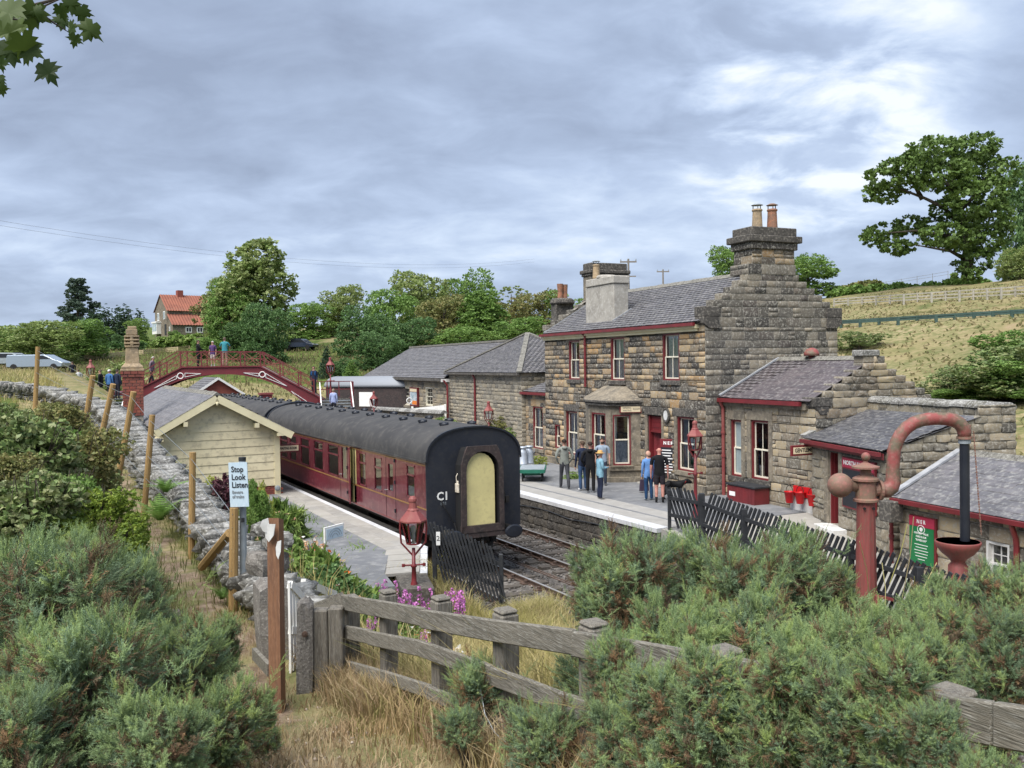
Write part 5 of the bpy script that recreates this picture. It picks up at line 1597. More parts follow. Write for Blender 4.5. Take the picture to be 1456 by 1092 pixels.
for w in lws:
 window(lg,(0,LL,ZB),-Y,-X,*w,bars=1,rows=2,curtain=None,casing='cream_sash',sillm='dressed')
mx = Matrix((-Y,-X,Z)).transposed().to_4x4(); mx.translation = Vector((0,LL,ZB))
MB().box(ldr[0],-.2,ldr[1],ldr[2],-.1,ldr[3],0,mx).box(ldr[0] - .0,-.1,ldr[1],ldr[0] + .15,-.01,ldr[3],0,mx).build('door',M['red'],lg)
slates(lg,(-.3,LL + .2,LE),(-.3,-.05,LE),(LWd / 2,-.05,LRr),(LWd / 2,LL + 1.2,LRr),'slate',rowh=.22,w=.30)
slates(lg,(LWd + .3,-.05,LE),(LWd + .3,LL + .2,LE),(LWd / 2,LL + 1.2,LRr),(LWd / 2,-.05,LRr),'slate',rowh=.7,w=.8)
MB().box(LWd / 2 - .2,-.05,LRr - .03,LWd / 2 + .2,LL + 1.2,LRr + .09).build('ridge',M['ridge'],lg)
MB().box(-.42,-.08,LE - .16,-.3,LL + .2,LE - .0).build('gutter',M['dressed_dark'],lg)
MB().box(-.42,-.10,LE - .2,.3,-.02,LE - .02).build('fascia',M['white'],lg)
for px in (555.5,638.5):
 yp = LFm.hit(0,0,px,560).y
 MB().tube([(-.35,yp,LE - .1),(-.1,yp,LE - .4),(-.1,yp,.9)],.06,6).build('downpipe',M['red'],lg)
finish_stones(lg,300)
def poster(px0,px1,py0,py1,label,kind):
 r_ = lr(px0,px1,py0,py1)
 t = thing('poster_board',label,'poster',LFm.w(-.03,LL - r_[0],r_[1] + ZB),24 - 90,'poster boards on the long building')
 w,h = r_[2] - r_[0],r_[3] - r_[1]
 MB().box(0,-.14,0,w,-.0,h).build('frame',M['red'],t)
 if kind == 'view':
  MB().box(.1,-.15,.1,w - .1,-.14,h - .3).build('picture',M['poster_blue'],t)
  MB().box(w * .35,-.155,.12,w - .1,-.15,h * .3).build('orange_panel',M['orange'],t)
  MB().box(.1,-.15,h - .27,w - .1,-.14,h - .08).build('header',M['sign_cream'],t)
 else:
  MB().box(.08,-.15,.1,w - .08,-.14,h - .25).build('sheet',M['poster_blue'],t)
  MB().box(.12,-.155,.15,w - .12,-.15,h * .3).build('panel',M['letter_white'],t)
poster(586,597,551,577.5,'poster board with a landscape picture and orange panel between two windows','view')
poster(557.5,565,549,578,'narrow poster board next to the downpipe and right of the red door','text')
poster(533,537.5,549,575,'narrow poster board at the far left end of the long building','text')
# cream waiting room
SF = Frame((-8.46,32.4,0),28.0)
shed = thing('waiting_room','cream weatherboarded waiting room with slate roof on the left platform','building',SF.o,28)
SW,SLn,SE = 4.05,14.0,3.10
SAP = 4.36
ht = SAP - SE
t = 0.0
z = 1.22
k = 0
while z < SAP - .04:
 z1 = min(z + .29,SAP)
 f = lambda zz: 0 if zz <= SE else (zz - SE) / ht * (SW / 2)
 a0,a1 = f(z),f(min(z1,SAP - .01))
 y0 = -.03
 mb = MB()
 P = [(-SW + a0,z),(-a0,z),(-a1,z1),(-SW + a1,z1)]
 vs = [(x,y0 - (.022 if q == z else 0.0),q) for x,q in P] + [(x,.02,q) for x,q in P]
 mb.add(vs,[(0,1,2,3),(0,4,5,1),(1,5,6,2),(2,6,7,3),(3,7,4,0)])
 mb.build('board',M['cream'],shed)
 z = z1
 k += 1
for k in range(7):     # boards of the platform side
 MB().box(0.0,.1,1.22 + .29 * k,.028,SLn,1.22 + .29 * k + .283).build('board',M['cream'],shed)
MB().box(-SW,.03,.3,0,SLn,SE).prism([(-SW,.02,SE),(0,.02,SE),(-SW / 2,.02,SAP)],(0,SLn - .05,0)).build('frame_wall',M['cream_trim'],shed)
MB().box(-.16,-.07,.9,.045,.10,SE + .06).box(-SW - .045,-.07,.9,-SW + .12,.1,SE).build('corner_post',M['cream_trim'],shed)
for zc in range(5):
 for k in range(17):
  MB().box(-SW + .24 * k + (.12 if zc % 2 else 0),-.02 + rnd.uniform(-.004,.004),.80 + .082 * zc,-SW + .24 * k + .228 + (.12 if zc % 2 else 0),.05,.80 + .082 * zc + .072).build('brick',M['brick'],shed)
apx = SF.hit(1,-.42,308.5,561)
er,el_ = SF.hit(1,-.42,416,615),SF.hit(1,-.42,221,613)
dx_ = SLn + .8
for s_,e_ in ((1,er),(-1,el_)):
 p,q = Vector((apx.x,-.42,apx.z - .13)),Vector((e_.x,-.42,e_.z - .10))
 MB().bar(p,q,.05,.25,0,(0,0,1)).build('barge_board',M['cream_trim'],shed)
 m_ = p.lerp(q,.52)
 MB().box(m_.x - .07,-.44,m_.z - .34,m_.x + .07,.0,m_.z - .18).build('purlin_end',M['cream_trim'],shed)
MB().box(-.12,-.44,SE - .08,.16,.0,SE + .04).box(-SW - .16,-.44,SE - .08,-SW + .12,0,SE + .04).build('wall_plate_end',M['cream_trim'],shed)
MB().lathe([(.03,-.12),(.045,-.06),(.02,0)],8,(apx.x,-.44,apx.z - .25)).build('finial',M['cream_trim'],shed)
A_,B_ = Vector((er.x,-.45,er.z + .02)),Vector((el_.x,-.45,el_.z + .02))
T_ = Vector((apx.x,-.45,apx.z + .02))
yv = Y * dx_
slates(shed,B_ + yv,B_,T_,T_ + yv,'slate',rowh=.28,w=.42,nind=300)
slates(shed,A_,A_ + yv,T_ + yv,T_,'slate',rowh=.28,w=.42)
for k in range(28):
 p = T_ + Y * (.5 * k)
 MB().prism([p - X * .14 - Z * .05,p + Z * (.08 + rnd.uniform(-.012,.012)),p + X * .14 - Z * .05],Y * .47).build('ridge_tile',M['ridge'],shed)
MB().box(.26,-.3,er.z - .06,.36,SLn,er.z + .02).build('gutter',M['red'],shed)
MB().lathe([(.0,0),(.10,0),(.10,.03),(.05,.05),(0,.05)],14,(-.08,-.10,1.12),0,Matrix.Rotation(R(90),3,'X')).build('meter_cap',M['galv'],shed)
sh = SF.hit(1,.3,396,638)
ws = thing('hanging_sign','red framed cream sign reading WAITING ROOM sticking out from the cream building','sign',SF.w(.03,.3,sh.z - .15),28 - 3)
wl_ = SF.hit(1,.3,424.5,638).x
MB().box(-.0,-.03,0,wl_,.03,.30).build('frame',M['red'],ws,bevel=.008)
MB().box(.0,-.045,.05,wl_ - .05,-.03,.25).build('panel',M['sign_cream'],ws)
text('WAITING ROOM',.13,ws,(wl_ / 2 - .02,-.048,.15),(R(90),0,0),'letter_black',sx=.62 * wl_ / .80,bold=.004)
# brick chimney with its stone pot
cbx = W(190,587,34.0)
bc = thing('brick_chimney','brick chimney stack with a tall carved stone pot left of the waiting room roof','chimney',Vector((cbx.x,cbx.y,0)),22)
px1 = 34.0 / F
zt_ = W(190,528,34).z
MB().box(-.34,-.32,.9,.34,.32,zt_).build('stack_core',M['mortar'],bc)
bw = .36
zr = cbx.z - .1
r_ = 0
bm = {}
for s_ in (.225,.35):
 bm[s_] = None
while zr < zt_ - .02:
 off = 0 if r_ % 2 else -.12
 grow = .02 * max(0,int((zr - (zt_ - .42)) / .1)) if zr > zt_ - .42 else 0
 for face in range(2):
  x = -.365 + off - grow
  while x < .36 + grow:
   a,b = max(x,-.365 - grow),min(x + .235,.365 + grow)
   if b - a > .05:
    if face == 0:
     MB().box(a + .006,-.36 - grow,zr + .006,b - .006,-.30,zr + .10).build('brick',M['brick'],bc)
    else:
     MB().box(.30,a + .006,zr + .006,.36 + grow,b - .006,zr + .10).build('brick',M['brick'],bc)
   x += .245
 zr += .112
 r_ += 1
def cz(y): return W(190,y,34).z
mb = MB().box(-.42,-.40,zt_,.42,.40,zt_ + .10).box(-.38,-.36,zt_ + .1,.38,.36,zt_ + .2)
mb.add([(-.36,-.34,zt_ + .2),(.36,-.34,zt_ + .2),(.36,.34,zt_ + .2),(-.36,.34,zt_ + .2),(-.22,-.2,zt_ + .36),(.22,-.2,zt_ + .36),(.22,.2,zt_ + .36),(-.22,.2,zt_ + .36)],[(0,1,5,4),(1,2,6,5),(2,3,7,6),(3,0,4,7)])
mb.build('stone_cap',M['buff'],bc,bevel=.02)
z0,z1,z2,z3 = cz(520),cz(494),cz(481),cz(464)
pt = MB()
pt.add([(-.27,-.27,z0 - .12),(.27,-.27,z0 - .12),(.27,.27,z0 - .12),(-.27,.27,z0 - .12),(-.21,-.21,z1),(.21,-.21,z1),(.21,.21,z1),(-.21,.21,z1)],[(0,1,5,4),(1,2,6,5),(2,3,7,6),(3,0,4,7)])
pt.box(-.25,-.25,z1,.25,.25,z1 + .07).box(-.16,-.16,z1 + .07,.16,.16,z3 - .2)
for k in range(3):
 pt.box(-.27,-.27,z1 + .12 + .13 * k,.27,.27,z1 + .18 + .13 * k)
pt.box(-.06,-.26,z1 + .05,.06,.26,z2 + .1).box(-.26,-.06,z1 + .05,.26,.06,z2 + .1)
pt.box(-.2,-.2,z2 + .12,.2,.2,z3 - .12).box(-.14,-.14,z3 - .12,.17,.16,z3)
pt.build('chimney_pot',M['buff'],bc,bevel=.015)
# footbridge
FBY = 56.0
fb0 = W(314,520,FBY)
FB = Frame(Vector((fb0.x,fb0.y,0)),9.0)
bridge = thing('footbridge','maroon iron footbridge with arched girders and lattice railings over the tracks','footbridge',FB.o,9)
def fbp(px,py,y=-1.0):
 h = FB.hit(1,y,px,py)
 return (h.x,h.z)
top_l = [(190,556),(203.7,549.6),(259.3,521.8),(369.5,520.4),(450,562),(462,570)]
low_l = [(190,571),(203.7,563),(235.6,548.6),(254,541),(272.7,536),(292,533),(311.8,531.6),(330,531.6),(344.8,532.8),(371.6,538),(389,544.5),(406.6,553),(427,567),(437.5,579),(445,592)]
rail_l = [(190,535),(203.7,528),(252,500),(369.5,500),(445.7,540)]
T2,L2_,R2 = [fbp(*p) for p in top_l],[fbp(*p) for p in low_l],[fbp(*p) for p in rail_l]
def interp_line(Lp,x):
 return float(np.interp(x,[p[0] for p in Lp],[p[1] for p in Lp]))
xs = np.linspace(T2[0][0],T2[-1][0],45)
for yy in (-1.0,1.0):
 mb = MB()
 for a,b in zip(xs[:-1],xs[1:]):
  ta,tb,la,lb = interp_line(T2,a),interp_line(T2,b),interp_line(L2_,a),interp_line(L2_,b)
  la,lb = min(la,ta - .1),min(lb,tb - .1)
  mb.add([(a,yy - .04,la),(b,yy - .04,lb),(b,yy - .04,tb),(a,yy - .04,ta),(a,yy + .04,la),(b,yy + .04,lb),(b,yy + .04,tb),(a,yy + .04,ta)],
      [(0,1,2,3),(5,4,7,6)])
  mb.add([(a,yy - .12,la - .03),(b,yy - .12,lb - .03),(b,yy + .12,lb - .03),(a,yy + .12,la - .03),(a,yy - .12,la + .03),(b,yy - .12,lb + .03),(b,yy + .12,lb + .03),(a,yy + .12,la + .03)],[(0,3,2,1),(4,5,6,7),(0,1,5,4),(2,3,7,6)])
  mb.add([(a,yy - .12,ta - .05),(b,yy - .12,tb - .05),(b,yy + .12,tb - .05),(a,yy + .12,ta - .05),(a,yy - .12,ta + .03),(b,yy - .12,tb + .03),(b,yy + .12,tb + .03),(a,yy + .12,ta + .03)],[(0,3,2,1),(4,5,6,7),(0,1,5,4),(2,3,7,6)])
 mb.build('girder',M['bridge_red'],bridge)
 pxs = [203.7,227,257,286.5,315,342,370.5,398,424,446]
 X_ = [fbp(p,520)[0] for p in pxs]
 for x in X_:
  MB().box(x - .035,yy - .04,interp_line(T2,x),x + .035,yy + .04,interp_line(R2,x) + .03).build('baluster',M['bridge_red'],bridge)
 for f_ in (1.0,.52):
  for (xa,xb) in zip(R2[:-1],R2[1:]):
   za,zb_ = interp_line(T2,xa[0]),interp_line(T2,xb[0])
   MB().bar((xa[0],yy,za + (xa[1] - za) * f_),(xb[0],yy,zb_ + (xb[1] - zb_) * f_),.05,.05 if f_ == 1 else .035).build('handrail',M['bridge_rust'] if f_ < 1 else M['bridge_red'],bridge)
 for a,b in zip(X_[:-1],X_[1:]):
  for (f0,f1) in ((0.02,.98),(.98,.02)):
   za = interp_line(T2,a) + (interp_line(R2,a) - interp_line(T2,a)) * f0
   zb_ = interp_line(T2,b) + (interp_line(R2,b) - interp_line(T2,b)) * f1
   MB().bar((a,yy,za),(b,yy,zb_),.02,.035).build('lattice_bar',M['bridge_rust'],bridge)
mb = MB()
for a,b in zip(xs[:-1],xs[1:]):
 mb.quad((a,-1,interp_line(T2,a) - .02),(b,-1,interp_line(T2,b) - .02),(b,1,interp_line(T2,b) - .02),(a,1,interp_line(T2,a) - .02))
mb.build('deck',M['wood_grey'],bridge)
for px_,py_ in ((256.6,534.5),(373,532.5),(443,572)):
 c = fbp(px_,py_,-1.06)
 MB().tube([(c[0] + .17 * math.cos(a),-1.07,c[1] + .17 * math.sin(a)) for a in np.linspace(0,6.283,19)],.032,6).build('ring_ornament',M['white'],bridge)
for tri in (((219,552),(251,538.5),(251,534)),((263,530.5),(263,536),(286,531.3)),((346,530),(368,531),(368,535)),((378,531),(378,537),(408,549)),((414,556),(438,572),(433,575))):
 P3 = [Vector((fbp(*p,-1.06)[0],-1.065,fbp(*p,-1.06)[1])) for p in tri]
 mb = MB()
 for a,b in zip(P3,P3[1:] + P3[:1]):
  mb.bar(a,b,.03,.04,0,(0,1,0))
 mb.build('moulding',M['white'],bridge)
lx0,lz = fbp(452,566,-1.4)
LD_ = Frame(FB.w(lx0 + .0,-1.0,0),14)
zl_ = W(480,566,55).z
MB().box(-.2,-.1,zl_ - .14,2.2,2.4,zl_).box(-.2,-.12,zl_ - .42,2.2,-.06,zl_ - .002).build('landing',M['bridge_red'],bridge)
ld = bridge.children[-1]
ld.matrix_local = FB.i @ LD_.m
tops = (zl_ - .9)
nst = int((zl_ - .9) / .17)
for k in range(nst):
 o = MB().box(.15,-.27 * (k + 1) - .1,zl_ - .17 * (k + 1) - .05,1.95,-.27 * k - .1,zl_ - .17 * (k + 1)).build('tread',M['galv'],bridge)
 o.matrix_local = FB.i @ LD_.m
 o = MB().box(.15,-.27 * k - .125,zl_ - .17 * (k + 1),1.95,-.27 * k - .1,zl_ - .17 * k - .04).build('riser',M['dressed_dark'],bridge)
 o.matrix_local = FB.i @ LD_.m
end = Vector((0,-.27 * nst - .1,.9))
for x_ in (.1,2.0):
 for nm,h_,m_,w_ in (('stringer',-.12,'bridge_red',.28),('handrail',.95,'white',.06),('handrail',.5,'bridge_red',.04)):
  o = MB().bar((x_,-.05,zl_ + h_),(x_,end.y,end.z + h_),.06,w_).build(nm,M[m_],bridge)
  o.matrix_local = FB.i @ LD_.m
 for k in range(6):
  yq = -.1 - (abs(end.y) - .1) * k / 5
  zq = zl_ + (end.z - zl_) * k / 5
  o = MB().box(x_ - .03,yq - .03,zq - .1,x_ + .03,yq + .03,zq + .95).build('baluster',M['bridge_red'],bridge)
  o.matrix_local = FB.i @ LD_.m
for (p,q) in (((2.15,-.1),(2.15,2.3)),((-.1,2.3),(2.15,2.3))):
 for h_ in (.45,.95):
  o = MB().bar((*p,zl_ + h_),(*q,zl_ + h_),.05,.05).build('handrail',M['bridge_red'],bridge)
  o.matrix_local = FB.i @ LD_.m
 for k in range(4):
  c = Vector((*p,zl_)).lerp(Vector((*q,zl_)),k / 3)
  o = MB().box(c.x - .03,c.y - .03,zl_,c.x + .03,c.y + .03,zl_ + .97).build('baluster',M['bridge_red'],bridge)
  o.matrix_local = FB.i @ LD_.m
for (x_,y_) in ((-.1,0),(2.1,0),(-.1,2.3),(2.1,2.3)):
 o = MB().box(x_ - .08,y_ - .08,-.5,x_ + .08,y_ + .08,zl_ - .1).build('column',M['bridge_red'],bridge)
 o.matrix_local = FB.i @ LD_.m
LL_ = Frame(FB.w(fbp(190,560)[0] - 1.9,-1.0,0),9)
zll = fbp(190,557)[1]
o = MB().box(0,-.1,zll - .2,2.2,2.4,zll).build('landing',M['bridge_red'],bridge); o.matrix_local = FB.i @ LL_.m
for x_ in (.1,1.8):
 for h_,m_,w_ in ((-.1,'bridge_red',.28),(.95,'white',.07),(.5,'bridge_red',.04)):
  o = MB().bar((x_,-.05,zll + h_),(x_ + .1,-4.2,.9 + h_ + .3),.06,w_).build('handrail' if h_ > 0 else 'stringer',M[m_],bridge); o.matrix_local = FB.i @ LL_.m
for k in range(10):
 o = MB().box(.1,-.3 * (k + 1),zll - .19 * (k + 1) - .05,1.8,-.3 * k,zll - .19 * (k + 1)).build('tread',M['galv'],bridge); o.matrix_local = FB.i @ LL_.m
for (x_,y_) in ((.1,0),(2.0,0),(.1,2.3),(2.0,2.3)):
 o = MB().box(x_ - .08,y_ - .08,0,x_ + .08,y_ + .08,zll - .1).build('column',M['bridge_red'],bridge); o.matrix_local = FB.i @ LL_.m
hb = W(310,566,72)
hut = thing('brick_hut','small brick hut with slate roof and white barge boards seen under the footbridge','building',Vector((hb.x,hb.y,0)),30)
hz = W(310,537,72).z; he = W(335,557,72).z
MB().box(-1.7,0,-.5,1.7,5,he).prism([(-1.7,0,he),(1.7,0,he),(0,0,hz - .05)],(0,5,0)).build('wall',M['brick'],hut)
slates(hut,(-2.0,5.2,he - .2),(-2.0,-.3,he - .2),(0,-.3,hz),(0,5.2,hz),'slate',rowh=.3,w=.4)
slates(hut,(2.0,-.3,he - .2),(2.0,5.2,he - .2),(0,5.2,hz),(0,-.3,hz),'slate',rowh=.3,w=.4)
for s_ in (-1,1):
 MB().bar((0,-.32,hz - .05),(s_ * 2.05,-.32,he - .26),.05,.17).build('barge_board',M['white'],hut)
window(hut,(-1.7,0,0),X,-Y,1.0,he - 1.3,2.4,he - .35,bars=1,curtain=None,casing='red',sill=False,recess=-.08)
MB().box(-3.6,1,he - 1.0,-1.7,4,he - .35).build('side_room',M['cream'],hut)
MB().box(-3.9,.8,he - .35,-1.6,4.2,he - .22).build('flat_roof',M['lead'],hut)
kb = W(378,572,66)
ki = thing('signal_cabinet','small red and cream cabinet standing behind the carriage roof','cabinet',Vector((kb.x,kb.y,-.3)),25)
MB().box(-.42,-.3,0,.42,.3,W(378,561,66).z + .3).build('body',M['red'],ki)
MB().box(-.5,-.36,W(378,561,66).z + .3,.5,.36,W(378,558.5,66).z + .3).build('lid',M['red_dull'],ki)
MB().box(-.36,-.32,W(378,571,66).z + .3,.36,-.3,W(378,566,66).z + .3).build('panel',M['sign_cream'],ki)
# station lamps
def lamp(loc,hgt,label,s=1.0,rot=20):
 t = thing('station_lamp',label,'lamp',loc,rot,'maroon station lamps')
 hb_ = hgt - .95 * s
 MB().lathe([(.13,0),(.13,.10),(.085,.16),(.075,.5),(.055,.55),(.045,hb_ * .62),(.065,hb_ * .63),(.065,hb_ * .66),(.04,hb_ * .68),(.036,hb_ - .1)],10).build('post',M['red'],t,smooth=True)
 MB().tube([(-.22,0,hb_ * .66),(.22,0,hb_ * .66)],.022,6).lathe([(.035,-.03),(.035,.03)],8,(-.22,0,hb_ * .66)).lathe([(.035,-.03),(.035,.03)],8,(.22,0,hb_ * .66)).build('ladder_bar',M['red'],t)
 MB().tube([(.0,0,hb_ - .28),(.10 * s,0,hb_ - .16),(.25 * s,0,hb_ + .02),(.27 * s,0,hb_ + .3 * s),(.26 * s,0,hb_ + .5 * s)],.022,6).tube([(.0,0,hb_ - .28),(-.10 * s,0,hb_ - .16),(-.25 * s,0,hb_ + .02),(-.27 * s,0,hb_ + .3 * s),(-.26 * s,0,hb_ + .5 * s)],.022,6).build('bracket',M['red'],t)
 r0,r1,z0,z1 = .135 * s,.235 * s,hb_,hb_ + .46 * s
 n = 6
 mb,gl = MB(),MB()
 for k in range(n):
  a,b = 2 * math.pi * k / n,2 * math.pi * (k + 1) / n
  p0,p1 = Vector((r0 * math.cos(a),r0 * math.sin(a),z0)),Vector((r1 * math.cos(a),r1 * math.sin(a),z1))
  q0,q1 = Vector((r0 * math.cos(b),r0 * math.sin(b),z0)),Vector((r1 * math.cos(b),r1 * math.sin(b),z1))
  mb.bar(p0,p1,.028,.028).bar(p0,q0,.03,.03).bar(p1,q1,.03,.03)
  gl.quad(p0 * .985,q0 * .985,Vector((q1.x * .985,q1.y * .985,q1.z)),Vector((p1.x * .985,p1.y * .985,p1.z)))
 mb.build('lantern_frame',M['red'],t)
 gl.build('glass',M['glass'],t)
 MB().lathe([(.03,z0),(.03,z0 + .2 * s),(.05 * s,z0 + .26 * s),(.05 * s,z0 + .36 * s)],8).build('burner',M['white'],t)
 MB().lathe([(.285 * s,z1 - .01),(.285 * s,z1 + .02),(.12 * s,z1 + .22 * s),(.12 * s,z1 + .23 * s)],n).lathe([(.12 * s,z1 + .23 * s),(.09 * s,z1 + .27 * s),(.075 * s,z1 + .40 * s),(.09 * s,z1 + .41 * s),(.085 * s,z1 + .46 * s),(.05 * s,z1 + .51 * s),(0,z1 + .52 * s)],12).build('cap',M['red_dull'],t)
 return t
lb = W(589,840,19.0)
lamp(Vector((lb.x,lb.y,.35)),W(589,707,19).z - .35,'maroon station lamp in front of the carriage end among pink willowherb',1.03,10)
lb = W(988,600,26.0)
lamp(Vector((lb.x,lb.y,.9)),W(988,599,26).z - .9,'maroon station lamp on the platform behind the black slatted fence',.87,25)
lb = W(695,600,46.0)
lamp(Vector((lb.x,lb.y,.9)),W(695,571,46).z - .9,'maroon station lamp in front of the windowless stone wall',.96,30)
lb = W(532,600,56.0)
lamp(Vector((lb.x,lb.y,.9)),W(532,557,56).z - .9,'maroon station lamp beside the low stone wall by the footbridge steps',.9,15)
lb = W(470,545,56.5)
lamp(Vector((lb.x,lb.y,zl_ - .02)),W(470,508,56.5).z - zl_,'maroon station lamp standing on the right footbridge landing',.95,0)
lb = W(129.5,545,54.0)
lamp(Vector((lb.x,lb.y,1.0)),W(129.5,512,54).z - 1.0,'maroon station lamp at far left by the footbridge steps, seen over the dry stone wall',.95,0)
# water crane
WY = 18.5
def wz(px,py):
 return W(px,py,WY)
wb = wz(1231,720)
wc = thing('water_crane','rusty red railway water crane with ball counterweight and curved pipe','water crane',Vector((wb.x,wb.y,-.1)),0)
def wl2(px,py):
 v = wz(px,py)
 return Vector((v.x - wb.x,0,v.z + .1))
def zof(y): return wl2(1231,y).z
u = WY / F
prof = [(16.5 * u,0),(16.5 * u,.3),(15.5 * u,.34),(15 * u,zof(850)),(12.6 * u,zof(716)),(12.6 * u,zof(713))]
MB().lathe(prof,12).build('column',M['crane_post'],wc)
mb = MB()
for s_ in (-7,6):
 c = wl2(1231 + s_,721)
 mb.lathe([(.0,0),(.028,0),(.028,.03),(0,.03)],8,(c.x,-12.4 * u,c.z),0,Matrix.Rotation(R(90),3,'X')).build('bolt',M['dark'],wc)
 mb = MB()
drum = [(17.5 * u,zof(712.5)),(17.5 * u,zof(709.5)),(14.2 * u,zof(708)),(14.0 * u,zof(685)),(18 * u,zof(683)),(18 * u,zof(680)),(14.5 * u,zof(678)),(8.0 * u,zof(675)),(7.4 * u,zof(668)),(9.5 * u,zof(667)),(19 * u,zof(665.5)),(19 * u,zof(663)),(10 * u,zof(660.5)),(3.5 * u,zof(657.5)),(3 * u,zof(655.5))]
MB().lathe(drum,20).build('head',M['crane_brown'],wc,smooth=False)
def ball(c,r,n=14):
 return MB().lathe([(r * math.sin(math.pi * k / n),-r * math.cos(math.pi * k / n)) for k in range(n + 1)],18,c)
ball(wl2(1231,649.5),6.4 * u).build('finial_ball',M['crane_red'],wc,smooth=True)
c = wl2(1194.5,690)
b_ = ball(c,17.5 * u).build('counterweight',M['crane_brown'],wc,smooth=True)
MB().tube([c + X * 12 * u,wl2(1209,691),wl2(1218,692)],[10 * u,7.0 * u,7.6 * u],12).build('counterweight_arm',M['crane_brown'],wc,smooth=True)
MB().tube([wl2(1243,697),wl2(1250,697)],9 * u,14).tube([wl2(1249,697),wl2(1252.5,697)],14.5 * u,18).build('flange',M['crane_brown'],wc)
path = [(1252,697.5),(1260,697),(1267,692),(1270,684),(1269.5,664),(1271,641),(1275,628),(1281,617),(1289,608),(1299,601.5),(1310,597.5),(1322,595.6),(1336,595.2),(1348,595.8),(1357,598),(1364,602),(1369,608),(1371,614),(1371.3,622)]
MB().tube([wl2(*p) for p in path],[10.5 * u,11.5 * u,11.5 * u,10.5 * u] + [9.2 * u] * 9 + [9.6 * u] * 4 + [9.2 * u,8.8 * u],16).build('jib_pipe',M['crane_red'],wc,smooth=True)
MB().tube([wl2(1371.2,620.5),wl2(1371.3,624)],10.5 * u,16).lathe([(.03,0),(.03,.05),(0,.06)],8,wl2(1378,608)).build('jib_flange',M['crane_brown'],wc)
MB().tube([wl2(1371.3,623.5),wl2(1371.4,630.5)],8.3 * u,14).build('collar',M['galv'],wc)
MB().tube([wl2(1371.4,629),wl2(1372.2,772)],6.6 * u,16).build('water_bag',M['black_paint'],wc)
mb = MB()
prev = None
for k in range(40):
 f = k / 39
 p = wl2(1380 + 11 * f,612 + 148 * f) + Y * -.12
 if prev is not None and k % 1 == 0:
  mb.bar(prev,prev.lerp(p,.8),.012 if k % 2 else .03,.03 if k % 2 else .012)
 prev = p
mb.build('chain',M['crane_brown'],wc)
bwl = thing('drain_bowl','dull red drain bowl on a pedestal under the black water bag','bowl',Vector((wz(1362,775).x,WY,-.1)),0)
z0 = zof(771)
prof = [(30 * u,z0),(31 * u,z0 - .02),(28 * u,zof(780)),(22 * u,zof(788)),(12 * u,zof(796)),(9 * u,zof(801)),(13 * u,zof(806)),(14 * u,zof(840)),(14 * u,0)]
mb = MB().lathe(list(reversed(prof)),20)
mb.lathe([(0,zof(786)),(18 * u,zof(783)),(26 * u,zof(776)),(29 * u,z0)],20)
mb.build('bowl',M['crane_post'],bwl,smooth=True)
# black slatted fences
def palisade(name,label,pts,ht,lean,sp,pw,fenc='fence_black',over=.16,thick=.03,postw=.14,front=False):
 """pts: (x, y, z) of the post feet; slats nailed at a slant along the rails, every slat its own part"""
 t = thing(name,label,'fence',Vector(pts[0]),0)
 o = Vector(pts[0])
 L = [Vector(p) - o for p in pts]
 for p in L:
  MB().box(p.x - postw / 2,p.y - postw / 2,p.z - .3,p.x + postw / 2,p.y + postw / 2,p.z + ht + .08).build('post',M[fenc],t,bevel=.012)
 for a,b in zip(L[:-1],L[1:]):
  d = b - a
  n = Vector((-d.y,d.x,0)).normalized()
  if n.dot(CAM - (o + a)) < 0:
   n = -n
  for f in (.86,.40):
   MB().bar(a + Z * ht * f + n * .02,b + Z * ht * f + n * .02,.05,.09).build('fence_rail',M[fenc],t)
  cnt = int(d.length / sp)
  for k in range(cnt):
   f = (k + .5) / cnt
   lx = lean / d.length
   p0,p1 = a + d * (f - lx * .5) + Z * .06,a + d * (f + lx * .5) + Z * (ht + over + rnd.uniform(-.03,.03))
   MB().bar(p0 - n * (-.075 if front else .035),p1 - n * (-.075 if front else .035),thick,pw,0,n.cross(d.normalized())).build('slat',M[fenc],t)
 return t
zr_ = lambda q: float(np.interp(q,[-11,-9.5,-4.5,-1.1],[-.02,.03,.5,.9]))
pf = [RF(6.75,q,zr_(q) - .02) for q in (-2.45,-4.04,-5.7,-7.3,-9.0,-10.6)]
palisade('slatted_fence','black fence of slanting slats running down the ramp towards the water crane',pf,1.22,.62,.135,.075)
palisade('slatted_gate','short black gate of slanting slats at the platform end',[RF(6.72,-2.40,.9),RF(6.62,-1.25,.9)],1.0,.5,.14,.07,postw=.09)
pf2 = [(-1.80,20.2,.62),(-.98,20.15,.3),(-.30,20.1,.02)]
palisade('slatted_fence','black picket fence leaning across the end of the left platform before the carriage',pf2,1.12,-.42,.085,.045,over=.2,postw=.1,front=True)
nl = thing('number_plate','small white plate with a dark number fixed to the black pickets','sign',(-1.70,20.04,1.45),4)
MB().box(-.045,-.012,0,.045,.0,.30).build('plate',M['letter_white'],nl)
text('2',.16,nl,(0,-.014,.15),(R(90),0,0),'letter_black')
rf = thing('red_frame','low red iron frame beside the foot of the water crane','frame',wz(1236,850),0)
a_,b_ = Vector((0,-.35,.13)),Vector((.98,-.15,-.14))
for p,q in ((a_,b_),(a_ - Z * .42,b_ - Z * .42),(a_ + X * .02,a_ - Z * .6 + X * .02)):
 MB().bar(p,q,.06,.06).build('bar',M['red_dull'],rf)
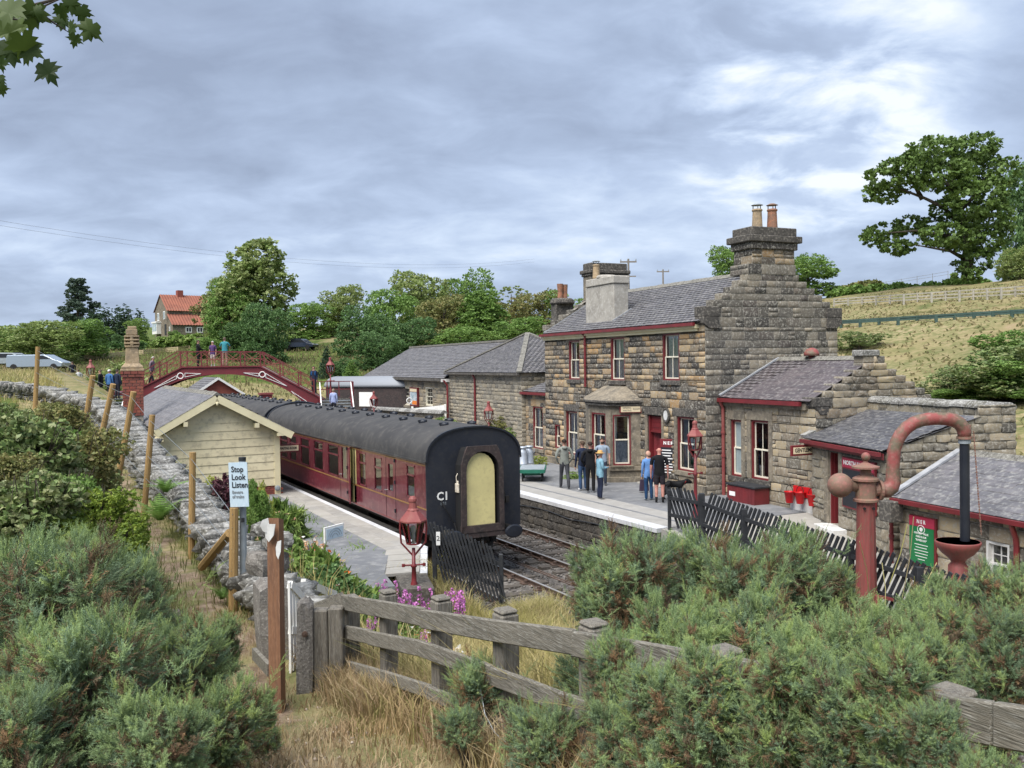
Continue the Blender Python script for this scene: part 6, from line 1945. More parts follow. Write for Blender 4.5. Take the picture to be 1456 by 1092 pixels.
# locker, fire buckets, trolley with churns
lh = GF.hit(0,-.35,1059,726)
lk_ = thing('sand_locker','maroon wooden locker with a dark lid against the low stone block','locker',GF.w(-.35,lh.y,.86),24)
zt_ = GF.hit(0,-.35,1059,690).z - .86
y0_,y1_ = GF.hit(0,-.5,1079,700).y - lh.y,GF.hit(0,-.5,1040,700).y - lh.y
MB().box(-.3,y0_ + .02,0,.28,y1_ - .02,zt_).build('box',M['red'],lk_)
for k in range(9):
 yy = y0_ + (y1_ - y0_) * k / 9
 MB().box(-.325,yy + .004,.02,-.3,yy + (y1_ - y0_) / 9 - .004,zt_ - .02).build('plank',M['red'],lk_)
MB().box(-.36,y0_ - .04,zt_,.3,y1_ + .04,zt_ + .06).build('lid',M['fence_black'],lk_,bevel=.01)
MB().box(-.332,y1_ - .42,zt_ - .34,-.326,y1_ - .12,zt_ - .2).build('label_plate',M['letter_white'],lk_)
bh0,bh1 = GF.hit(0,-.1,1128.7,700),GF.hit(0,-.1,1165.7,700)
fbd = thing('bucket_board','bright red board on the stone block carrying fire buckets','board',GF.w(-.1,0,0),24)
MB().box(-.03,bh1.y,GF.hit(0,-.1,1147,708).z,.02,bh0.y,GF.hit(0,-.1,1147,693).z).build('board',M['bright_red'],fbd,bevel=.006)
for px,py,lab in ((1122.5,699,'red fire bucket hanging left of the red board'),(1137.5,700,'red fire bucket in the middle of the red board'),(1155,703,'red fire bucket hanging at the right of the red board')):
 c = GF.hit(0,-.26,px,py)
 bk = thing('fire_bucket',lab,'bucket',GF.w(-.26,c.y,c.z - .34),24,'red fire buckets')
 MB().lathe([(0,0),(.10,0),(.105,.01),(.155,.33),(.165,.335),(.165,.35),(.145,.345),(.10,.05),(0,.05)],16).build('pail',M['bright_red'],bk,smooth=True)
 MB().tube([(0,.155 * math.cos(a),.33 + .2 * math.sin(a)) for a in np.linspace(0,math.pi,11)],.010,6).build('handle',M['dark'],bk)
 MB().bar((0,0,.53),(.16,0,.55),.02,.02).build('hook',M['dark'],bk)
th = G(772,679,.9)
tr = thing('platform_trolley','green four wheeled platform trolley with iron wheels','trolley',th,24 + 62)
tw_ = (W(784,660,th.y) - W(733,660,th.y)).x * 1.05
hd = W(760,660,th.y + .5).z - .9
MB().box(-tw_ * .95,-.1,hd - .03,tw_ * .12,.85,hd + .02).build('deck',M['galv'],tr)
MB().box(-tw_ * .97,-.14,hd - .13,tw_ * .14,-.1,hd + .0).box(-tw_ * .97,.85,hd - .13,tw_ * .14,.89,hd).box(-tw_ * .99,-.1,hd - .13,-tw_ * .95,.85,hd).box(tw_ * .12,-.1,hd - .13,tw_ * .16,.85,hd).build('frame',M['trolley'],tr)
rx = Matrix.Rotation(R(90),3,'X')
for x_ in (-tw_ * .72,-.08):
 for y_ in (.0,.75):
  w_ = MB().tube([(x_ + .23 * math.cos(a),y_,.25 + .23 * math.sin(a)) for a in np.linspace(0,6.283,21)],.028,6)
  for k in range(4):
   a = k * math.pi / 4
   w_.bar((x_ + .22 * math.cos(a),y_,.25 + .22 * math.sin(a)),(x_ - .22 * math.cos(a),y_,.25 - .22 * math.sin(a)),.03,.03)
  w_.build('wheel',M['fence_black'],tr)
 MB().bar((x_,0,.25),(x_,.75,.25),.05,.05).box(x_ - .06,.05,.25,x_ + .06,.7,hd - .06).build('axle',M['trolley'],tr)
def churn(px,Yc,lab):
 b = W(px,660,Yc)
 t = thing('milk_churn',lab,'milk churn',Vector((b.x,b.y,.9 + hd + .02)),0,'milk churns on the green trolley')
 MB().lathe([(.0,0),(.19,0),(.195,.03),(.18,.05),(.172,.46),(.165,.52),(.12,.60),(.11,.66),(.13,.675)],18).build('body',M['churn'],t,smooth=True)
 MB().lathe([(.165,.67),(.17,.69),(.165,.715),(.05,.73),(0,.73)],18).build('lid',M['churn'],t,smooth=True)
 MB().tube([(.16,0,.55),(.22,0,.58),(.22,0,.5),(.175,0,.44)],.014,6).tube([(-.16,0,.55),(-.22,0,.58),(-.22,0,.5),(-.175,0,.44)],.014,6).build('handle',M['churn'],t)
churn(743.5,th.y + .28,'grey milk churn standing at the front of the green trolley')
churn(752.5,th.y + .62,'grey milk churn behind the front one, nearest the window')
churn(731,th.y + .5,'grey milk churn half hidden behind the carriage end')
# low wall and white rail at the far end
la,lb_ = Vector((*W(632,600,52).xy,0)),Vector((*W(533,600,58).xy,0))
lwl = thing('low_wall','low rubble wall with rounded coping by the footbridge steps','wall',lb_,0)
d = la - lb_; L_ = d.length; s5 = d.normalized()
zt_ = W(585,585,55).z
wall(lwl,Z * .5,s5,Vector((s5.y,-s5.x,0)),L_,zt_ - .5,'stone_mid',rh=(.16,.24),sw=(.25,.5),mort='mortar_dark',rough=1.5)
for k in range(12):
 MB().prism([s5 * (L_ * k / 12) + Z * zt_ + v for v in (Vector((s5.y,-s5.x,0)) * .24,Vector((s5.y,-s5.x,0)) * .2 + Z * .12,Z * .2,Vector((-s5.y,s5.x,0)) * .2 + Z * .12,Vector((-s5.y,s5.x,0)) * .24)],s5 * (L_ / 12 - .02)).build('coping_stone',M['stone_lichen'],lwl)
finish_stones(lwl,120)
wr_ = thing('white_railing','white painted plank railing above the low rubble wall','railing',W(551,588,57),0)
p,q = Vector((0,0,0)),W(633,583,53) - wr_.location
MB().bar(p + Z * .0,q + Z * .15,.06,.3).build('plank',M['white'],wr_)
for f in (0.0,.45,1.0):
 c = p.lerp(q,f)
 MB().box(c.x - .06,c.y - .06,c.z - .9,c.x + .06,c.y + .06,c.z + .35).build('post',M['white'],wr_)
# dry stone wall beside the path
dw = thing('dry_stone_wall','long dry stone wall with upright coping stones beside the footpath','wall',RF(-6.3,0),28)
WP = [(.2,-11.2),(.2,-8),(.2,-6),(.2,-4),(.14,-2),(.05,0),(-.05,2),(-.15,4),(-.32,8),(-.6,10.5),(-2.0,13.2),(-5.0,15.6),(-9,17.0),(-14,18.0)]
def wall_top(i):
 return [2.98,3.0,3.17,3.28,3.37,3.52,3.87,4.12,4.40,4.55,4.95,5.38,5.62,5.72][i]
for i in range(len(WP) - 1):
 a,b = Vector((*WP[i],0)),Vector((*WP[i + 1],0))
 wa,wb_ = dw.matrix_world,None
 A,B = RF(-6.3 + a.x,a.y),RF(-6.3 + b.x,b.y)
 ga = min(Hs(*RF(-7.0 + a.x,a.y).xy),Hs(*A.xy)) - .12
 gb_ = min(Hs(*RF(-7.0 + b.x,b.y).xy),Hs(*B.xy)) - .12
 ta,tb = wall_top(i) - .27,wall_top(i + 1) - .27
 sdv = (b - a).normalized()
 L_ = (b - a).length
 nv = Vector((-sdv.y,sdv.x,0))     # the path side
 tt = .19
 mb = MB()
 mb.add([a - nv * tt + Z * (ga - .8),b - nv * tt + Z * (gb_ - .8),b - nv * tt + Z * tb,a - nv * tt + Z * ta,a + nv * tt + Z * ga,b + nv * tt + Z * gb_,b + nv * tt + Z * tb,a + nv * tt + Z * ta],
     [(0,1,2,3),(5,4,7,6),(3,2,6,7)] + ([(4,0,3,7)] if i == 0 else []))
 mb.build('hearting',M['mortar_dark'],dw)
 rows = max(4,round((max(ta - ga,tb - gb_)) / .145))
 for r in range(rows):
  s = 0
  while s < L_ - .02:
   w = min(rnd.uniform(.16,.46),L_ - s)
   f = (s + w / 2) / L_
   g0,t0 = ga + (gb_ - ga) * f,ta + (tb - ta) * f
   hh = (t0 - g0) / rows
   z0 = g0 + hh * r + rnd.uniform(-.02,.02)
   for side in ((1,-1) if r > rows * .55 else (1,)):
    pool_add(dw,M['stone_lichen'],a + nv * (tt - .02) * side,sdv * side,nv * side,(s if side > 0 else -s - w),(s + w if side > 0 else -s),z0,z0 + hh * rnd.uniform(.92,1.15),rnd.uniform(.06,.12),.012,2.2)
   s += w
 s = 0
 while s < L_:
  w = rnd.uniform(.08,.2)
  f = min(1,(s + w / 2) / L_)
  t0 = ta + (tb - ta) * f
  tilt = rnd.uniform(.25,.6)
  upv = (Z + sdv * -tilt + nv * rnd.uniform(-.15,.15)).normalized()
  s2v = (sdv + Z * tilt).normalized()
  n2v = upv.cross(s2v) * -1
  hh = rnd.uniform(.22,.36)
  me_c = a + sdv * (s + w / 2) + nv * rnd.uniform(.12,.2) + Z * (t0 - .05)
  pool_add(dw,M['stone_lichen'],me_c - upv * 0,s2v,(nv + Z * .1).normalized(),-w / 2,w / 2,0,hh,rnd.uniform(.34,.46) * .55,.004,1.2,upv)
  pool_add(dw,M['stone_lichen'],me_c - nv * .18,s2v,(-nv + Z * .1).normalized(),-w / 2,w / 2,0,hh,rnd.uniform(.34,.46) * .55,.004,1.2,upv)
  s += w * rnd.uniform(.95,1.15)
finish_stones(dw,300,nvar=9)
def boulder(name,label,loc,size,m,rot,cat='stone',seed=1):
 g = np.random.default_rng(seed)
 mb = bpy.data.meshes.new(name)
 import bmesh
 bm = bmesh.new()
 bmesh.ops.create_cube(bm,size=1)
 bmesh.ops.subdivide_edges(bm,edges=bm.edges[:],cuts=3,use_grid_fill=True)
 for v in bm.verts:
  c = v.co.copy()
  r = c.normalized() * .62
  v.co = c.lerp(r,.35) + Vector(g.uniform(-.035,.035,3))
 bm.to_mesh(mb); bm.free()
 mb.materials.append(m)
 o = link(name,mb,None,loc,(0,R(rnd.uniform(-4,4)),R(rot)),size)
 return tag(o,label,cat)
gs = W(405,900,9.35)
boulder('stone_gatepost','big rough stone block ending the dry stone wall behind the brown waymark post',Vector((gs.x - .14,gs.y + .1,2.72)),(.34,.42,1.05),M['granite'],25,'gate post',3)
for k,(px,py,s_,lab) in enumerate(((394,768,.30,'lichen grey block on top of the wall end beside the waymark post'),(380,800,.36,'brown mossy boulder leaning in the end of the dry stone wall'),(376,752,.24,'small grey stone lying on the dry stone wall by the sign pole'),(384,838,.30,'squat grey stone low in the wall end below the mossy boulder'))):
 c = W(px,py,9.9)
 boulder('wall_stone',lab,c,(s_,s_ * .9,s_ * (.55 if k != 1 else .7)),M['stone_lichen'] if k != 1 else M['granite'],30 + 20 * k,'stone',5 + k)
# wooden posts and wire along the wall
PST = [((330,858),(333,722),10.9,13,'stout light brown fence post directly left of the grey sign pole'),
    ((272,795),(274,643),14.0,9.5,'slim light brown fence post with the dark red shrub behind it'),
    ((205,728),(216.5,590),17.0,8.5,'light brown fence post standing in front of the waiting room roof'),
    ((166.5,688),(190,557),20.0,8.5,'leaning light brown fence post in front of the brick chimney'),
    ((139,642),(161,546),23.0,8,'leaning light brown fence post just left of the brick chimney'),
    ((120,612),(132,534),26.0,8,'leaning light brown fence post below the far left lamp'),
    ((50,580),(54,493),28.5,6.5,'upright light brown fence post at far left in front of the parked van')]
tops_ = []
for i,(b,tp,Yp,w,lab) in enumerate(PST):
 B,T = W(*b,Yp),W(*tp,Yp - (.15 if i in (3,4,5) else 0))
 po = thing('fence_post',lab,'fence post',B,0,'wooden posts along the dry stone wall')
 r_ = w / F * Yp / 2
 MB().tube([(0,0,-.4) if i == 0 else (T - B) * -.3,T - B],[r_ * 1.03,r_ * .97],10).build('post',M['wood_new'],po)
 if i == 0:
  p,q = W(287,806,12.6) - B,W(327,758,11.2) - B
  MB().tube([p,q],.06,8).build('brace',M['wood_new'],po)
 tops_.append((B,T))
fwire = thing('wire_fence','thin galvanised wires strung between the light brown posts','wire')
for f in (.35,.58,.80,.94):
 mb = MB()
 mb.tube([B.lerp(T,f) + Y * -.06 for B,T in tops_],.0045,4)
 mb.build('wire',M['wire'],fwire)
# warning sign
sb = W(346.5,866,11.0)
sg = thing('warning_sign','white Stop Look Listen sign on a grey metal pole beside the path','sign',sb,0)
u = 11.0 / F
MB().tube([(0,0,-.3),(W(344.5,654,11) - sb)],4.8 * u,12).build('pole',M['galv'],sg)
MB().tube([W(344.5,655,11) - sb,W(344.4,650,11) - sb],5.2 * u,12).build('pole_cap',M['fence_black'],sg)
MB().tube([W(346,736,10.95) - sb - Y * .02,W(346,742,10.95) - sb - Y * .02],2.4 * u,8).build('clip',M['fence_black'],sg)
c = W(339.6,689,10.9) - sb
pl_ = MB().box(-.117,-.008,-.27,.117,.004,.27).build('panel',M['sign_white'],sg,c,(0,R(-1.5),R(-6)))
for k,(s,sz,z_,m_) in enumerate((('Stop',.098,.185,'letter_black'),('Look',.098,.09,'letter_black'),('Listen',.098,-.005,'letter_black'),('Beware',.052,-.09,'galv'),('of trains',.052,-.145,'galv'))):
 text(s,sz,pl_,(-.085,-.011,z_),(R(90),0,0),m_,align='LEFT',sx=.86,bold=.0015)
# waymark post, gate, gate posts, plank fence
wb_ = W(394,985,8.0)
wm_ = thing('waymark_post','square brown waymark post with white disc signs beside the path','post',wb_,-8)
wt = W(391.5,735,8.0) - wb_
MB().add([(-.055,-.055,-.3),(.055,-.055,-.3),(.055,.055,-.3),(-.055,.055,-.3),(-.055 + wt.x,-.055,wt.z),(.055 + wt.x,-.055,wt.z),(.055 + wt.x,.055,wt.z - .03),(-.055 + wt.x,.055,wt.z - .03)],[(0,1,5,4),(1,2,6,5),(2,3,7,6),(3,0,4,7),(4,5,6,7)]).build('post',M['wood_brown'],wm_)
for px,py,w,h,a in ((386,757,.10,.17,30),(399,781,.05,.17,10),(379,748,.08,.13,-35)):
 c = W(px,py,7.9) - wb_
 mb = MB()
 mb.prism([(-w / 2,0,h * .1),(-w * .2,0,h * .42),(w / 2,0,h * .5),(w * .45,0,-.1 * h),(w * .05,0,-h * .5),(-w * .35,0,-h * .3)],(0,-.008,0))
 mb.build('waymark',M['white_dirty'],wm_,c,(0,R(a * .3),R(-a * .4)))
gt = W(415,985,9.0)
gate = thing('white_gate','narrow white picket gate standing open behind the brown waymark post','gate',Vector((gt.x,gt.y,2.35)),0)
gdir = (W(443,900,9.7) - W(414,900,9.0)); gdir.z = 0
gl_ = gdir.length; gdir.normalize()
zt0,zt1 = W(415,827,9.0).z - 2.35,W(440,862,9.7).z - 2.35
for k in range(8):
 f = k / 7
 p = gdir * gl_ * f
 zt_ = zt0 + (zt1 - zt0) * f
 MB().bar(p,p + Z * zt_,.07,.022,0,gdir.cross(Z)).build('picket',M['white'],gate)
for f_ in (.97,.5,.12):
 MB().bar(Z * zt0 * f_,gdir * gl_ + Z * zt1 * f_,.05,.075).build('gate_bar',M['white'],gate)
MB().bar(Z * .15,gdir * gl_ + Z * zt1 * .95,.03,.06).build('brace',M['white'],gate)
wr2_ = thing('white_handrail','white painted handrail sloping down behind the open gate','railing',W(431,829,10.5),0)
e_ = W(476,846,11.8) - wr2_.location
MB().bar((0,0,0),e_,.06,.10).build('rail',M['white'],wr2_)
for f in (.05,.95):
 c = e_ * f
 MB().box(c.x - .04,c.y - .04,c.z - 1.0,c.x + .04,c.y + .04,c.z).build('post',M['white'],wr2_)
sp_ = W(435,990,8.45)
o = boulder('stone_gatepost','speckled grey stone gate post with an iron bolt at the path corner',Vector((sp_.x,sp_.y,sp_.z + .40)),(.155,.15,1.02),M['granite'],10,'gate post',12)
bp2 = MB().lathe([(0,0),(.028,0),(.028,.02),(0,.025)],10).build('bolt',M['rail_rust'],o)
bp2.matrix_local = Matrix.Diagonal((1 / .155,1 / .15,1 / 1.02,1)) @ Matrix.Translation((.0,-.085,.22)) @ Matrix.Rotation(R(90),4,'X')
FA_ = Vector((-1.62,8.6,0)); FD_ = Vector((3.22,-5.6,0)).normalized(); FN_ = Vector((FD_.y,-FD_.x,0))
def on_f(px,py):
 d = ray(px,py)
 h = CAM + d * ((FA_ - CAM).dot(FN_) / d.dot(FN_))
 return (h - FA_).dot(FD_),h.z
pf_ = thing('plank_fence','weathered grey three rail plank fence curving down beside the grassy bank','fence',FA_,0)
for px0,px1,yt,yb in ((447,469,866,985),(470,490,863,975)):
 a,b = W(px0,yb,8.5),W(px1,yb,8.5)
 zt_ = W(px0,yt,8.5).z
 MB().box(a.x - FA_.x,a.y - FA_.y - .06,a.z - .3,b.x - FA_.x,a.y - FA_.y + .08,zt_).build('gate_post',M['wood_post'],pf_,bevel=.012)
for px,yt,w in ((487,848,.13),(538,841,.13),(612,850,.135),(702,868,.14),(826,886,.14),(1010,925,.14),(1330,985,.14)):
 s_,z_ = on_f(px,yt)
 g = Hs(*(FA_ + FD_ * s_).xy)
 c = FD_ * s_ + FN_ * -.085
 c = FD_ * s_ - (FN_ if FN_.dot(CAM - FA_) > 0 else -FN_) * .09
 mx = Matrix.Translation(c) @ Matrix.Rotation(math.atan2(FD_.y,FD_.x),4,'Z')
 MB().box(-w / 2,-w / 2,g - .5,w / 2,w / 2,z_ - .03,0,mx).box(-w / 2 + .004,-w / 2 + .004,z_ - .03,w / 2 - .004,w / 2 - .004,z_,0,mx).build('post',M['wood_post'],pf_,bevel=.012)
nf = FN_ if FN_.dot(CAM - FA_) > 0 else -FN_
def plank(pp,h=.15,th=.038,off=0):
 Q = [on_f(*p) for p in pp]
 mb = MB()
 for (s0,z0),(s1,z1) in zip(Q[:-1],Q[1:]):
  p,q = FD_ * s0 + Z * z0 + nf * off,FD_ * s1 + Z * z1 + nf * off
  n = nf * th
  mb.add([p - Z * h / 2,q - Z * h / 2,q + Z * h / 2,p + Z * h / 2,p - Z * h / 2 + n,q - Z * h / 2 + n,q + Z * h / 2 + n,p + Z * h / 2 + n],
      [(0,3,2,1),(4,5,6,7),(0,1,5,4),(2,3,7,6),(0,4,7,3),(1,2,6,5)])
 mb.build('plank',M['wood_grey'],pf_,bevel=.008)
plank([(486,855),(548,866),(607,877)])
plank([(604,879),(702,895),(822,912)],off=.004)
plank([(818,914),(930,934),(1010,950),(1200,984),(1330,1008)])
plank([(1326,1012),(1420,1027),(1600,1058)],off=.004)
plank([(488,897),(530,905)],.13)
plank([(528,906),(601,921),(650,938),(704,958)],.13,off=.004)
plank([(700,959),(750,977),(800,997),(900,1030)],.13)
plank([(898,1032),(1100,1090),(1300,1140)],.13)
plank([(488,944),(560,965),(616,983)],.11)
plank([(612,983),(660,1003),(712,1030),(760,1050)],.11,off=.004)
a,b = W(434,873,9.1),W(487,851,8.62)
MB().bar(a - FA_,b - FA_,.04,.12).build('plank',M['wood_grey'],pf_)
MB().tube([FD_ * on_f(699,960)[0] + Z * on_f(699,960)[1] + nf * .1,FD_ * on_f(712,1010)[0] + Z * on_f(712,1010)[1] + nf * .12,FD_ * on_f(730,1035)[0] + Z * on_f(730,1035)[1] + nf * .14,FD_ * on_f(760,1060)[0] + Z * on_f(760,1060)[1] + nf * .14],.004,5).build('wire',M['wire'],pf_)
ib = W(475,768,20.5)
ip = thing('information_panel','small white framed panel standing in the flower bed by the platform','sign',ib,62)
MB().box(-.34,-.02,0,.34,.02,.34).build('frame',M['white'],ip)
MB().box(-.29,-.03,.05,.29,-.02,.29).build('panel',M['sign_white'],ip)
for k,r_ in enumerate((.10,.16,.22)):
 MB().tube([(r_ * 1.1 * math.cos(a),-.032,.06 + r_ * math.sin(a)) for a in np.linspace(0.2,2.9,9)],.007,4).build('arc_line',M['galv'],ip)
te = thing('step_board','weathered timber board edging the worn path by the waymark post','board',W(372,940,8.3),120)
MB().box(-.28,-.02,-.06,.28,.02,.05).build('board',M['wood_grey'],te)
st = W(236,826,10.6)
boulder('path_stone','flat sandy stone lying on the worn earth path',Vector((st.x,st.y,Hs(st.x,st.y) + .03)),(.34,.3,.12),M['dressed'],20,'stone',31)
# people
CLOTH = {}
def cloth(rgb,rough=.85):
 k = tuple(round(c,3) for c in rgb)
 if k not in CLOTH:
  CLOTH[k] = mat('cloth',rgb,var=tuple(c * .72 for c in rgb),rough=rough,scale=9,bump=.2,bscale=40,spec=.2)
 return CLOTH[k]
SKIN = (0.50,0.285,0.215)
def person(loc,face,h,label,top,bottom,shoes=(.05,.05,.05),hair=(.06,.04,.03),skin=SKIN,group=None,stride=0.0,arms='down',
     short_sleeve=False,shorts=False,hat=None,bag=None,bald=False,beard=False,female=False,lean=0.0,bag_col=(.03,.05,.12),feet_z=None,hand=False):
 SK = {'skin': 0,'top': 1,'bottom': 2,'shoe': 3}
 V,E,Rr,Zn = [],[],[],[]
 def v(x,y,z,r,zone,parent=None):
  V.append((x,y,z)); Rr.append(r if isinstance(r,tuple) else (r,r)); Zn.append(zone)
  if parent is not None:
   E.append((parent,len(V) - 1))
  return len(V) - 1
 sw = .175 if female else .205
 pel = v(0,0,.94,(.155,.115),'bottom')
 wa = v(0,lean * .15,1.08,(.145,.105),'top',pel)
 chst = v(0,.005 + lean * .4,1.28,(.175 if not female else .155,.115),'top',wa)
 nb_ = v(0,lean * .7,1.43,(.105,.085),'top',chst)
 nk = v(0,.012 + lean * .8,1.515,.056,'skin',nb_)
 jaw = v(0,.035 + lean * .9,1.585,(.068,.078),'skin',nk)
 hd_ = v(0,.020 + lean,1.665,(.080,.098),'skin',jaw)
 v(0,.012 + lean,1.725,(.060,.075),'skin',hd_)
 for s in (-1,1):
  sh_ = v(s * sw,lean * .6,1.405,.064,'top',nb_)
  if arms == 'phone':
   el,wr = (s * (sw + .05),.02,1.14),(s * .10,.26,1.16)
  elif arms == 'rail':
   el,wr = (s * (sw + .08),.10,1.18),(s * (sw + .02),.33,1.10)
  elif arms == 'pocket':
   el,wr = (s * (sw + .11),-.04,1.13),(s * (sw + .02),.07,.95)
  elif arms == 'swing':
   el,wr = (s * (sw + .05),-.03 - s * .06,1.13),(s * (sw + .06),.08 - s * .13,.90)
  else:
   el,wr = (s * (sw + .055),-.015,1.13),(s * (sw + .06),.045,.885)
  el = (el[0],el[1] + lean * .45,el[2]); wr = (wr[0],wr[1] + lean * .3,wr[2])
  m1 = v((s * sw + el[0]) / 2 + s * .01,(lean * .6 + el[1]) / 2,(1.405 + el[2]) / 2,.054,'top',sh_)
  e_ = v(*el,.043,'skin' if short_sleeve else 'top',m1)
  w_ = v(*wr,.030,'skin' if short_sleeve else 'top',e_)
  d = (Vector(wr) - Vector(el)).normalized()
  side = Vector((0,1,0)) if abs(d.y) < .7 else Vector((1,0,0)) * -s
  side = (side - d * side.dot(d)).normalized()
  P = Vector(wr) + d * .075
  pm = v(*P,(.034,.022),'skin',w_)
  nrm_ = d.cross(side)
  for k in range(4):
   f0 = P + side * (.026 - .0175 * k) + d * .028
   f1 = f0 + d * (.036,.042,.038,.028)[k] + nrm_ * (-.008 * s)
   f2 = f1 + d * .022 + nrm_ * (-.016 * s)
   a = v(*f0,.0085,'skin',pm); b = v(*f1,.0078,'skin',a); v(*f2,.0065,'skin',b)
  t0 = Vector(wr) + d * .04 + side * .034
  a = v(*t0,.010,'skin',pm); v(*(t0 + d * .032 + side * .018),.0085,'skin',a)
  hip_ = v(s * .088,0,.87,.098,'bottom',pel)
  st_ = stride * s
  kn = v(s * .098,.015 + st_ * .45,.50,.060,'skin' if shorts else 'bottom',hip_)
  if shorts:
   V[hip_] = (s * .088,0,.87)
   mid = v(s * .094,.01 + st_ * .25,.64,.086,'bottom',hip_)
   E[-2] = (mid,kn); E.append((hip_,mid)) if (hip_,mid) not in E else None
  cf = v(s * .10,-.012 + st_ * .8,.31,.055 if shorts else .062,'skin' if shorts else 'bottom',kn)
  an_ = v(s * .10,-.02 + st_,.085,.038 if shorts else .052,'shoe' if shorts else 'bottom',cf)
  hl = v(s * .10,-.025 + st_,.042,.042,'shoe',an_)
  v(s * .115,.13 + st_,.036,(.042,.034),'shoe',hl)
 Rr[:] = [(r[0] * 1.13,r[1] * 1.13) if z_ in ('top','bottom') else r for r,z_ in zip(Rr,Zn)]
 me = bpy.data.meshes.new('body')
 me.from_pydata(V,E,[])
 o = bpy.data.objects.new('body',me)
 COL.objects.link(o)
 md = o.modifiers.new('skin','SKIN'); md.use_smooth_shade = True
 sv_ = me.skin_vertices[0].data
 for i,r in enumerate(Rr):
  sv_[i].radius = r
  sv_[i].use_root = (i == 0)
 sb_ = o.modifiers.new('sub','SUBSURF'); sb_.levels = sb_.render_levels = 1
 dg = bpy.context.evaluated_depsgraph_get()
 nm = bpy.data.meshes.new_from_object(o.evaluated_get(dg))
 o.modifiers.clear()
 o.data = nm
 nm.name = 'body'
 nm.materials.clear()
 for m_ in (cloth(skin,.6),cloth(top),cloth(bottom),cloth(shoes,.6)):
  nm.materials.append(m_)
 A = np.array([V[a] for a,b in E]); B = np.array([V[b] for a,b in E])
 za = [Zn[a] for a,b in E]; zb_ = [Zn[b] for a,b in E]
 C = np.zeros(len(nm.polygons) * 3); nm.polygons.foreach_get('center',C); C = C.reshape(-1,3)
 AB = B - A
 tt = np.clip(((C[:,None] - A[None]) * AB[None]).sum(-1) / (AB ** 2).sum(-1)[None],0,1)
 D = np.linalg.norm(C[:,None] - (A[None] + tt[...,None] * AB[None]),axis=-1)
 rad = np.array([max(Rr[a][0],Rr[b][0]) for a,b in E])
 best = (D / rad[None]).argmin(1)
 mi = [SK[(za[b] if tt[i,b] < .55 else zb_[b])] for i,b in enumerate(best)]
 for i in range(len(mi)):      # the jacket covers the belt, the hem is level
  if mi[i] == 2 and C[i,2] > (.90 if not female else .84) and abs(C[i,0]) < .26:
   mi[i] = 1
 nm.polygons.foreach_set('material_index',np.array(mi,dtype=np.int32))
 nm.polygons.foreach_set('use_smooth',np.ones(len(mi),dtype=bool))
 sc_ = h / 1.775
 t = thing('person',label,'person',loc,face,group)
 t.scale = (sc_,) * 3
 o.parent = t
 hy = lean + .018
 for s in (-1,1):
  MB().lathe([(0,-.011),(.009,-.005),(.009,.005),(0,.011)],8,(s * .030,hy + .093,1.668)).build('eye',M['letter_black'],o)
  MB().lathe([(.0,-.032),(.014,-.02),(.016,.01),(.0,.03)],8,(s * .082,hy - .005,1.655)).build('ear',cloth(skin,.6),o,smooth=True)
 MB().add([(-.014,hy + .09,1.632),(.014,hy + .09,1.632),(0,hy + .122,1.634),(0,hy + .094,1.675)],[(0,1,2),(0,2,3),(1,3,2),(0,3,1)]).build('nose',cloth(skin,.6),o)
 MB().box(-.024,hy + .086,1.603,.024,hy + .097,1.610).build('mouth',cloth((.30,.12,.10)),o)
 if not bald:
  mb = MB()
  n,mm = 14,7
  for i in range(mm + 1):
   a = math.pi / 2 * i / mm * 1.18
   for k in range(n):
    b = 2 * math.pi * k / n
    back = .5 - .5 * math.sin(b)
    r_ = 1.10
    aa = min(a,.95 + back * .95)
    mb.v.append((.082 * r_ * math.sin(aa) * math.cos(b),hy - .006 + .102 * r_ * math.sin(aa) * math.sin(b),1.672 + .088 * r_ * math.cos(aa) - (.05 if female else .0) * back * (i / mm)))
  for i in range(mm):
   for k in range(n):
    mb.f.append((i * n + k,i * n + (k + 1) % n,(i + 1) * n + (k + 1) % n,(i + 1) * n + k)); mb.m.append(0)
  mb.build('hair',cloth(hair,.7),o,smooth=True)
 if beard:
  MB().lathe([(.0,-.03),(.055,-.015),(.066,.02),(.06,.045)],12,(0,hy + .028,1.575)).build('beard',cloth(hair,.8),o,smooth=True)
 if hat:
  MB().lathe([(.175,1.690),(.175,1.698),(.098,1.705),(.095,1.77),(.06,1.795),(0,1.80)],18,(0,hy - .005,0)).build('hat',cloth(hat),o,smooth=True)
 if bag == 'backpack':
  MB().box(-.14,-.26,1.02,.14,-.10,1.42).build('backpack',cloth(bag_col),o,bevel=.045)
  for s in (-1,1):
   MB().tube([(s * .10,-.13,1.40),(s * .115,-.02,1.475),(s * .125,.10,1.40),(s * .13,.12,1.22),(s * .12,.0,1.06),(s * .10,-.12,1.06)],.016,6).build('strap',cloth(bag_col),o)
 if bag == 'hood':
  MB().lathe([(.0,-.05),(.09,-.03),(.105,.02),(.07,.05)],12,(0,-.075 + lean * .6,1.45)).build('hood',cloth(tuple(c * .92 for c in top)),o,smooth=True)
 return t
def feet(px,py,z=.907):
 return G(px,py,z)
platform_people = 'people waiting on the station platform'
person(feet(803,694),8,1.80,'person in grey hoodie and grey trousers walking away, left of the group',(.235,.25,.225),(.060,.062,.072),(.16,.16,.16),(.022,.016,.012),stride=-.22,arms='pocket',bag='hood',group=platform_people)
person(feet(829,697),20,1.78,'person in navy top and blue jeans with a dark backpack and white shoes',(.018,.026,.055),(.045,.085,.17),(.75,.75,.75),(.07,.045,.03),arms='down',bag='backpack',group=platform_people,bag_col=(.02,.025,.04))
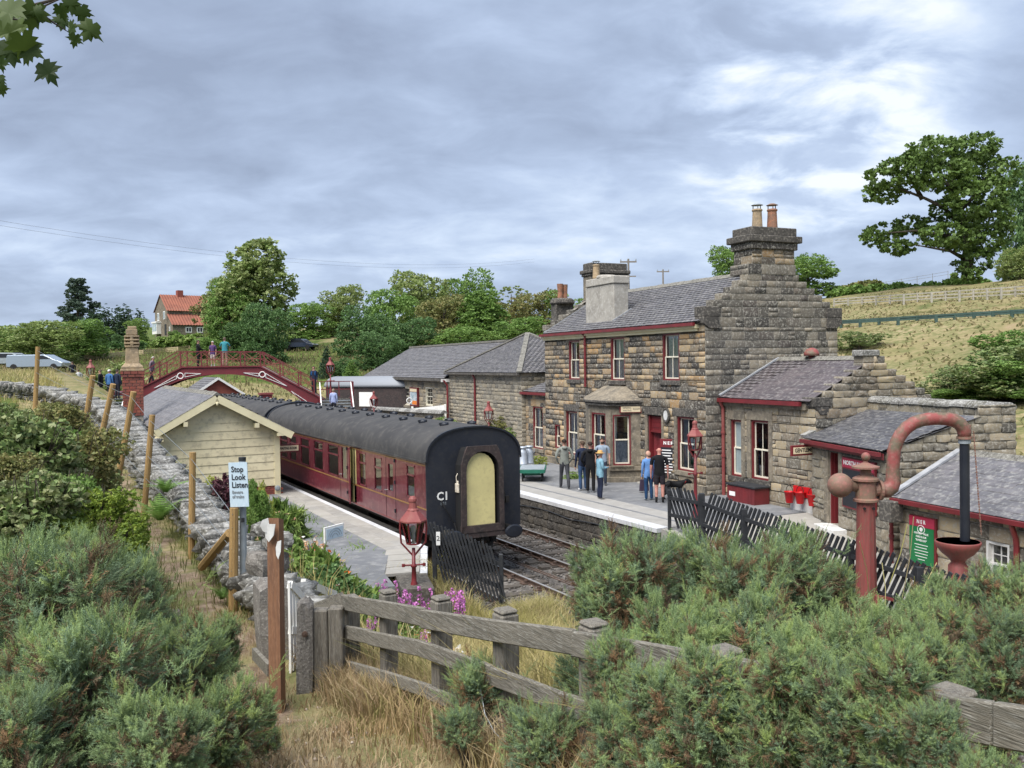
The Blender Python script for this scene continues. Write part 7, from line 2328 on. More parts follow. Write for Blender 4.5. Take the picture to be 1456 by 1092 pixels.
person(feet(840,700),-12,1.80,'person in black hoodie and black trousers seen from behind in the group',(.012,.012,.014),(.014,.014,.016),(.6,.6,.6),(.03,.02,.016),arms='pocket',bag='hood',group=platform_people)
person(feet(857,690),170,1.78,'bearded person in pale grey blue top facing the camera by the bay window',(.28,.34,.42),(.05,.06,.09),(.1,.1,.1),(.05,.03,.02),beard=True,short_sleeve=True,group=platform_people)
person(feet(853.5,709.5),-72,1.62,'older person in straw hat, light blue quilted jacket and navy trousers',(.22,.40,.50),(.020,.027,.055),(.22,.21,.20),(.5,.48,.45),arms='phone',hat=(.55,.33,.12),female=True,group=platform_people)
person(feet(922.5,711),12,1.64,'person in bright blue fleece and jeans beside the bald man, carrying a dark bag',(.13,.27,.56),(.02,.06,.14),(.35,.42,.45),(.50,.30,.22),female=True,group=platform_people)
person(feet(938,714.5),-8,1.82,'bald person in black T-shirt and dark shorts with a black dog',(.010,.010,.012),(.028,.024,.030),(.02,.02,.02),bald=True,shorts=True,short_sleeve=True,skin=(.56,.27,.215),group=platform_people,arms='down')
bgp = feet(916,700)
bg_ = thing('carrier_bag','dark checked carrier bag held beside the person in the blue fleece','bag',Vector((bgp.x,bgp.y,.96)),10)
MB().add([(-.17,-.06,0),(.17,-.06,0),(.17,.06,0),(-.17,.06,0),(-.14,-.04,.40),(.14,-.04,.40),(.14,.04,.40),(-.14,.04,.40)],[(0,3,2,1),(4,5,6,7),(0,1,5,4),(1,2,6,5),(2,3,7,6),(3,0,4,7)]).build('bag',cloth((.05,.035,.06)),bg_,bevel=.01)
MB().tube([(-.07,0,.38),(-.05,0,.54),(.05,0,.54),(.07,0,.38)],.010,6).build('handle',M['letter_black'],bg_)
def dog(loc,face):
 V = [(0,0,.50),(0,.20,.50),(0,.36,.53),(0,.47,.58),(0,.57,.58),(0,.69,.53),(0,-.22,.51),(0,-.30,.50),(0,-.42,.60),(0,-.52,.72)]
 E = [(0,1),(1,2),(2,3),(3,4),(4,5),(0,6),(6,7),(7,8),(8,9)]
 Rr = [.115,.125,.10,.075,.085,.042,.105,.075,.030,.016]
 for s in (-1,1):
  n = len(V)
  V += [(s * .08,.26,.42),(s * .085,.24,.24),(s * .085,.26,.10),(s * .085,.30,.03)]
  E += [(1,n),(n,n + 1),(n + 1,n + 2),(n + 2,n + 3)]; Rr += [.065,.040,.030,.034]
  n = len(V)
  V += [(s * .085,-.24,.40),(s * .09,-.20,.26),(s * .09,-.34,.16),(s * .09,-.31,.05),(s * .09,-.26,.03)]
  E += [(6,n),(n,n + 1),(n + 1,n + 2),(n + 2,n + 3),(n + 3,n + 4)]; Rr += [.075,.052,.030,.028,.034]
  n = len(V)
  V += [(s * .06,.54,.65),(s * .085,.54,.56)]
  E += [(4,n),(n,n + 1)]; Rr += [.022,.02]
 me = bpy.data.meshes.new('body')
 me.from_pydata(V,E,[])
 o = bpy.data.objects.new('body',me); COL.objects.link(o)
 o.modifiers.new('skin','SKIN').use_smooth_shade = True
 for i,r in enumerate(Rr):
  me.skin_vertices[0].data[i].radius = (r,r)
  me.skin_vertices[0].data[i].use_root = (i == 0)
 s_ = o.modifiers.new('sub','SUBSURF'); s_.levels = s_.render_levels = 1
 nm = bpy.data.meshes.new_from_object(o.evaluated_get(bpy.context.evaluated_depsgraph_get()))
 o.modifiers.clear(); o.data = nm
 nm.materials.clear(); nm.materials.append(cloth((.010,.010,.011),.55))
 nm.polygons.foreach_set('use_smooth',np.ones(len(nm.polygons),dtype=bool))
 t = thing('dog','black dog standing on the platform beside the bald person','dog',loc,face)
 o.parent = t
 MB().tube([(.075 * math.cos(a),   .43 + .05 * math.sin(a),.56 + .07 * math.sin(a)) for a in np.linspace(0,6.283,13)],.012,5).build('collar',cloth((.3,.02,.02)),o)
 return t
dog(feet(956,710),-80)
def on_deck(px,y=0.2):
 h = FB.hit(1,y,px,520)
 return FB.w(h.x,y,interp_line(T2,h.x) - .02)
bgr = 'people on the footbridge'
person(on_deck(282),-60,1.70,'person dressed in black standing at the left of the footbridge deck',(.012,.012,.014),(.012,.012,.014),group=bgr,arms='rail')
person(on_deck(303),175,1.62,'white haired person in purple top and pale shorts in the middle of the footbridge',(.10,.055,.16),(.5,.42,.40),(.4,.4,.4),(.75,.72,.68),shorts=True,female=True,group=bgr,short_sleeve=True)
person(on_deck(320,-.2),5,1.84,'person in teal shirt leaning on the rail on top of the footbridge',(.055,.27,.32),(.34,.20,.16),(.1,.1,.1),(.12,.09,.07),group=bgr,short_sleeve=True,arms='rail')
person(on_deck(215),-95,1.74,'grey haired person climbing the left side of the footbridge',(.20,.15,.19),(.018,.018,.024),hair=(.45,.42,.40),group=bgr,lean=.12,stride=.2)
person(on_deck(446,-.1) + Vector((0,0,0)),170,1.74,'person in dark jacket with a bright blue rucksack at the foot of the bridge arch',(.022,.026,.05),(.02,.022,.03),group=bgr,bag='backpack',bag_col=(.03,.20,.55),female=True)
def on_steps(xl,k):
 return LD_.w(xl,-.27 * (k + .5) - .1,zl_ - .17 * (k + 1))
person(on_steps(.85,5),0,1.62,'person in pale lavender coat climbing the footbridge steps',(.36,.42,.66),(.02,.02,.03),hair=(.25,.2,.15),group=bgr,female=True)
person(on_steps(1.5,9),5,1.18,'child with a pink rucksack on the footbridge steps',(.55,.55,.6),(.5,.5,.55),hair=(.2,.13,.08),group=bgr,bag='backpack',bag_col=(.62,.16,.26))
person(on_steps(1.85,9),-5,1.18,'child with a sky blue rucksack on the footbridge steps',(.6,.6,.65),(.5,.5,.55),hair=(.2,.13,.08),group=bgr,bag='backpack',bag_col=(.10,.36,.62))
for px,top_,hair_,lab in ((143.5,(.012,.012,.014),(.10,.07,.05),'person in black jacket seen over the dry stone wall at the bridge foot'),(156,(.06,.16,.36),(.7,.68,.64),'white haired person in blue shirt seen over the dry stone wall'),(167,(.02,.03,.06),(.05,.04,.035),'person in dark navy top nearest the brick chimney, behind the dry stone wall')):
 b = W(px,560,53.2)
 person(Vector((b.x,b.y,3.72)),90 if px < 150 else -20,1.74,lab,top_,(.03,.03,.04),hair=hair_,group='people at the left foot of the bridge')
# cars far off
def car(loc,rot,label,m,L=4.4,Hh=1.5,van=False):
 t = thing('parked_car' if not van else 'parked_van',label,'car' if not van else 'van',loc,rot)
 w = .86
 if van:
  side = [(-L / 2,.35),(L / 2 - .1,.35),(L / 2,.75),(L / 2 - .85,1.05),(L / 2 - 1.75,Hh),(-L / 2 + .1,Hh),(-L / 2,1.0)]
  win = [(L / 2 - 2.6,1.08),(L / 2 - 1.05,1.08),(L / 2 - 1.82,Hh - .1),(L / 2 - 2.6,Hh - .1)]
 else:
  side = [(-L / 2,.35),(L / 2 - .05,.35),(L / 2,.72),(L / 2 - .95,.95),(L / 2 - 1.75,Hh - .03),(-L / 2 + .9,Hh),(-L / 2 + .2,1.02),(-L / 2,.9)]
  win = [(-L / 2 + .55,1.0),(L / 2 - 1.1,.98),(L / 2 - 1.78,Hh - .12),(-L / 2 + .95,Hh - .1)]
 MB().prism([(x,-w,z) for x,z in side],(0,2 * w,0)).build('body',M[m],t,bevel=.06)
 for s in (-1,1):
  MB().prism([(x,s * (w + .004),z) for x,z in win],(0,s * .01,0)).build('window',M['black_paint'],t)
 xs_ = (L / 2 - 1.02,L / 2 - 1.74)
 MB().add([(xs_[0],-.7,1.0),(xs_[0],.7,1.0),(xs_[1],.62,Hh - .09),(xs_[1],-.62,Hh - .09)],[(0,1,2,3)]).build('windscreen',M['black_paint'],t,(.03,0,.02))
 for x in (-L / 2 + .75,L / 2 - .85):
  for s in (-1,1):
   MB().lathe([(0,-.1),(.33,-.1),(.33,.1),(.2,.11),(0,.11)],16,(x,s * (w - .06),.33),0,Matrix.Rotation(R(90),3,'X')).build('wheel',M['tyre'],t)
 for s in (-1,1):
  MB().box(L / 2 - .16,s * .62 - .14,.66,L / 2 - .02,s * .62 + .14,.78).build('headlight',M['white'],t)
 return t
c = W(56,519,84)
car(Vector((c.x,c.y,Hs(c.x,c.y) + .02)),-3,'long silver vehicle parked beyond the dry stone wall at far left','silver',5.4,1.5,True)
c = onterrain(428,497.5,60)
car(Vector((c.x,c.y,c.z)),-12,'dark blue car parked on the grassy slope in front of the wood','navy_car',4.3,1.5)
c = W(20,511,92)
car(Vector((c.x,c.y,Hs(c.x,c.y) + .02)),-3,'pale grey car roof showing behind the silver vehicle at far left','galv',4.2,1.5)
for px,top_,lab in ((103,(.02,.02,.03),'distant person in black beside the parked van'),(111.5,(.6,.6,.6),'distant person in white top by the pale wooden fence')):
 c = W(px,517,76)
 person(Vector((c.x,c.y,Hs(c.x,c.y))),40,1.7,lab,top_,(.04,.04,.05))
# house on the hill
HY = 150.0
ho = W(221,480,HY)
hs_z = ho.z
HFm = Frame(Vector((ho.x,ho.y,hs_z)),-52)
M['house_stone'] = mat('house_stone',(0.20,0.165,0.12),var=(0.11,0.095,0.075),rough=.95,scale=1.6,var2=(0.29,0.25,0.19))
hh = thing('farmhouse','stone house with orange pantile roofs on the hill beyond the bridge','house',HFm.o,-52)
u_ = HY / F
he,hr_ = (478 - 441) * u_,(478 - 420) * u_
gw_ = 6.6
hl_ = 10.5
MB().box(0,0,-1.5,gw_,hl_,he).prism([(0,0,he),(gw_,0,he),(gw_ * .5,0,hr_)],(0,hl_,0)).build('wall',M['house_stone'],hh)
le = (478 - 462) * u_
MB().prism([(gw_,.1,-1.5),(gw_ + 2.2,.1,-1.5),(gw_ + 2.2,.1,le),(gw_,.1,le + 1.6)],(0,hl_ + 1,0)).build('side_wing',M['house_stone'],hh)
def pantiles(A,B,C,D,name='roof'):
 mb = MB()
 A,B,C,D = map(Vector,(A,B,C,D))
 n = 26
 nn = (B - A).cross(D - A).normalized()
 for k in range(n):
  p0,p1,q0,q1 = A.lerp(B,k / n),A.lerp(B,(k + 1) / n),D.lerp(C,k / n),D.lerp(C,(k + 1) / n)
  pm,qm_ = (p0 + p1) / 2 + nn * .09,(q0 + q1) / 2 + nn * .09
  mb.quad(p0,pm,qm_,q0).quad(pm,p1,q1,qm_)
 return mb.build(name,M['pantile'],hh)
pantiles((gw_ + .3,-.2,he - .25),(gw_ + .3,hl_ + .2,he - .25),(gw_ * .5,hl_ + .2,hr_ + .1),(gw_ * .5,-.2,hr_ + .1))
pantiles((-.3,hl_ + .2,he - .25),(-.3,-.2,he - .25),(gw_ * .5,-.2,hr_ + .1),(gw_ * .5,hl_ + .2,hr_ + .1))
pantiles((gw_ + 2.5,-.1,le - .15),(gw_ + 2.5,hl_ + 1.3,le - .15),(gw_ - .1,hl_ + 1.3,le + 1.75),(gw_ - .1,-.1,le + 1.75))
MB().box(gw_ * .5 - .5,2.6,hr_ - .5,gw_ * .5 + .5,3.5,hr_ + .9).build('chimney',M['brick'],hh)
for x,z0,z1,w_ in ((1.9,(478 - 455) * u_,(478 - 444) * u_,.95),(5.0,(478 - 454) * u_,(478 - 443) * u_,.95),(7.6,.8,1.5,.5)):
 wo = MB().box(x - w_ / 2,-.05,z0,x + w_ / 2,.05,z1).build('window',M['white'],hh)
 MB().box(x - w_ / 2 + .12,-.07,z0 + .12,x - .04,-.05,z1 - .12).box(x + .04,-.07,z0 + .12,x + w_ / 2 - .12,-.05,z1 - .12).build('pane',M['frosted'],wo)
bw_ = MB().box(.7,-.7,.5,3.2,.05,2.3).box(.6,-.8,2.3,3.3,.1,2.55).build('bay_window',M['white'],hh)
MB().box(.9,-.73,1.0,1.85,-.7,2.15).box(2.05,-.73,1.0,3.0,-.7,2.15).build('pane',M['poster_blue'],bw_)
MB().box(5.1,-.05,.3,6.0,.0,2.0).build('door',M['fence_black'],hh)
for y in (2.6,4.4,8.2):
 wo = MB().box(gw_ + 2.18,y - .5,.55,gw_ + 2.26,y + .5,1.45).build('window',M['white'],hh)
 MB().box(gw_ + 2.255,y - .36,.7,gw_ + 2.27,y - .05,1.3).box(gw_ + 2.255,y + .05,.7,gw_ + 2.27,y + .36,1.3).build('pane',M['letter_black'],wo)
# fences on the hills, poles and wires
M['field_wood'] = mat('field_wood',(0.44,0.41,0.345),var=(0.30,0.28,0.235),rough=.9,scale=3)
def field_fence(label,pts,nrail,m,pw=.13,rw=.11,name='field_fence',tilt=0):
 """pts: (px, py of the foot, height in pixels); the feet stand on the ground where the picture shows them"""
 P = []
 for px,py,hp in pts:
  g = onterrain(px,py,25)
  P.append((g,hp / F * g.y))
 t = thing(name,label,'fence',P[0][0],0)
 o = P[0][0]
 for g,h in P:
  c = g - o
  MB().box(c.x - pw / 2,c.y - pw / 2,c.z - .5,c.x + pw / 2,c.y + pw / 2,c.z + h).build('post',M[m],t)
 for (g0,h0),(g1,h1) in zip(P[:-1],P[1:]):
  for k in range(nrail):
   f = .92 - k * .30
   MB().bar(g0 - o + Z * h0 * f,g1 - o + Z * h1 * f,.05,rw).build('fence_rail',M[m],t)
 return t
pts = []
for k in range(15):
 px = 1186 + k * 19.8
 pts.append((px,436 - 13.5 * k / 14,11.5 + 5.5 * k / 14))
field_fence('grey three rail field fence across the slope above the green crash barrier',pts,3,'field_wood',.13,.10)
pts = []
for k in range(11):
 px = 1196 + k * 27
 pts.append((px,464.5 - 15.5 * k / 10,8.5 + .5 * k / 10))
field_fence('green painted two bar crash barrier along the dry slope',pts,2,'green_rail',.16,.15,'crash_barrier')
pts = [(1238 + 22 * k,413 - 14 * k / 5,9 + k) for k in range(6)]
field_fence('short grey rail fence on the skyline left of the big tree',pts,2,'wood_grey')
pts = [(121 + 16.5 * k,512.5 - 13 * k / 9,7.0 + .9 * k / 9) for k in range(10)]
field_fence('new pale wooden rail fence on the slope left of the brick chimney',pts,3,'wood_pale',.14,.13)
for px,py0,py1,Yd,lab in ((894,425,368,120,'wooden electricity pole with crossarm behind the long slate ridge'),(943,420,383,160,'smaller electricity pole further off on the skyline')):
 b,tp = W(px,py0,Yd),W(px,py1,Yd)
 t = thing('electricity_pole',lab,'pole',Vector((b.x,b.y,Hs(b.x,b.y))),0)
 hgt = tp.z - Hs(b.x,b.y)
 MB().tube([(0,0,-.5),(0,0,hgt)],[.19,.13],8).build('pole',M['pole'],t)
 MB().box(-1.1,-.07,hgt - .5,1.1,.07,hgt - .3).build('crossarm',M['pole'],t)
 for x in (-1.0,-.1,1.0):
  MB().lathe([(.06,0),(.08,.1),(.05,.3),(0,.32)],8,(x,0,hgt - .3)).build('insulator',M['galv'],t)
 if Yd == 120:
  MB().box(-.2,-.05,hgt - 2.4,1.0,.05,hgt - 2.25).build('bracket',M['pole'],t)
for k,(p,q) in enumerate((((-60,314),(760,373)),((-60,321),(760,377)))):
 a,b = W(*p,70),W(*q,150)
 pts = [a.lerp(b,f / 16) - Z * (2.2 * 4 * (f / 16) * (1 - f / 16)) for f in range(17)]
 tag(MB().tube([v_ + Z * 0.55 for v_ in pts],.011,4).build('overhead_wire',M['pole']),('thin overhead wire crossing the sky at left, the upper of two','thin overhead wire crossing the sky at left, the lower of two')[k],'wire')
# vegetation
def unit(v):
 return v / np.maximum(np.linalg.norm(v,axis=-1,keepdims=True),1e-9)
GORSE = [(0.148,0.233,0.145),(0.202,0.296,0.163),(0.245,0.338,0.153),(0.181,0.264,0.182),(0.310,0.389,0.138),(0.139,0.199,0.125),(0.225,0.306,0.201)]
M['gorse'] = mat('gorse',(0.192,0.264,0.153),rough=.75,tints=GORSE,tmix=1.0,trans=.12,var=(0.127,0.181,0.105),scale=3,spec=.25)
M['gorse_young'] = mat('gorse_young',(0.300,0.409,0.153),rough=.75,tints=[(0.268,0.379,0.153),(0.375,0.472,0.145),(0.310,0.421,0.191),(0.225,0.326,0.150),(0.450,0.524,0.163)],tmix=1.0,trans=.15,var=(0.213,0.285,0.135),scale=3,spec=.25)
M['gorse_dead'] = mat('gorse_dead',(0.160,0.094,0.051),rough=.9,tints=[(0.123,0.080,0.049),(0.203,0.123,0.065),(0.087,0.061,0.043),(0.261,0.152,0.072),(0.145,0.123,0.080)],tmix=1.0)
M['twig'] = mat('twig',(0.065,0.050,0.038),var=(0.035,0.028,0.022),rough=.95,scale=8)
M['bark'] = mat('bark',(0.085,0.070,0.055),var=(0.04,0.034,0.028),rough=.95,scale=3,bump=.6)
def leafmat(name,tints,trans=.28,var=None):
 M[name] = mat(name,tints[0],rough=.55,tints=tints,tmix=1.0,trans=trans,var=var,scale=.25,spec=.3)
leafmat('leaf_green',[(0.134,0.232,0.052),(0.182,0.305,0.070),(0.109,0.190,0.047),(0.232,0.353,0.088),(0.158,0.256,0.070)])
leafmat('leaf_dark',[(0.082,0.164,0.057),(0.123,0.218,0.072),(0.069,0.131,0.046),(0.159,0.260,0.091)])
leafmat('leaf_light',[(0.206,0.284,0.075),(0.264,0.324,0.102),(0.167,0.245,0.065),(0.304,0.343,0.140),(0.235,0.295,0.112)])
leafmat('leaf_olive',[(0.206,0.225,0.075),(0.264,0.264,0.093),(0.157,0.186,0.064),(0.304,0.254,0.102),(0.186,0.216,0.084)])
leafmat('leaf_conifer',[(0.040,0.082,0.042),(0.058,0.105,0.048),(0.033,0.065,0.035),(0.073,0.120,0.059)],.1)
leafmat('leaf_cedar',[(0.070,0.109,0.077),(0.095,0.133,0.087),(0.056,0.090,0.064)],.1)
leafmat('leaf_bracken',[(0.210,0.301,0.042),(0.266,0.343,0.053),(0.168,0.252,0.042),(0.315,0.371,0.063),(0.126,0.210,0.042)],.35)
leafmat('leaf_bramble',[(0.150,0.225,0.072),(0.215,0.280,0.092),(0.118,0.183,0.061),(0.268,0.301,0.123),(0.312,0.322,0.173),(0.183,0.247,0.101)],.25)
leafmat('leaf_purple',[(0.084,0.025,0.042),(0.133,0.049,0.063),(0.056,0.020,0.031),(0.210,0.119,0.119),(0.308,0.210,0.182)],.2)
leafmat('leaf_garden',[(0.173,0.273,0.064),(0.237,0.346,0.082),(0.127,0.209,0.055),(0.309,0.391,0.118)],.3)
leafmat('leaf_lime',[(0.350,0.392,0.070),(0.448,0.462,0.098),(0.266,0.329,0.070),(0.196,0.266,0.070)],.3)
leafmat('leaf_big',[(0.106,0.169,0.041),(0.134,0.216,0.047),(0.081,0.134,0.033),(0.164,0.250,0.063),(0.067,0.111,0.031)])
M['flower_pink'] = mat('flower_pink',(0.62,0.20,0.55),rough=.7,tints=[(0.60,0.18,0.52),(0.70,0.30,0.62),(0.48,0.14,0.44)],tmix=1,trans=.3)
M['flower_white'] = mat('flower_white',(0.80,0.80,0.76),rough=.7,trans=.2)
M['flower_orange'] = mat('flower_orange',(0.72,0.20,0.03),rough=.7,tints=[(0.75,0.20,0.03),(0.70,0.12,0.03),(0.78,0.32,0.05)],tmix=1,trans=.2)
M['flower_peach'] = mat('flower_peach',(0.50,0.28,0.17),rough=.8,tints=[(0.42,0.21,0.13),(0.55,0.36,0.22),(0.34,0.22,0.13),(0.5,0.42,0.28)],tmix=1)
M['gravel'] = mat('gravel',(0.36,0.29,0.22),rough=.95,tints=[(0.36,0.29,0.22),(0.26,0.21,0.16),(0.44,0.38,0.31)])
STRAW = [(0.44,0.36,0.17),(0.50,0.42,0.20),(0.36,0.30,0.12),(0.29,0.29,0.085),(0.54,0.44,0.25),(0.23,0.26,0.065)]
M['grass_straw'] = mat('grass_straw',STRAW[0],rough=.8,tints=STRAW,tmix=1,trans=.25,spec=.2)
M['grass_dry'] = mat('grass_dry',(0.38,0.28,0.16),rough=.85,tints=[(0.40,0.29,0.17),(0.31,0.215,0.125),(0.48,0.38,0.24),(0.24,0.20,0.085),(0.43,0.30,0.17),(0.19,0.19,0.06)],tmix=1,trans=.2,spec=.2)
M['grass_green'] = mat('grass_green',(0.12,0.16,0.04),rough=.75,tints=[(0.115,0.155,0.040),(0.16,0.19,0.055),(0.085,0.12,0.03),(0.24,0.23,0.09),(0.19,0.20,0.06)],tmix=1,trans=.25,spec=.2)
M['grass_hill'] = mat('grass_hill',(0.3,0.24,0.1),rough=.85,tints=[(0.26,0.225,0.115),(0.21,0.205,0.085),(0.33,0.265,0.15),(0.17,0.185,0.07),(0.30,0.235,0.14)],tmix=1,trans=.5,spec=.2)
def leaves(pts,out,size,rr,fold=.18,asp=.42):
 """diamond leaves, two triangles each; returns verts, faces"""
 n = len(pts)
 a = unit(out * .45 + rr.normal(size=(n,3)) * .75)
 b = unit(np.cross(a,rr.normal(size=(n,3))))
 c = np.cross(a,b)
 s = np.asarray(size).reshape(-1,1)
 V = np.stack([pts - a * s * .5,pts + b * s * asp + c * s * fold,pts + a * s * .6,pts - b * s * asp + c * s * fold],1).reshape(-1,3)
 k = np.arange(n)[:,None] * 4
 Fc = np.concatenate([k + np.array([[0,1,2]]),k + np.array([[0,2,3]])],1).reshape(-1,3)
 return V,Fc
def crown_points(lobes,n,per,rr,shell=(.72,1.03),clump=.16):
 """points in clumps near the surfaces of the lobes (x, y, z, rx, ry, rz)"""
 L = np.array(lobes,float)
 area = (L[:,3] * L[:,4] + L[:,3] * L[:,5] + L[:,4] * L[:,5])
 nc = max(1,n // per)
 i = rr.choice(len(L),nc,p=area / area.sum())
 d = unit(rr.normal(size=(nc,3)))
 r = rr.uniform(*shell,(nc,1))
 C = L[i,:3] + d * L[i,3:] * r
 q = ((C[:,None,:] - L[None,:,:3]) / L[None,:,3:])
 inside = (np.sqrt((q ** 2).sum(-1)) < .62).any(1)
 keep = ~inside | (rr.random(nc) < .18)
 C,d,i = C[keep],d[keep],i[keep]
 nc = len(C)
 rad = (L[i,3:].mean(1) * clump / .16 * .2)[:,None,None]
 P = C[:,None] + unit(rr.normal(size=(nc,per,3))) * rr.random((nc,per,1)) ** .5 * rad * np.array([1.25,1.25,.7])
 T = (rr.random(nc)[:,None] * .8 + rr.random((nc,per)) * .25) % 1.0
 return P.reshape(-1,3),np.repeat(d,per,0),T.reshape(-1)
_tm = {}
def tree_mesh(kind,seed,mname,n=5200,leaf=.030):
 key = (kind,seed,mname)
 if key in _tm:
  return _tm[key]
 rr = np.random.default_rng(seed)
 lob,limbs = [],[]
 if kind == 'round':
  for k in range(17):
   z = rr.uniform(.30,.90)
   rad = .34 * math.sin(math.pi * min(1,(z - .12) / .95)) ** .7
   a = rr.uniform(0,6.28)
   s = rr.uniform(.10,.17)
   d = rad * rr.uniform(.35,.8)
   lob.append((d * math.cos(a),d * math.sin(a),z,s * 1.15,s * 1.15,s * .95))
  for k in range(8):
   a = k * .8 + rr.uniform(-.2,.2)
   lob.append((.22 * math.cos(a),.22 * math.sin(a),.20 + rr.uniform(-.03,.06),.13,.13,.13))
 elif kind == 'tall':
  for k in range(16):
   z = .20 + .74 * k / 15
   rad = .22 * math.sin(math.pi * min(1,(z + .02) / 1.02)) ** .6
   a = k * 2.4
   s = rr.uniform(.09,.14)
   lob.append((rad * .7 * math.cos(a),rad * .7 * math.sin(a),z,s,s,s * 1.3))
 elif kind == 'layered':
  for k in range(15):
   z = .32 + .64 * k / 14
   rad = .34 * (1 - (z - .3) / .80) + .04
   for j in range(3):
    a = k * 1.7 + j * 2.1 + rr.uniform(-.3,.3)
    d = rad * rr.uniform(.4,.95)
    lob.append((d * math.cos(a),d * math.sin(a),z + rr.uniform(-.02,.02),.12 * (1.1 - .5 * z),.12 * (1.1 - .5 * z),.028))
 elif kind == 'dark':
  for k in range(20):
   a,d = rr.uniform(0,6.28),.33 * math.sqrt(rr.random())
   hgt = (.98 - .9 * d * d / .11 * .35) * rr.uniform(.82,1.0)
   for j in range(4):
    z = hgt * (.2 + .25 * j)
    s = .10 * (1.1 - .22 * j)
    lob.append((d * math.cos(a),d * math.sin(a),z,s,s,.16))
 elif kind == 'cone':
  for k in range(12):
   z = .08 + .86 * k / 11
   rad = .30 * (1 - z) + .03
   for j in range(3):
    a = k * 1.3 + j * 2.1
    lob.append((rad * .6 * math.cos(a),rad * .6 * math.sin(a),z,rad * .55 + .02,rad * .55 + .02,.07))
 elif kind == 'bush':
  for k in range(13):
   a,d = rr.uniform(0,6.28),rr.uniform(.05,.34)
   z = rr.uniform(.25,.80) * (1.08 - d)
   s = rr.uniform(.13,.2)
   lob.append((d * math.cos(a),d * math.sin(a),z,s,s,s))
 elif kind == 'thin':
  for k in range(16):
   a,d = rr.uniform(0,6.28),rr.uniform(.05,.26)
   z = rr.uniform(.45,.95)
   s = rr.uniform(.05,.10)
   lob.append((d * math.cos(a),d * math.sin(a),z,s,s,s))
 P,d,T = crown_points(lob,n,9,rr)
 P[:,2] = np.maximum(P[:,2],.02)
 V,Fc = leaves(P,d,leaf * rr.uniform(.7,1.3,len(P)),rr)
 crown = npmesh('crown',V,Fc,M[mname],tint=np.repeat(T,2))
 mb = MB()
 top = max(l[2] for l in lob)
 mb.tube([(0,0,-.03),(.005,0,.2),(-.008,.006,.45),(.0,0,top * .93)],[.030,.024,.016,.004],8)
 for l in lob[::2]:
  z0 = max(.12,l[2] - .18)
  mb.tube([(0,0,z0),(l[0] * .5,l[1] * .5,(z0 + l[2]) / 2 + .02),l[:3]],[.010,.007,.003],5)
 me = bpy.data.meshes.new('trunk')
 me.from_pydata(mb.v,[],mb.f)
 me.materials.append(M['bark'])
 _tm[key] = (crown,me)
 return _tm[key]
def tree(px,pyb,pyt,wpx,Yd,kind,seed,mname,label,name='tree',cat='tree',group=None,n=5200,leaf=.03,ground=True):
 b = W(px,pyb,Yd)
 z = min(b.z,Hs(b.x,b.y)) if ground else b.z
 hgt = W(px,pyt,Yd).z - z
 wd_ = wpx / F * Yd
 cr,tk = tree_mesh(kind,seed,mname,n,leaf)
 uw = {'round': .74,'tall': .46,'layered': .72,'dark': .78,'cone': .62,'bush': .86,'thin': .58}[kind]
 t = thing(name,label,cat,Vector((b.x,b.y,z - .05)),rnd.uniform(0,360),group)
 t.scale = (wd_ / uw,wd_ / uw,hgt)
 link('crown' if cat == 'tree' else 'foliage',cr,t)
 link('trunk' if cat == 'tree' else 'stem',tk,t)
 return t
wood = 'trees of the wood behind the station'
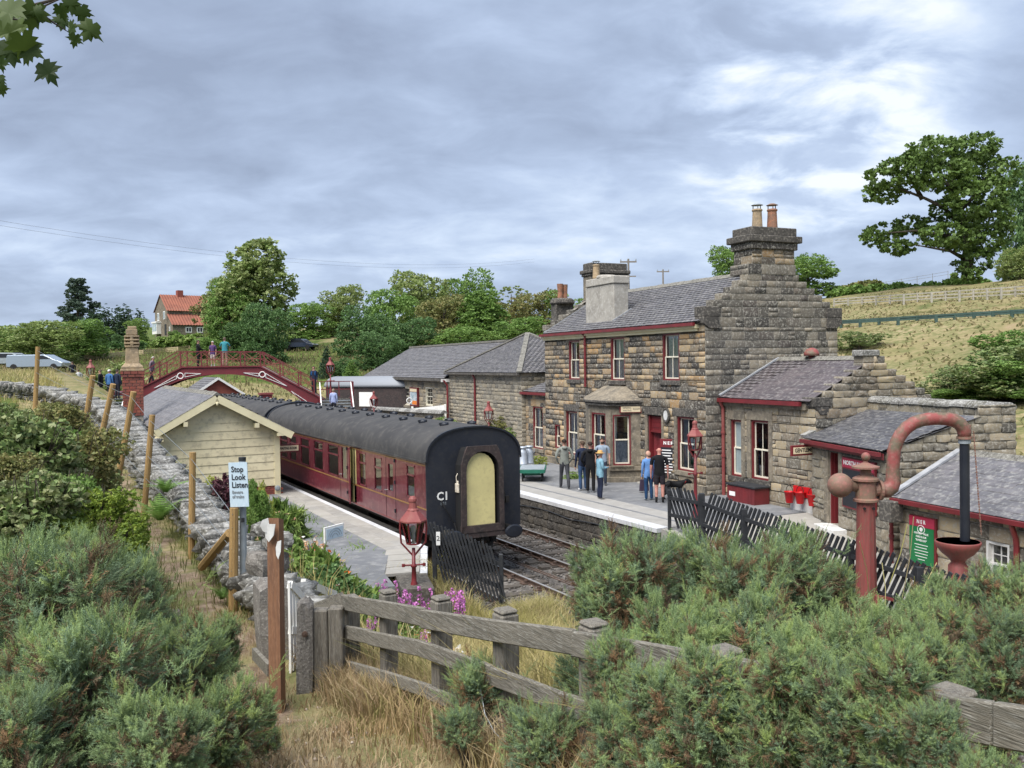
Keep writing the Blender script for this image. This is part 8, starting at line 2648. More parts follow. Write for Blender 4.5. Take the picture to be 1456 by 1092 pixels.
TR = [
 (58,512,452,118,100,'round',1,'leaf_light','broad light green tree behind the parked silver van'),
 (22,512,462,70,104,'round',2,'leaf_green','rounded tree at the far left edge behind the van'),
 (115,512,452,80,108,'round',3,'leaf_green','rounded mid green tree right of the van below the layered pine'),
 (112,480,395,62,150,'layered',4,'leaf_cedar','tall layered blue green pine standing against the sky at left'),
 (152,482,431,62,140,'dark',5,'leaf_conifer','dark evergreen clump right of the layered pine'),
 (184,482,433,54,139,'dark',6,'leaf_conifer','dark evergreen clump nearest the farmhouse'),
 (196,484,450,34,134,'round',7,'leaf_garden','small fresh green tree in front of the dark evergreens'),
 (147,496,472,22,126,'bush',8,'leaf_dark','clipped round bush at left of a pair below the dark evergreens'),
 (169,494,468,24,126,'bush',9,'leaf_dark','clipped round bush at right of a pair below the dark evergreens'),
 (248,482,466,22,138,'bush',10,'leaf_green','round garden bush in front of the farmhouse door'),
 (297,486,414,48,128,'thin',11,'leaf_olive','thin leaved birch partly hiding the farmhouse'),
 (322,500,388,64,124,'round',12,'leaf_light','tall light green tree right of the farmhouse'),
 (366,508,350,92,120,'tall',13,'leaf_light','tallest pale green tree behind the footbridge'),
 (330,508,395,70,118,'round',14,'leaf_green','green tree under the tallest pale tree, left side'),
 (380,540,428,74,104,'round',15,'leaf_dark','dark bushy tree behind the right half of the footbridge'),
 (345,512,455,60,108,'round',16,'leaf_dark','low dark tree behind the top of the footbridge'),
 (300,510,470,66,112,'bush',17,'leaf_green','broad green shrub behind the footbridge deck'),
 (440,492,428,80,140,'round',18,'leaf_green','rounded tree above the parked blue car'),
 (488,490,402,74,145,'round',19,'leaf_light','light green tree on the skyline left of the wood'),
 (520,538,432,84,112,'round',20,'leaf_dark','dark tree at the left edge of the wood beside the yellow slope'),
 (560,520,408,84,122,'round',21,'leaf_green','green tree in the left part of the wood'),
 (600,505,381,100,134,'round',22,'leaf_light','highest olive green tree of the wood on the skyline'),
 (664,505,380,82,140,'round',23,'leaf_green','rounded dark green tree on the skyline of the wood'),
 (632,520,416,90,118,'round',24,'leaf_olive','olive tinted tree in the middle of the wood'),
 (588,528,448,86,106,'round',25,'leaf_dark','dark green tree low in the wood above the long slate roof'),
 (690,520,420,72,116,'tall',26,'leaf_green','upright green tree in the wood left of the hipped roof'),
 (655,522,462,90,104,'round',27,'leaf_green','low green tree in the wood directly over the slate ridge'),
 (728,500,402,70,132,'thin',28,'leaf_light','thin topped light tree on the skyline above the hipped roof'),
 (728,500,418,70,124,'round',29,'leaf_olive','olive brown tree above the hipped roof'),
 (772,500,410,84,128,'round',30,'leaf_olive','brownish green tree beside the small rear chimney'),
 (740,510,448,90,108,'round',31,'leaf_green','green tree directly behind the hipped roof'),
 (810,500,412,70,126,'round',32,'leaf_green','green tree between the chimneys of the station house'),
 (540,540,470,70,98,'round',33,'leaf_dark','low dark tree left of the long slate roof'),
 (488,548,500,52,92,'bush',34,'leaf_dark','dark shrub beside the lamp on the bridge landing'),
 (465,548,492,30,94,'cone',35,'leaf_conifer','young dark spruce on the yellow slope'),
 (500,548,512,34,90,'cone',36,'leaf_green','small green cone shaped tree right of the young spruce'),
 (1040,410,346,74,112,'round',37,'leaf_green','tree top showing over the slate roof left of the tall chimney'),
 (1148,420,358,92,112,'round',38,'leaf_green','tree top showing right of the tall chimney'),
 (1460,430,218,84,118,'round',39,'leaf_dark','tall dark tree at the right edge behind the big tree'),
 (1450,428,348,66,88,'round',40,'leaf_light','pale green bush tree at the right edge in front of the dark tree'),
]
vm = {'round': (1,12,22),'thin': (11,),'tall': (13,),'bush': (8,17)}
for px,pb,pt_,w,Yd,kd,sd,mn,lab in TR:
 s_ = vm[kd][sd % len(vm[kd])] if kd in vm else sd
 tree(px,pb,pt_,w,Yd,kd,s_,mn,lab,cat='tree' if kd != 'bush' else 'bush',name={'layered': 'pine_tree','dark': 'evergreen_tree','cone': 'spruce_tree','bush': 'bush'}.get(kd,'tree'),n=2200 if kd == 'thin' else 17000,leaf=.024)
def hedge(name,label,pts,Y0,Y1,hpx,mname,seed,n=2600,cat='hedge'):
 rr = np.random.default_rng(seed)
 lob = []
 base = None
 for k in range(len(pts) - 1):
  m_ = 5
  for j in range(m_):
   f = j / m_
   px = pts[k][0] + (pts[k + 1][0] - pts[k][0]) * f
   py = pts[k][1] + (pts[k + 1][1] - pts[k][1]) * f
   Yq = Y0 + (Y1 - Y0) * (k + f) / (len(pts) - 1)
   h = hpx * rr.uniform(.75,1.25) / F * Yq
   c = W(px,py,Yq)
   z0 = min(c.z,Hs(c.x,c.y))
   lob.append((c.x,c.y,(z0 + c.z + h) / 2,h * .9,h * .9,(c.z + h - z0) / 2))
 P,d,T = crown_points(lob,n,8,rr)
 V,Fc = leaves(P,d,(.5 * (Y0 + Y1) / 100) * .42 * rr.uniform(.7,1.3,len(P)),rr)
 o = link(name,npmesh(name,V,Fc,M[mname],tint=np.repeat(T,2)))
 return tag(o,label,cat)
hedge('hedge','long clipped green hedge below the farmhouse',[(200,500),(240,492),(290,486)],128,130,12,'leaf_garden',51)
hedge('hedge','dark low hedge in front of the clipped round bushes',[(130,500),(165,498),(205,497)],122,122,9,'leaf_dark',52)
hedge('hedgerow','mixed bushy hedgerow on the skyline above the grey field fence',[(1185,424),(1240,420),(1300,418),(1350,412),(1400,408)],108,92,13,'leaf_green',53,5000)
hedge('hedgerow','olive scrub on the skyline right of the tall chimney',[(1188,420),(1215,414),(1250,411)],112,106,11,'leaf_olive',54,1800)
hedge('bramble_bank','bushy undergrowth on the slope between van and brick chimney',[(135,545),(165,532),(200,535)],74,78,16,'leaf_light',55,2500,'undergrowth')
rr = np.random.default_rng(77)
BT = [(1050,190,130,80),(1200,180,130,75),(920,230,110,80),(830,300,120,75),(700,350,90,66),(655,425,48,45),(780,400,100,55),(900,370,90,55),(1050,330,140,80),(1230,300,130,100),
   (1310,205,60,50),(1060,500,80,60),(1150,470,140,100),(1270,430,90,110),(905,570,90,50),(780,600,100,52),(690,640,58,46),(730,705,56,32),(850,685,95,38),(980,650,105,60),
   (1100,640,125,85),(1230,640,110,120),(1180,780,100,66),(1100,845,70,36),(1260,560,90,100),(1000,585,80,50),(1290,330,70,90)]
BY = 95.0
k_ = BY / F * .2747
tb_ = W(1056 + 1165 * .2747,160 + 865 * .2747,BY)
lob = []
for x,y,rx,ry in BT:
 c = W(1056 + x * .2747,160 + y * .2747,BY) - tb_
 lob.append((c.x,rr.uniform(-3.0,3.0),c.z,rx * k_ * .98,max(rx,ry) * k_,ry * k_ * 1.0))
P,d,T = crown_points(lob,21000,10,rr,shell=(.68,1.04),clump=.14)
V,Fc = leaves(P,d,.38 * rr.uniform(.65,1.3,len(P)),rr)
bt_ = thing('sycamore_tree','big spreading dark green tree standing alone on the hill at right','tree',tb_,0)
link('crown',npmesh('crown',V,Fc,M['leaf_big'],tint=np.repeat(T,2)),bt_)
mb = MB()
ctr = lambda x,y,dy=0: (W(1056 + x * .2747,160 + y * .2747,BY) - tb_) + Y * dy
mb.tube([Vector((0,0,-1.5)),ctr(1165,700),ctr(1140,560),ctr(1120,420,1),ctr(1100,250,1)],[.62,.5,.42,.28,.08],10)
for pts in (((1145,600),(1040,490),(930,450),(800,380),(690,380)),((1150,700),(1050,640),(900,610),(760,620)),((1130,500),(1220,400),(1270,280)),((1120,450),(1000,330),(930,230)),((1150,640),(1240,600),(1280,480)),((1155,760),(1060,720),(880,690)),((930,450),(880,360),(850,290))):
 n_ = len(pts)
 mb.tube([ctr(x,y,rr.uniform(-1,1) if j else 0) for j,(x,y) in enumerate(pts)],[.26 - .21 * j / (n_ - 1) for j in range(n_)],7)
mb.build('trunk',M['bark'],bt_,smooth=True)
for px,py,w,h_,Yd,mn,lab in ((1400,545,110,66,46,'leaf_bramble','large mid green shrub on the hillside above the stone lean-to'),(1440,500,90,60,54,'leaf_green','green shrub at the right edge of the hillside'),(1348,572,70,44,44,'leaf_bramble','pale green shrub beside the stepped gable of the low block'),
       (1440,580,90,56,42,'leaf_green','leafy shrub at the right edge behind the coping wall'),(1372,540,80,44,52,'leaf_bramble','mid green shrub high on the dry hillside'),(1330,588,60,40,41,'leaf_bracken','yellow green bracken clump behind the stepped gable'),(1452,540,60,50,48,'leaf_dark','dark shrub at the right picture edge on the hillside'),
       (1222,482,60,30,60,'leaf_bramble','low bramble patch on the dry slope beside the tall gable'),(1410,592,70,34,39,'leaf_green','small green shrub peeping over the coping wall'),(1450,630,60,40,37,'leaf_bracken','bright bracken at the end of the coping wall'),(1440,520,120,80,50,'leaf_bramble','broad bramble mass at the right edge halfway up the hillside'),(1366,580,90,50,40,'leaf_green','green bush showing just over the middle of the coping wall'),(1412,540,96,64,44,'leaf_green','rounded green bush in the middle of the hillside scrub'),(1310,592,40,26,40,'leaf_bramble','small bramble touching the end of the stepped gable')):
 yb = min(py + h_ * .5,574)
 g = onterrain(px,yb,25)
 tree(px,yb,py - h_ * .72,w * 1.35,g.y,'bush',8 if w > 75 else 17,mn,lab,'shrub','shrub',n=6500,leaf=.03)
for px,py,w,h_,Yd,mn,lab in ((634,602,44,34,50.5,'leaf_garden','leafy green shrub against the hipped building near the white railing'),(712,604,40,40,46.3,'leaf_olive','climbing shrub on the stone wall behind the lamp'),(728,616,34,28,45.3,'leaf_garden','green shrub on the wall above the milk churns'),(672,612,26,20,48,'leaf_olive','small straggly plant at the foot of the stone wall'),
       (767,652,26,20,40.6,'leaf_lime','lime green shrub behind the trolley under the window'),(818,676,38,22,35.6,'leaf_garden','low flower border plants behind the waiting group'),(795,680,22,18,37.2,'leaf_garden','low green plant between trolley and grey hoodie')):
 tree(px,py + h_ * .55,py - h_ * .5,w,Yd,'bush',8,mn,lab,'shrub','shrub',n=6500,ground=False)
# gorse
def sprig_template(rr,n=22,L=.165,sp=.046):
 V,Fc = [],[]
 for k in range(n):
  z = L * (k + .5) / n
  a = k * 2.4 + rr.uniform(-.3,.3)
  l = sp * (1.15 - .55 * z / L) * rr.uniform(.75,1.2)
  el = rr.uniform(.5,1.0)
  d = np.array([math.cos(a) * math.cos(el),math.sin(a) * math.cos(el),math.sin(el)])
  s = np.array([-math.sin(a),math.cos(a),0]) * .0031
  b = np.array([0,0,z])
  i = len(V)
  V += [b - s,b + s,b + d * l]
  Fc.append((i,i + 1,i + 2))
 i = len(V)
 V += [np.array([-.002,0,0]),np.array([.002,0,0]),np.array([0,0,L * 1.03])]
 Fc.append((i,i + 1,i + 2))
 V += [np.array([0,-.002,0]),np.array([0,.002,0]),np.array([0,0,L * 1.03])]
 Fc.append((i + 3,i + 4,i + 5))
 return np.array(V),np.array(Fc)
def frames(d,rr):
 d = unit(d)
 x = unit(np.cross(d,rr.normal(size=d.shape)))
 y = np.cross(d,x)
 return np.stack([x,y,d],-1)
def stamp(tpl,pos,dirs,scl,rr):
 V,Fc = tpl
 Fm = frames(dirs,rr) * np.asarray(scl).reshape(-1,1,1)
 P = np.einsum('nij,vj->nvi',Fm,V) + pos[:,None,:]
 Ff = Fc[None] + (np.arange(len(pos)) * len(V))[:,None,None]
 return P.reshape(-1,3),Ff.reshape(-1,3)
def gorse_mesh(seed,leaders=120,young=.35):
 rr = np.random.default_rng(seed)
 tpl = [sprig_template(rr),sprig_template(rr,20,.135,.040)]
 lob = [(0,0,.12,.36,.36,.34)]
 for k in range(8):
  a = k * .785 + rr.uniform(-.3,.3)
  d = rr.uniform(.18,.32)
  lob.append((d * math.cos(a),d * math.sin(a),rr.uniform(-.02,.34),rr.uniform(.15,.22),rr.uniform(.15,.22),rr.uniform(.15,.22)))
 L = np.array(lob)
 VV,FF,MI,TT,base = [],[],[],[],0
 i = rr.choice(len(L),leaders,p=(L[:,3] ** 2) / (L[:,3] ** 2).sum())
 d = unit(rr.normal(size=(leaders,3)) + np.array([0,0,.45]))
 C = L[i,:3] + d * L[i,3:] * rr.uniform(.7,.95,(leaders,1))
 ld = unit(d * .75 + np.array([0,0,.75]) + rr.normal(size=(leaders,3)) * .22)
 for k in range(leaders):
  dead = rr.random() < .10
  tall = rr.uniform(.12,.26) + .16 * max(0,d[k,2]) * rr.random()
  m = int(20 * tall / .2)
  t = rr.random(m) ** .8
  pos = C[k] + ld[k] * (t[:,None] * tall - .07) + rr.normal(size=(m,3)) * .012
  dr_ = unit(ld[k] * (.55 + .8 * t[:,None]) + unit(rr.normal(size=(m,3))) * (1.0 - .5 * t[:,None]))
  V,Fc = stamp(tpl[k % 2],pos,dr_,rr.uniform(.55,1.05,m) * (1.1 - .35 * t),rr)
  VV.append(V); FF.append(Fc + base); base += len(V)
  per = len(tpl[k % 2][1])
  mi = np.where(dead,2,np.where((t > .45) & (rr.random(m) < young * 1.7) & (d[k,2] > -.1),1,0))
  MI.append(np.repeat(mi,per))
  TT.append(np.full(len(Fc),rr.random()) + rr.uniform(0,.12,len(Fc)))
 for k in range(14):
  u = unit(np.array([rr.normal() * .55,rr.normal() * .55,1.0]))
  c0 = u * .36 + np.array([rr.normal() * .14,rr.normal() * .14,.0])
  t = np.linspace(0,1,15)
  pos = c0 + u * (t[:,None] * rr.uniform(.25,.42))
  dr_ = unit(u * (.4 + t[:,None]) + unit(rr.normal(size=(15,3))) * (.95 - .6 * t[:,None]))
  V,Fc = stamp(tpl[0],pos,dr_,(.85 - .35 * t) * rr.uniform(.8,1.15),rr)
  VV.append(V); FF.append(Fc + base); base += len(V)
  MI.append(np.full(len(Fc),1)); TT.append(np.full(len(Fc),rr.random()))
 m = 260
 dd = unit(rr.normal(size=(m,3)))
 j = rr.choice(len(L),m)
 pos = L[j,:3] + dd * L[j,3:] * rr.uniform(.35,.8,(m,1))
 V,Fc = stamp(tpl[0],pos,dd + np.array([0,0,.3]),rr.uniform(.7,1.3,m),rr)
 VV.append(V); FF.append(Fc + base); base += len(V)
 MI.append(np.full(len(Fc),2)); TT.append(np.repeat(rr.random(m),len(tpl[0][1])))
 me = npmesh('foliage',np.concatenate(VV),np.concatenate(FF),[M['gorse'],M['gorse_young'],M['gorse_dead']],np.concatenate(MI),np.concatenate(TT) % 1.0)
 mb = MB()
 for l in lob[1:]:
  mb.tube([(rr.uniform(-.04,.04),rr.uniform(-.04,.04),-.75),(l[0] * .45,l[1] * .45,-.25),(l[0] * .9,l[1] * .9,l[2] * .5),(l[0] * 1.05,l[1] * 1.05,l[2] + .08)],[.026,.019,.012,.005],6)
 for k in range(40):
  c = C[rr.integers(leaders)]
  mb.tube([c * .35 - np.array([0,0,.15]),c * .8,c + ld[k] * .05],[.008,.006,.003],4)
 st_ = bpy.data.meshes.new('stem')
 st_.from_pydata([tuple(v) for v in mb.v],[],mb.f)
 st_.materials.append(M['twig'])
 return me,st_
GM = [gorse_mesh(201,132,.3),gorse_mesh(202,128,.45),gorse_mesh(203,140,.2),gorse_mesh(204,125,.65)]
def gorse(px,py,r,Yd,v,label,sz=1.0):
 c = W(px,py,Yd)
 g = Hs(c.x,c.y)
 s = r / F * Yd / .70
 t = thing('gorse_bush',label,'gorse bush',c,rnd.uniform(0,360),'gorse bushes')
 t.scale = (s,s,s * sz)
 t.rotation_euler = (R(rnd.uniform(-14,14)),R(rnd.uniform(-14,14)),t.rotation_euler.z)
 me,st_ = GM[v]
 link('foliage',me,t)
 link('stem',st_,t)
 low = c.z - s * .45
 k = 0
 while low > g + .12 and k < 3:
  o = link('lower_foliage',me,t,(rnd.uniform(-.12,.12),rnd.uniform(-.08,.14),-(.42 + .42 * k)),(0,0,rnd.uniform(0,6.28)))
  low -= s * .42
  k += 1
 return t
GB = [
 (62,900,150,5.0,0,'blue green gorse bush at the left edge, halfway up the foreground'),(170,885,110,6.0,2,'grey green gorse bush left of the worn path below the yellow bracken'),(140,1010,150,4.3,0,'big blue green gorse bush at the bottom left'),
 (262,965,92,5.6,1,'gorse bush reaching towards the path opposite the waymark post'),(312,1050,92,4.9,3,'fresh green gorse bush at the bottom right of the left hand thicket'),(20,850,88,6.4,2,'dull green gorse bush at the left edge below the brambles'),
 (112,822,74,7.2,1,'gorse bush just left of the yellow green bracken'),(322,900,30,7.0,3,'small gorse bush on the path edge opposite the sign pole'),(196,818,32,9.0,1,'small rounded gorse bush beside the flat path stone'),
 (22,1075,120,3.9,2,'dark gorse bush in the bottom left corner'),(218,1085,110,4.0,1,'gorse bush at the bottom edge right of the left corner'),(214,862,44,8.0,0,'gorse bush leaning over the worn earth path'),(60,985,110,4.6,1,'mottled gorse bush with brown wood in the lower left'),
 (372,1010,34,5.9,3,'low gorse sprays beside the gravel patch of the path'),
 (905,846,100,8.2,2,'gorse bush in front of the rails with brown dead wood in its middle'),(1000,838,90,8.4,0,'gorse bush below the slatted gate at the platform end'),(1130,842,96,8.3,0,'dark gorse bush in front of the slatted fence left of the crane'),(1070,856,88,7.7,2,'gorse bush between the two dark ones behind the plank fence'),
 (848,828,52,8.6,1,'spreading gorse sprays overhanging the railway track'),(1178,842,52,8.6,1,'gorse sprays reaching up across the foot of the water crane'),
 (1325,925,84,6.0,1,'gorse bush under the green notice board'),(1432,872,80,7.2,2,'tall gorse bush at the right edge in front of the low building'),(1345,872,56,7.6,1,'gorse bush beneath the drain bowl'),(1265,935,80,6.0,3,'gorse bush below the red frame with pale grass stems'),
 (955,955,112,5.4,3,'bright green gorse bush growing through the plank fence'),(1085,940,105,5.4,0,'blue green gorse bush behind the plank fence in the middle right'),(1195,965,120,4.9,3,'light green gorse bush at lower right with upright shoots'),(1320,955,70,4.9,1,'gorse bush behind the near plank at the right'),
 (1430,935,80,5.2,2,'dark gorse bush above the near plank at the right edge'),(840,1000,84,5.5,2,'dark gorse bush under the top plank in the middle'),(690,1005,78,6.1,0,'gorse bush in front of the plank fence beside the broken rail'),(655,1050,50,5.6,2,'low dark gorse sprays at the foot of the plank fence'),
 (770,1075,84,4.9,2,'gorse bush at the bottom middle with loose wire beside it'),(985,1060,120,4.0,1,'large gorse bush at the bottom with orange brown dead tips'),(1150,1070,120,3.7,0,'blue green gorse bush at the bottom right of centre'),(1275,1085,92,3.3,2,'dark gorse bush with cones of dead spines at the bottom right'),(880,1085,90,4.3,0,'dense gorse bush at the bottom edge right of the wire'),
 (1400,1125,60,2.6,1,'gorse tips at the bottom right corner below the near plank'),(1275,985,84,3.05,3,'light green gorse shoots hiding the joint of the near planks'),(1125,975,84,3.5,3,'yellow green gorse shoots over the top plank'),(1000,900,60,6.6,3,'fresh gorse shoots rising above the top plank'),(872,955,60,4.7,1,'gorse bush in front of the plank fence at its fifth post'),
 (1010,990,78,3.8,0,'gorse bush in front of the top plank below the fresh shoots'),(1205,1010,84,3.2,2,'dark wooded gorse bush in front of the near planks'),(1330,1050,60,2.75,2,'brown tipped gorse under the end of the near plank'),(925,1000,66,4.1,2,'dark gorse bush hiding the lower planks in the middle')]
for g in GB:
 gorse(*g)
# brambles, bracken, ferns on the left bank
def leafbush(seed,n,leaf,mname,lob=None,per=7,asp=.42):
 rr = np.random.default_rng(seed)
 if lob is None:
  lob = [(0,0,.1,.36,.36,.3)] + [(rr.uniform(-.3,.3),rr.uniform(-.3,.3),rr.uniform(.0,.34),rr.uniform(.14,.22),rr.uniform(.14,.22),rr.uniform(.12,.2)) for _ in range(10)]
 P,d,T = crown_points(lob,n,per,rr,shell=(.6,1.08))
 V,Fc = leaves(P,d + np.array([0,0,.5]),leaf * rr.uniform(.6,1.3,len(P)),rr,asp=asp)
 me = npmesh('foliage',V,Fc,M[mname],tint=np.repeat(T,2))
 mb = MB()
 for k in range(26):
  a = rr.uniform(0,6.28); d_ = rr.uniform(.1,.45)
  mb.tube([(0,0,-.5),(d_ * .5 * math.cos(a),d_ * .5 * math.sin(a),0.0),(d_ * math.cos(a),d_ * math.sin(a),rr.uniform(.15,.5)),(d_ * 1.35 * math.cos(a),d_ * 1.35 * math.sin(a),rr.uniform(.1,.5))],[.008,.006,.004,.002],4)
 st_ = bpy.data.meshes.new('stem')
 st_.from_pydata([tuple(v) for v in mb.v],[],mb.f)
 st_.materials.append(M['twig'])
 return me,st_
LB = {'bramble': leafbush(301,7500,.050,'leaf_bramble'),'bramble_b': leafbush(302,7500,.042,'leaf_olive'),'bracken': leafbush(303,6000,.055,'leaf_bracken',asp=.3),'hawthorn': leafbush(304,8000,.040,'leaf_green')}
def lbush(px,py,r,Yd,kind,label,nm='bramble_bush',cat='bramble',sz=.9):
 c = W(px,py,Yd)
 g = Hs(c.x,c.y)
 s = r / F * Yd / .60
 t = thing(nm,label,cat,c,rnd.uniform(0,360),'bushes on the left bank')
 t.scale = (s,s,s * sz)
 me,st_ = LB[kind]
 link('foliage',me,t); link('stem',st_,t)
 low,k = c.z - s * .3,0
 while low > g + .1 and k < 3:
  link('lower_foliage',me,t,(rnd.uniform(-.1,.1),rnd.uniform(-.05,.15),-(.4 + .4 * k)),(0,0,rnd.uniform(0,6.28)))
  low -= s * .4 * sz; k += 1
for a in [(40,665,104,10.0,'bramble','pale green bramble bush at the left edge below the dry stone wall'),(110,672,84,11.0,'bramble_b','olive bramble bush in the middle of the left bank'),(40,745,100,8.4,'bramble','bramble bush at the left edge above the gorse'),
    (96,618,58,15.5,'bramble_b','thorny olive bush below the leaning fence posts'),(30,625,56,16,'bramble','bramble bush at far left under the dry stone wall'),(132,662,34,16.0,'bramble','bramble bush at the foot of the fourth leaning post'),(140,705,46,12.4,'bramble','bramble bush by the path below the leaning posts'),
    (78,592,28,22,'bramble_b','low bramble in front of the far end of the dry stone wall'),(6,600,36,21,'bramble','low bramble at the left edge against the dry stone wall'),(75,640,50,13,'hawthorn','dark green thorn bush inside the bramble bank'),(150,690,32,13.5,'bramble_b','brown stemmed thorn bush on the path side of the bank'),
    (95,720,74,9.2,'hawthorn','leafy green bush between brambles and bracken'),(20,690,60,9.2,'bramble_b','olive tinted bush at the left edge under the brambles')]:
 lbush(*a)
for a in [(168,772,52,8.8,'bracken','bright yellow green bracken beside the worn path'),(140,735,64,9.0,'bracken','yellow green bracken in the middle of the left bank'),(190,748,28,10.2,'bracken','small bright bracken clump at the path edge'),(100,765,50,8.4,'bracken','bracken with lime fronds left of the gorse'),(25,640,30,11.6,'bracken','small lime green patch at the left edge in the brambles')]:
 lbush(*a,nm='bracken',cat='bracken',sz=.8)
def fern(loc,s,label,nf=22,mname='leaf_green',seed=1):
 rr = np.random.default_rng(seed)
 t = thing('fern',label,'fern',loc,0)
 mb = MB()
 for k in range(nf):
  a = 2.4 * k + rr.uniform(-.3,.3)
  L_ = s * rr.uniform(.6,1.1)
  el = rr.uniform(.7,1.35)
  prev = None
  n = 12
  for j in range(n + 1):
   f = j / n
   r_,z_ = L_ * f * math.cos(el) * (1 + .25 * f),L_ * (f * math.sin(el) - .38 * f * f)
   p = Vector((r_ * math.cos(a),r_ * math.sin(a),z_))
   if prev is not None:
    w = L_ * .17 * math.sin(math.pi * min(1,f * .9 + .12)) + .004
    sd = Vector((-math.sin(a),math.cos(a),.12))
    d = (p - prev)
    for sg in (-1,1):
     mb.add([prev,prev + d * .75,prev + d * .9 + sd * sg * w - Z * .012],[(0,1,2)])
   prev = p
 mb.build('frond',M[mname],t)
 t.children[0]['kind'] = 'stuff'
 return t
for px,py,Yd,s,lab in ((228,740,15.3,.75,'large green fern growing out of the foot of the dry stone wall'),(236,700,15.6,.55,'smaller fern higher on the face of the dry stone wall'),(316,852,11.2,.30,'small dark leafed plant at the foot of the fence post')):
 c = W(px,py,Yd)
 fern(c,s,lab,seed=int(px))
# grasses
def grass(name,p,q,hgt,m,lean=.5,wid=.006,zf=None,world=False,ltan=None,tint0=None,seeds=0):
 n = len(p)
 if world:
  x,y = p,q
 else:
  x,y = -2.18 + p * _c - q * _s,22.5 + p * _s + q * _c
 z = H(x,y) - .02
 a = rng.uniform(0,6.283,n)
 l = rng.uniform(.15,1.0,n) * lean * hgt
 dx_,dy_ = np.cos(a) * l,np.sin(a) * l
 if ltan is not None:
  dx_,dy_ = dx_ + ltan[0] * hgt,dy_ + ltan[1] * hgt
 b = rng.uniform(0,6.283,n)
 wx,wy = np.cos(b) * wid,np.sin(b) * wid
 B0 = np.stack([x - wx,y - wy,z],-1); B1 = np.stack([x + wx,y + wy,z],-1)
 m0 = np.stack([x + dx_ * .32 - wx * .8,y + dy_ * .32 - wy * .8,z + hgt * .6],-1)
 m1 = np.stack([x + dx_ * .32 + wx * .8,y + dy_ * .32 + wy * .8,z + hgt * .6],-1)
 tp = np.stack([x + dx_,y + dy_,z + hgt * rng.uniform(.78,1.0,n)],-1)
 V = np.stack([B0,B1,m0,m1,tp],1).reshape(-1,3)
 k = (np.arange(n) * 5)[:,None,None]
 Fc = (np.array([[0,1,3],[0,3,2],[2,3,4]])[None] + k).reshape(-1,3)
 T = rng.random(n) if tint0 is None else (tint0 + rng.normal(0,.10,n)) % 1.0
 o = link(name,npmesh(name,V,Fc,M[m],tint=np.repeat(T,3)))
 return tag(o,kind='stuff')
def patch(n,p0,p1,q0,q1,dens=None):
 p,q = rng.uniform(p0,p1,n),rng.uniform(q0,q1,n)
 if dens is not None:
  k = rng.random(n) < dens(p,q)
  p,q = p[k],q[k]
 return p,q
p,q = patch(95000,-5.75,-.1,-17.5,-1.4,lambda p,q: (1 - .97 * smooth(-10,-6.8,q) * (p < -2.6)) * (1 - .9 * (p < -3.4) * smooth(-13.2,-11.5,q)) * (.55 + .45 * (vnoise(p,q,.8,4) > .35)))
grass('bank_grass',p,q,rng.uniform(.30,.85,len(p)) * (.72 + .5 * vnoise(p,q,1.4,8)),'grass_straw',lean=.85,wid=.0055,ltan=(-.15,-.05),tint0=vnoise(p,q,.9,12))
p,q = patch(62000,-.5,1.85,-14.5,-3.1,lambda p,q: (1 - .85 * smooth(1.2,1.85,p)) * (.45 + .55 * (vnoise(p,q,.7,44) > .3)))
grass('track_side_grass',p,q,rng.uniform(.3,.75,len(p)) * (.6 + .6 * vnoise(p,q,1.0,18)),'grass_straw',lean=.9,wid=.0055,tint0=vnoise(p,q,.9,13))
p,q = patch(9000,-5.6,-1.3,-9.5,9,None)
grass('garden_groundcover',p,q,rng.uniform(.16,.5,len(p)) * (.5 + .9 * vnoise(p,q,.9,19)),'leaf_garden',lean=1.1,wid=.016,tint0=vnoise(p,q,.6,21))
for nm_,m_,n_,sd_2 in (('peach_flowers','flower_peach',1900,61),('white_flowers','flower_white',420,62),('orange_flowers','flower_orange',260,63)):
 rr = np.random.default_rng(sd_2)
 p,q = rr.uniform(-5.4,-2.4,n_ * 3),rr.uniform(-8,8,n_ * 3)
 k = vnoise(p,q,1.1,sd_2) > .55
 p,q = p[k][:n_],q[k][:n_]
 x,y = -2.18 + p * _c - q * _s,22.5 + p * _s + q * _c
 P = np.stack([x,y,H(x,y) + rr.uniform(.2,.5,len(x))],-1)
 V,Fc = leaves(P,np.zeros_like(P) + np.array([0,0,1.0]),rr.uniform(.06,.13,len(P)),rr)
 tag(link(nm_,npmesh(nm_,V,Fc,M[m_],tint=np.repeat(rr.random(len(P)),2))),kind='stuff')
p,q = patch(9000,-5.6,-.5,-13,-2,None)
grass('bank_undergrass',p,q,rng.uniform(.15,.4,len(p)),'grass_green',lean=.7,wid=.007)
p,q = patch(52000,-8.9,-5.7,-18.5,-9.4,lambda p,q: np.where((np.abs(p + 6.9 - .10 * (q + 13)) < .45) & (q > -14),.25,1.0) * (.45 + .55 * (vnoise(p,q,.55,14) > .4)))
grass('path_side_grass',p,q,rng.uniform(.04,.17,len(p)) * (1 + 1.4 * (np.abs(p + 6.0) < .35)),'grass_dry',lean=.9,wid=.004,tint0=vnoise(p,q,.7,22))
p,q = patch(6000,-6.3,-5.75,-14,-11.6)
grass('tall_dry_grass',p,q,rng.uniform(.18,.42,len(p)),'grass_dry',lean=.8,wid=.004)
p,q = patch(15000,-8.8,-6.2,-10.5,9,lambda p,q: np.where(np.abs(p + 6.82) < .24,.3,1.0))
grass('wall_foot_grass',p,q,rng.uniform(.07,.30,len(p)) * (1 + .5 * (p > -6.45)),'grass_green',lean=.8,wid=.005,tint0=vnoise(p,q,.7,23))
p,q = patch(5000,6.42,7.1,-11,-1.4)
grass('ramp_verge_grass',p,q,rng.uniform(.06,.25,len(p)),'grass_straw',lean=.8,wid=.006)
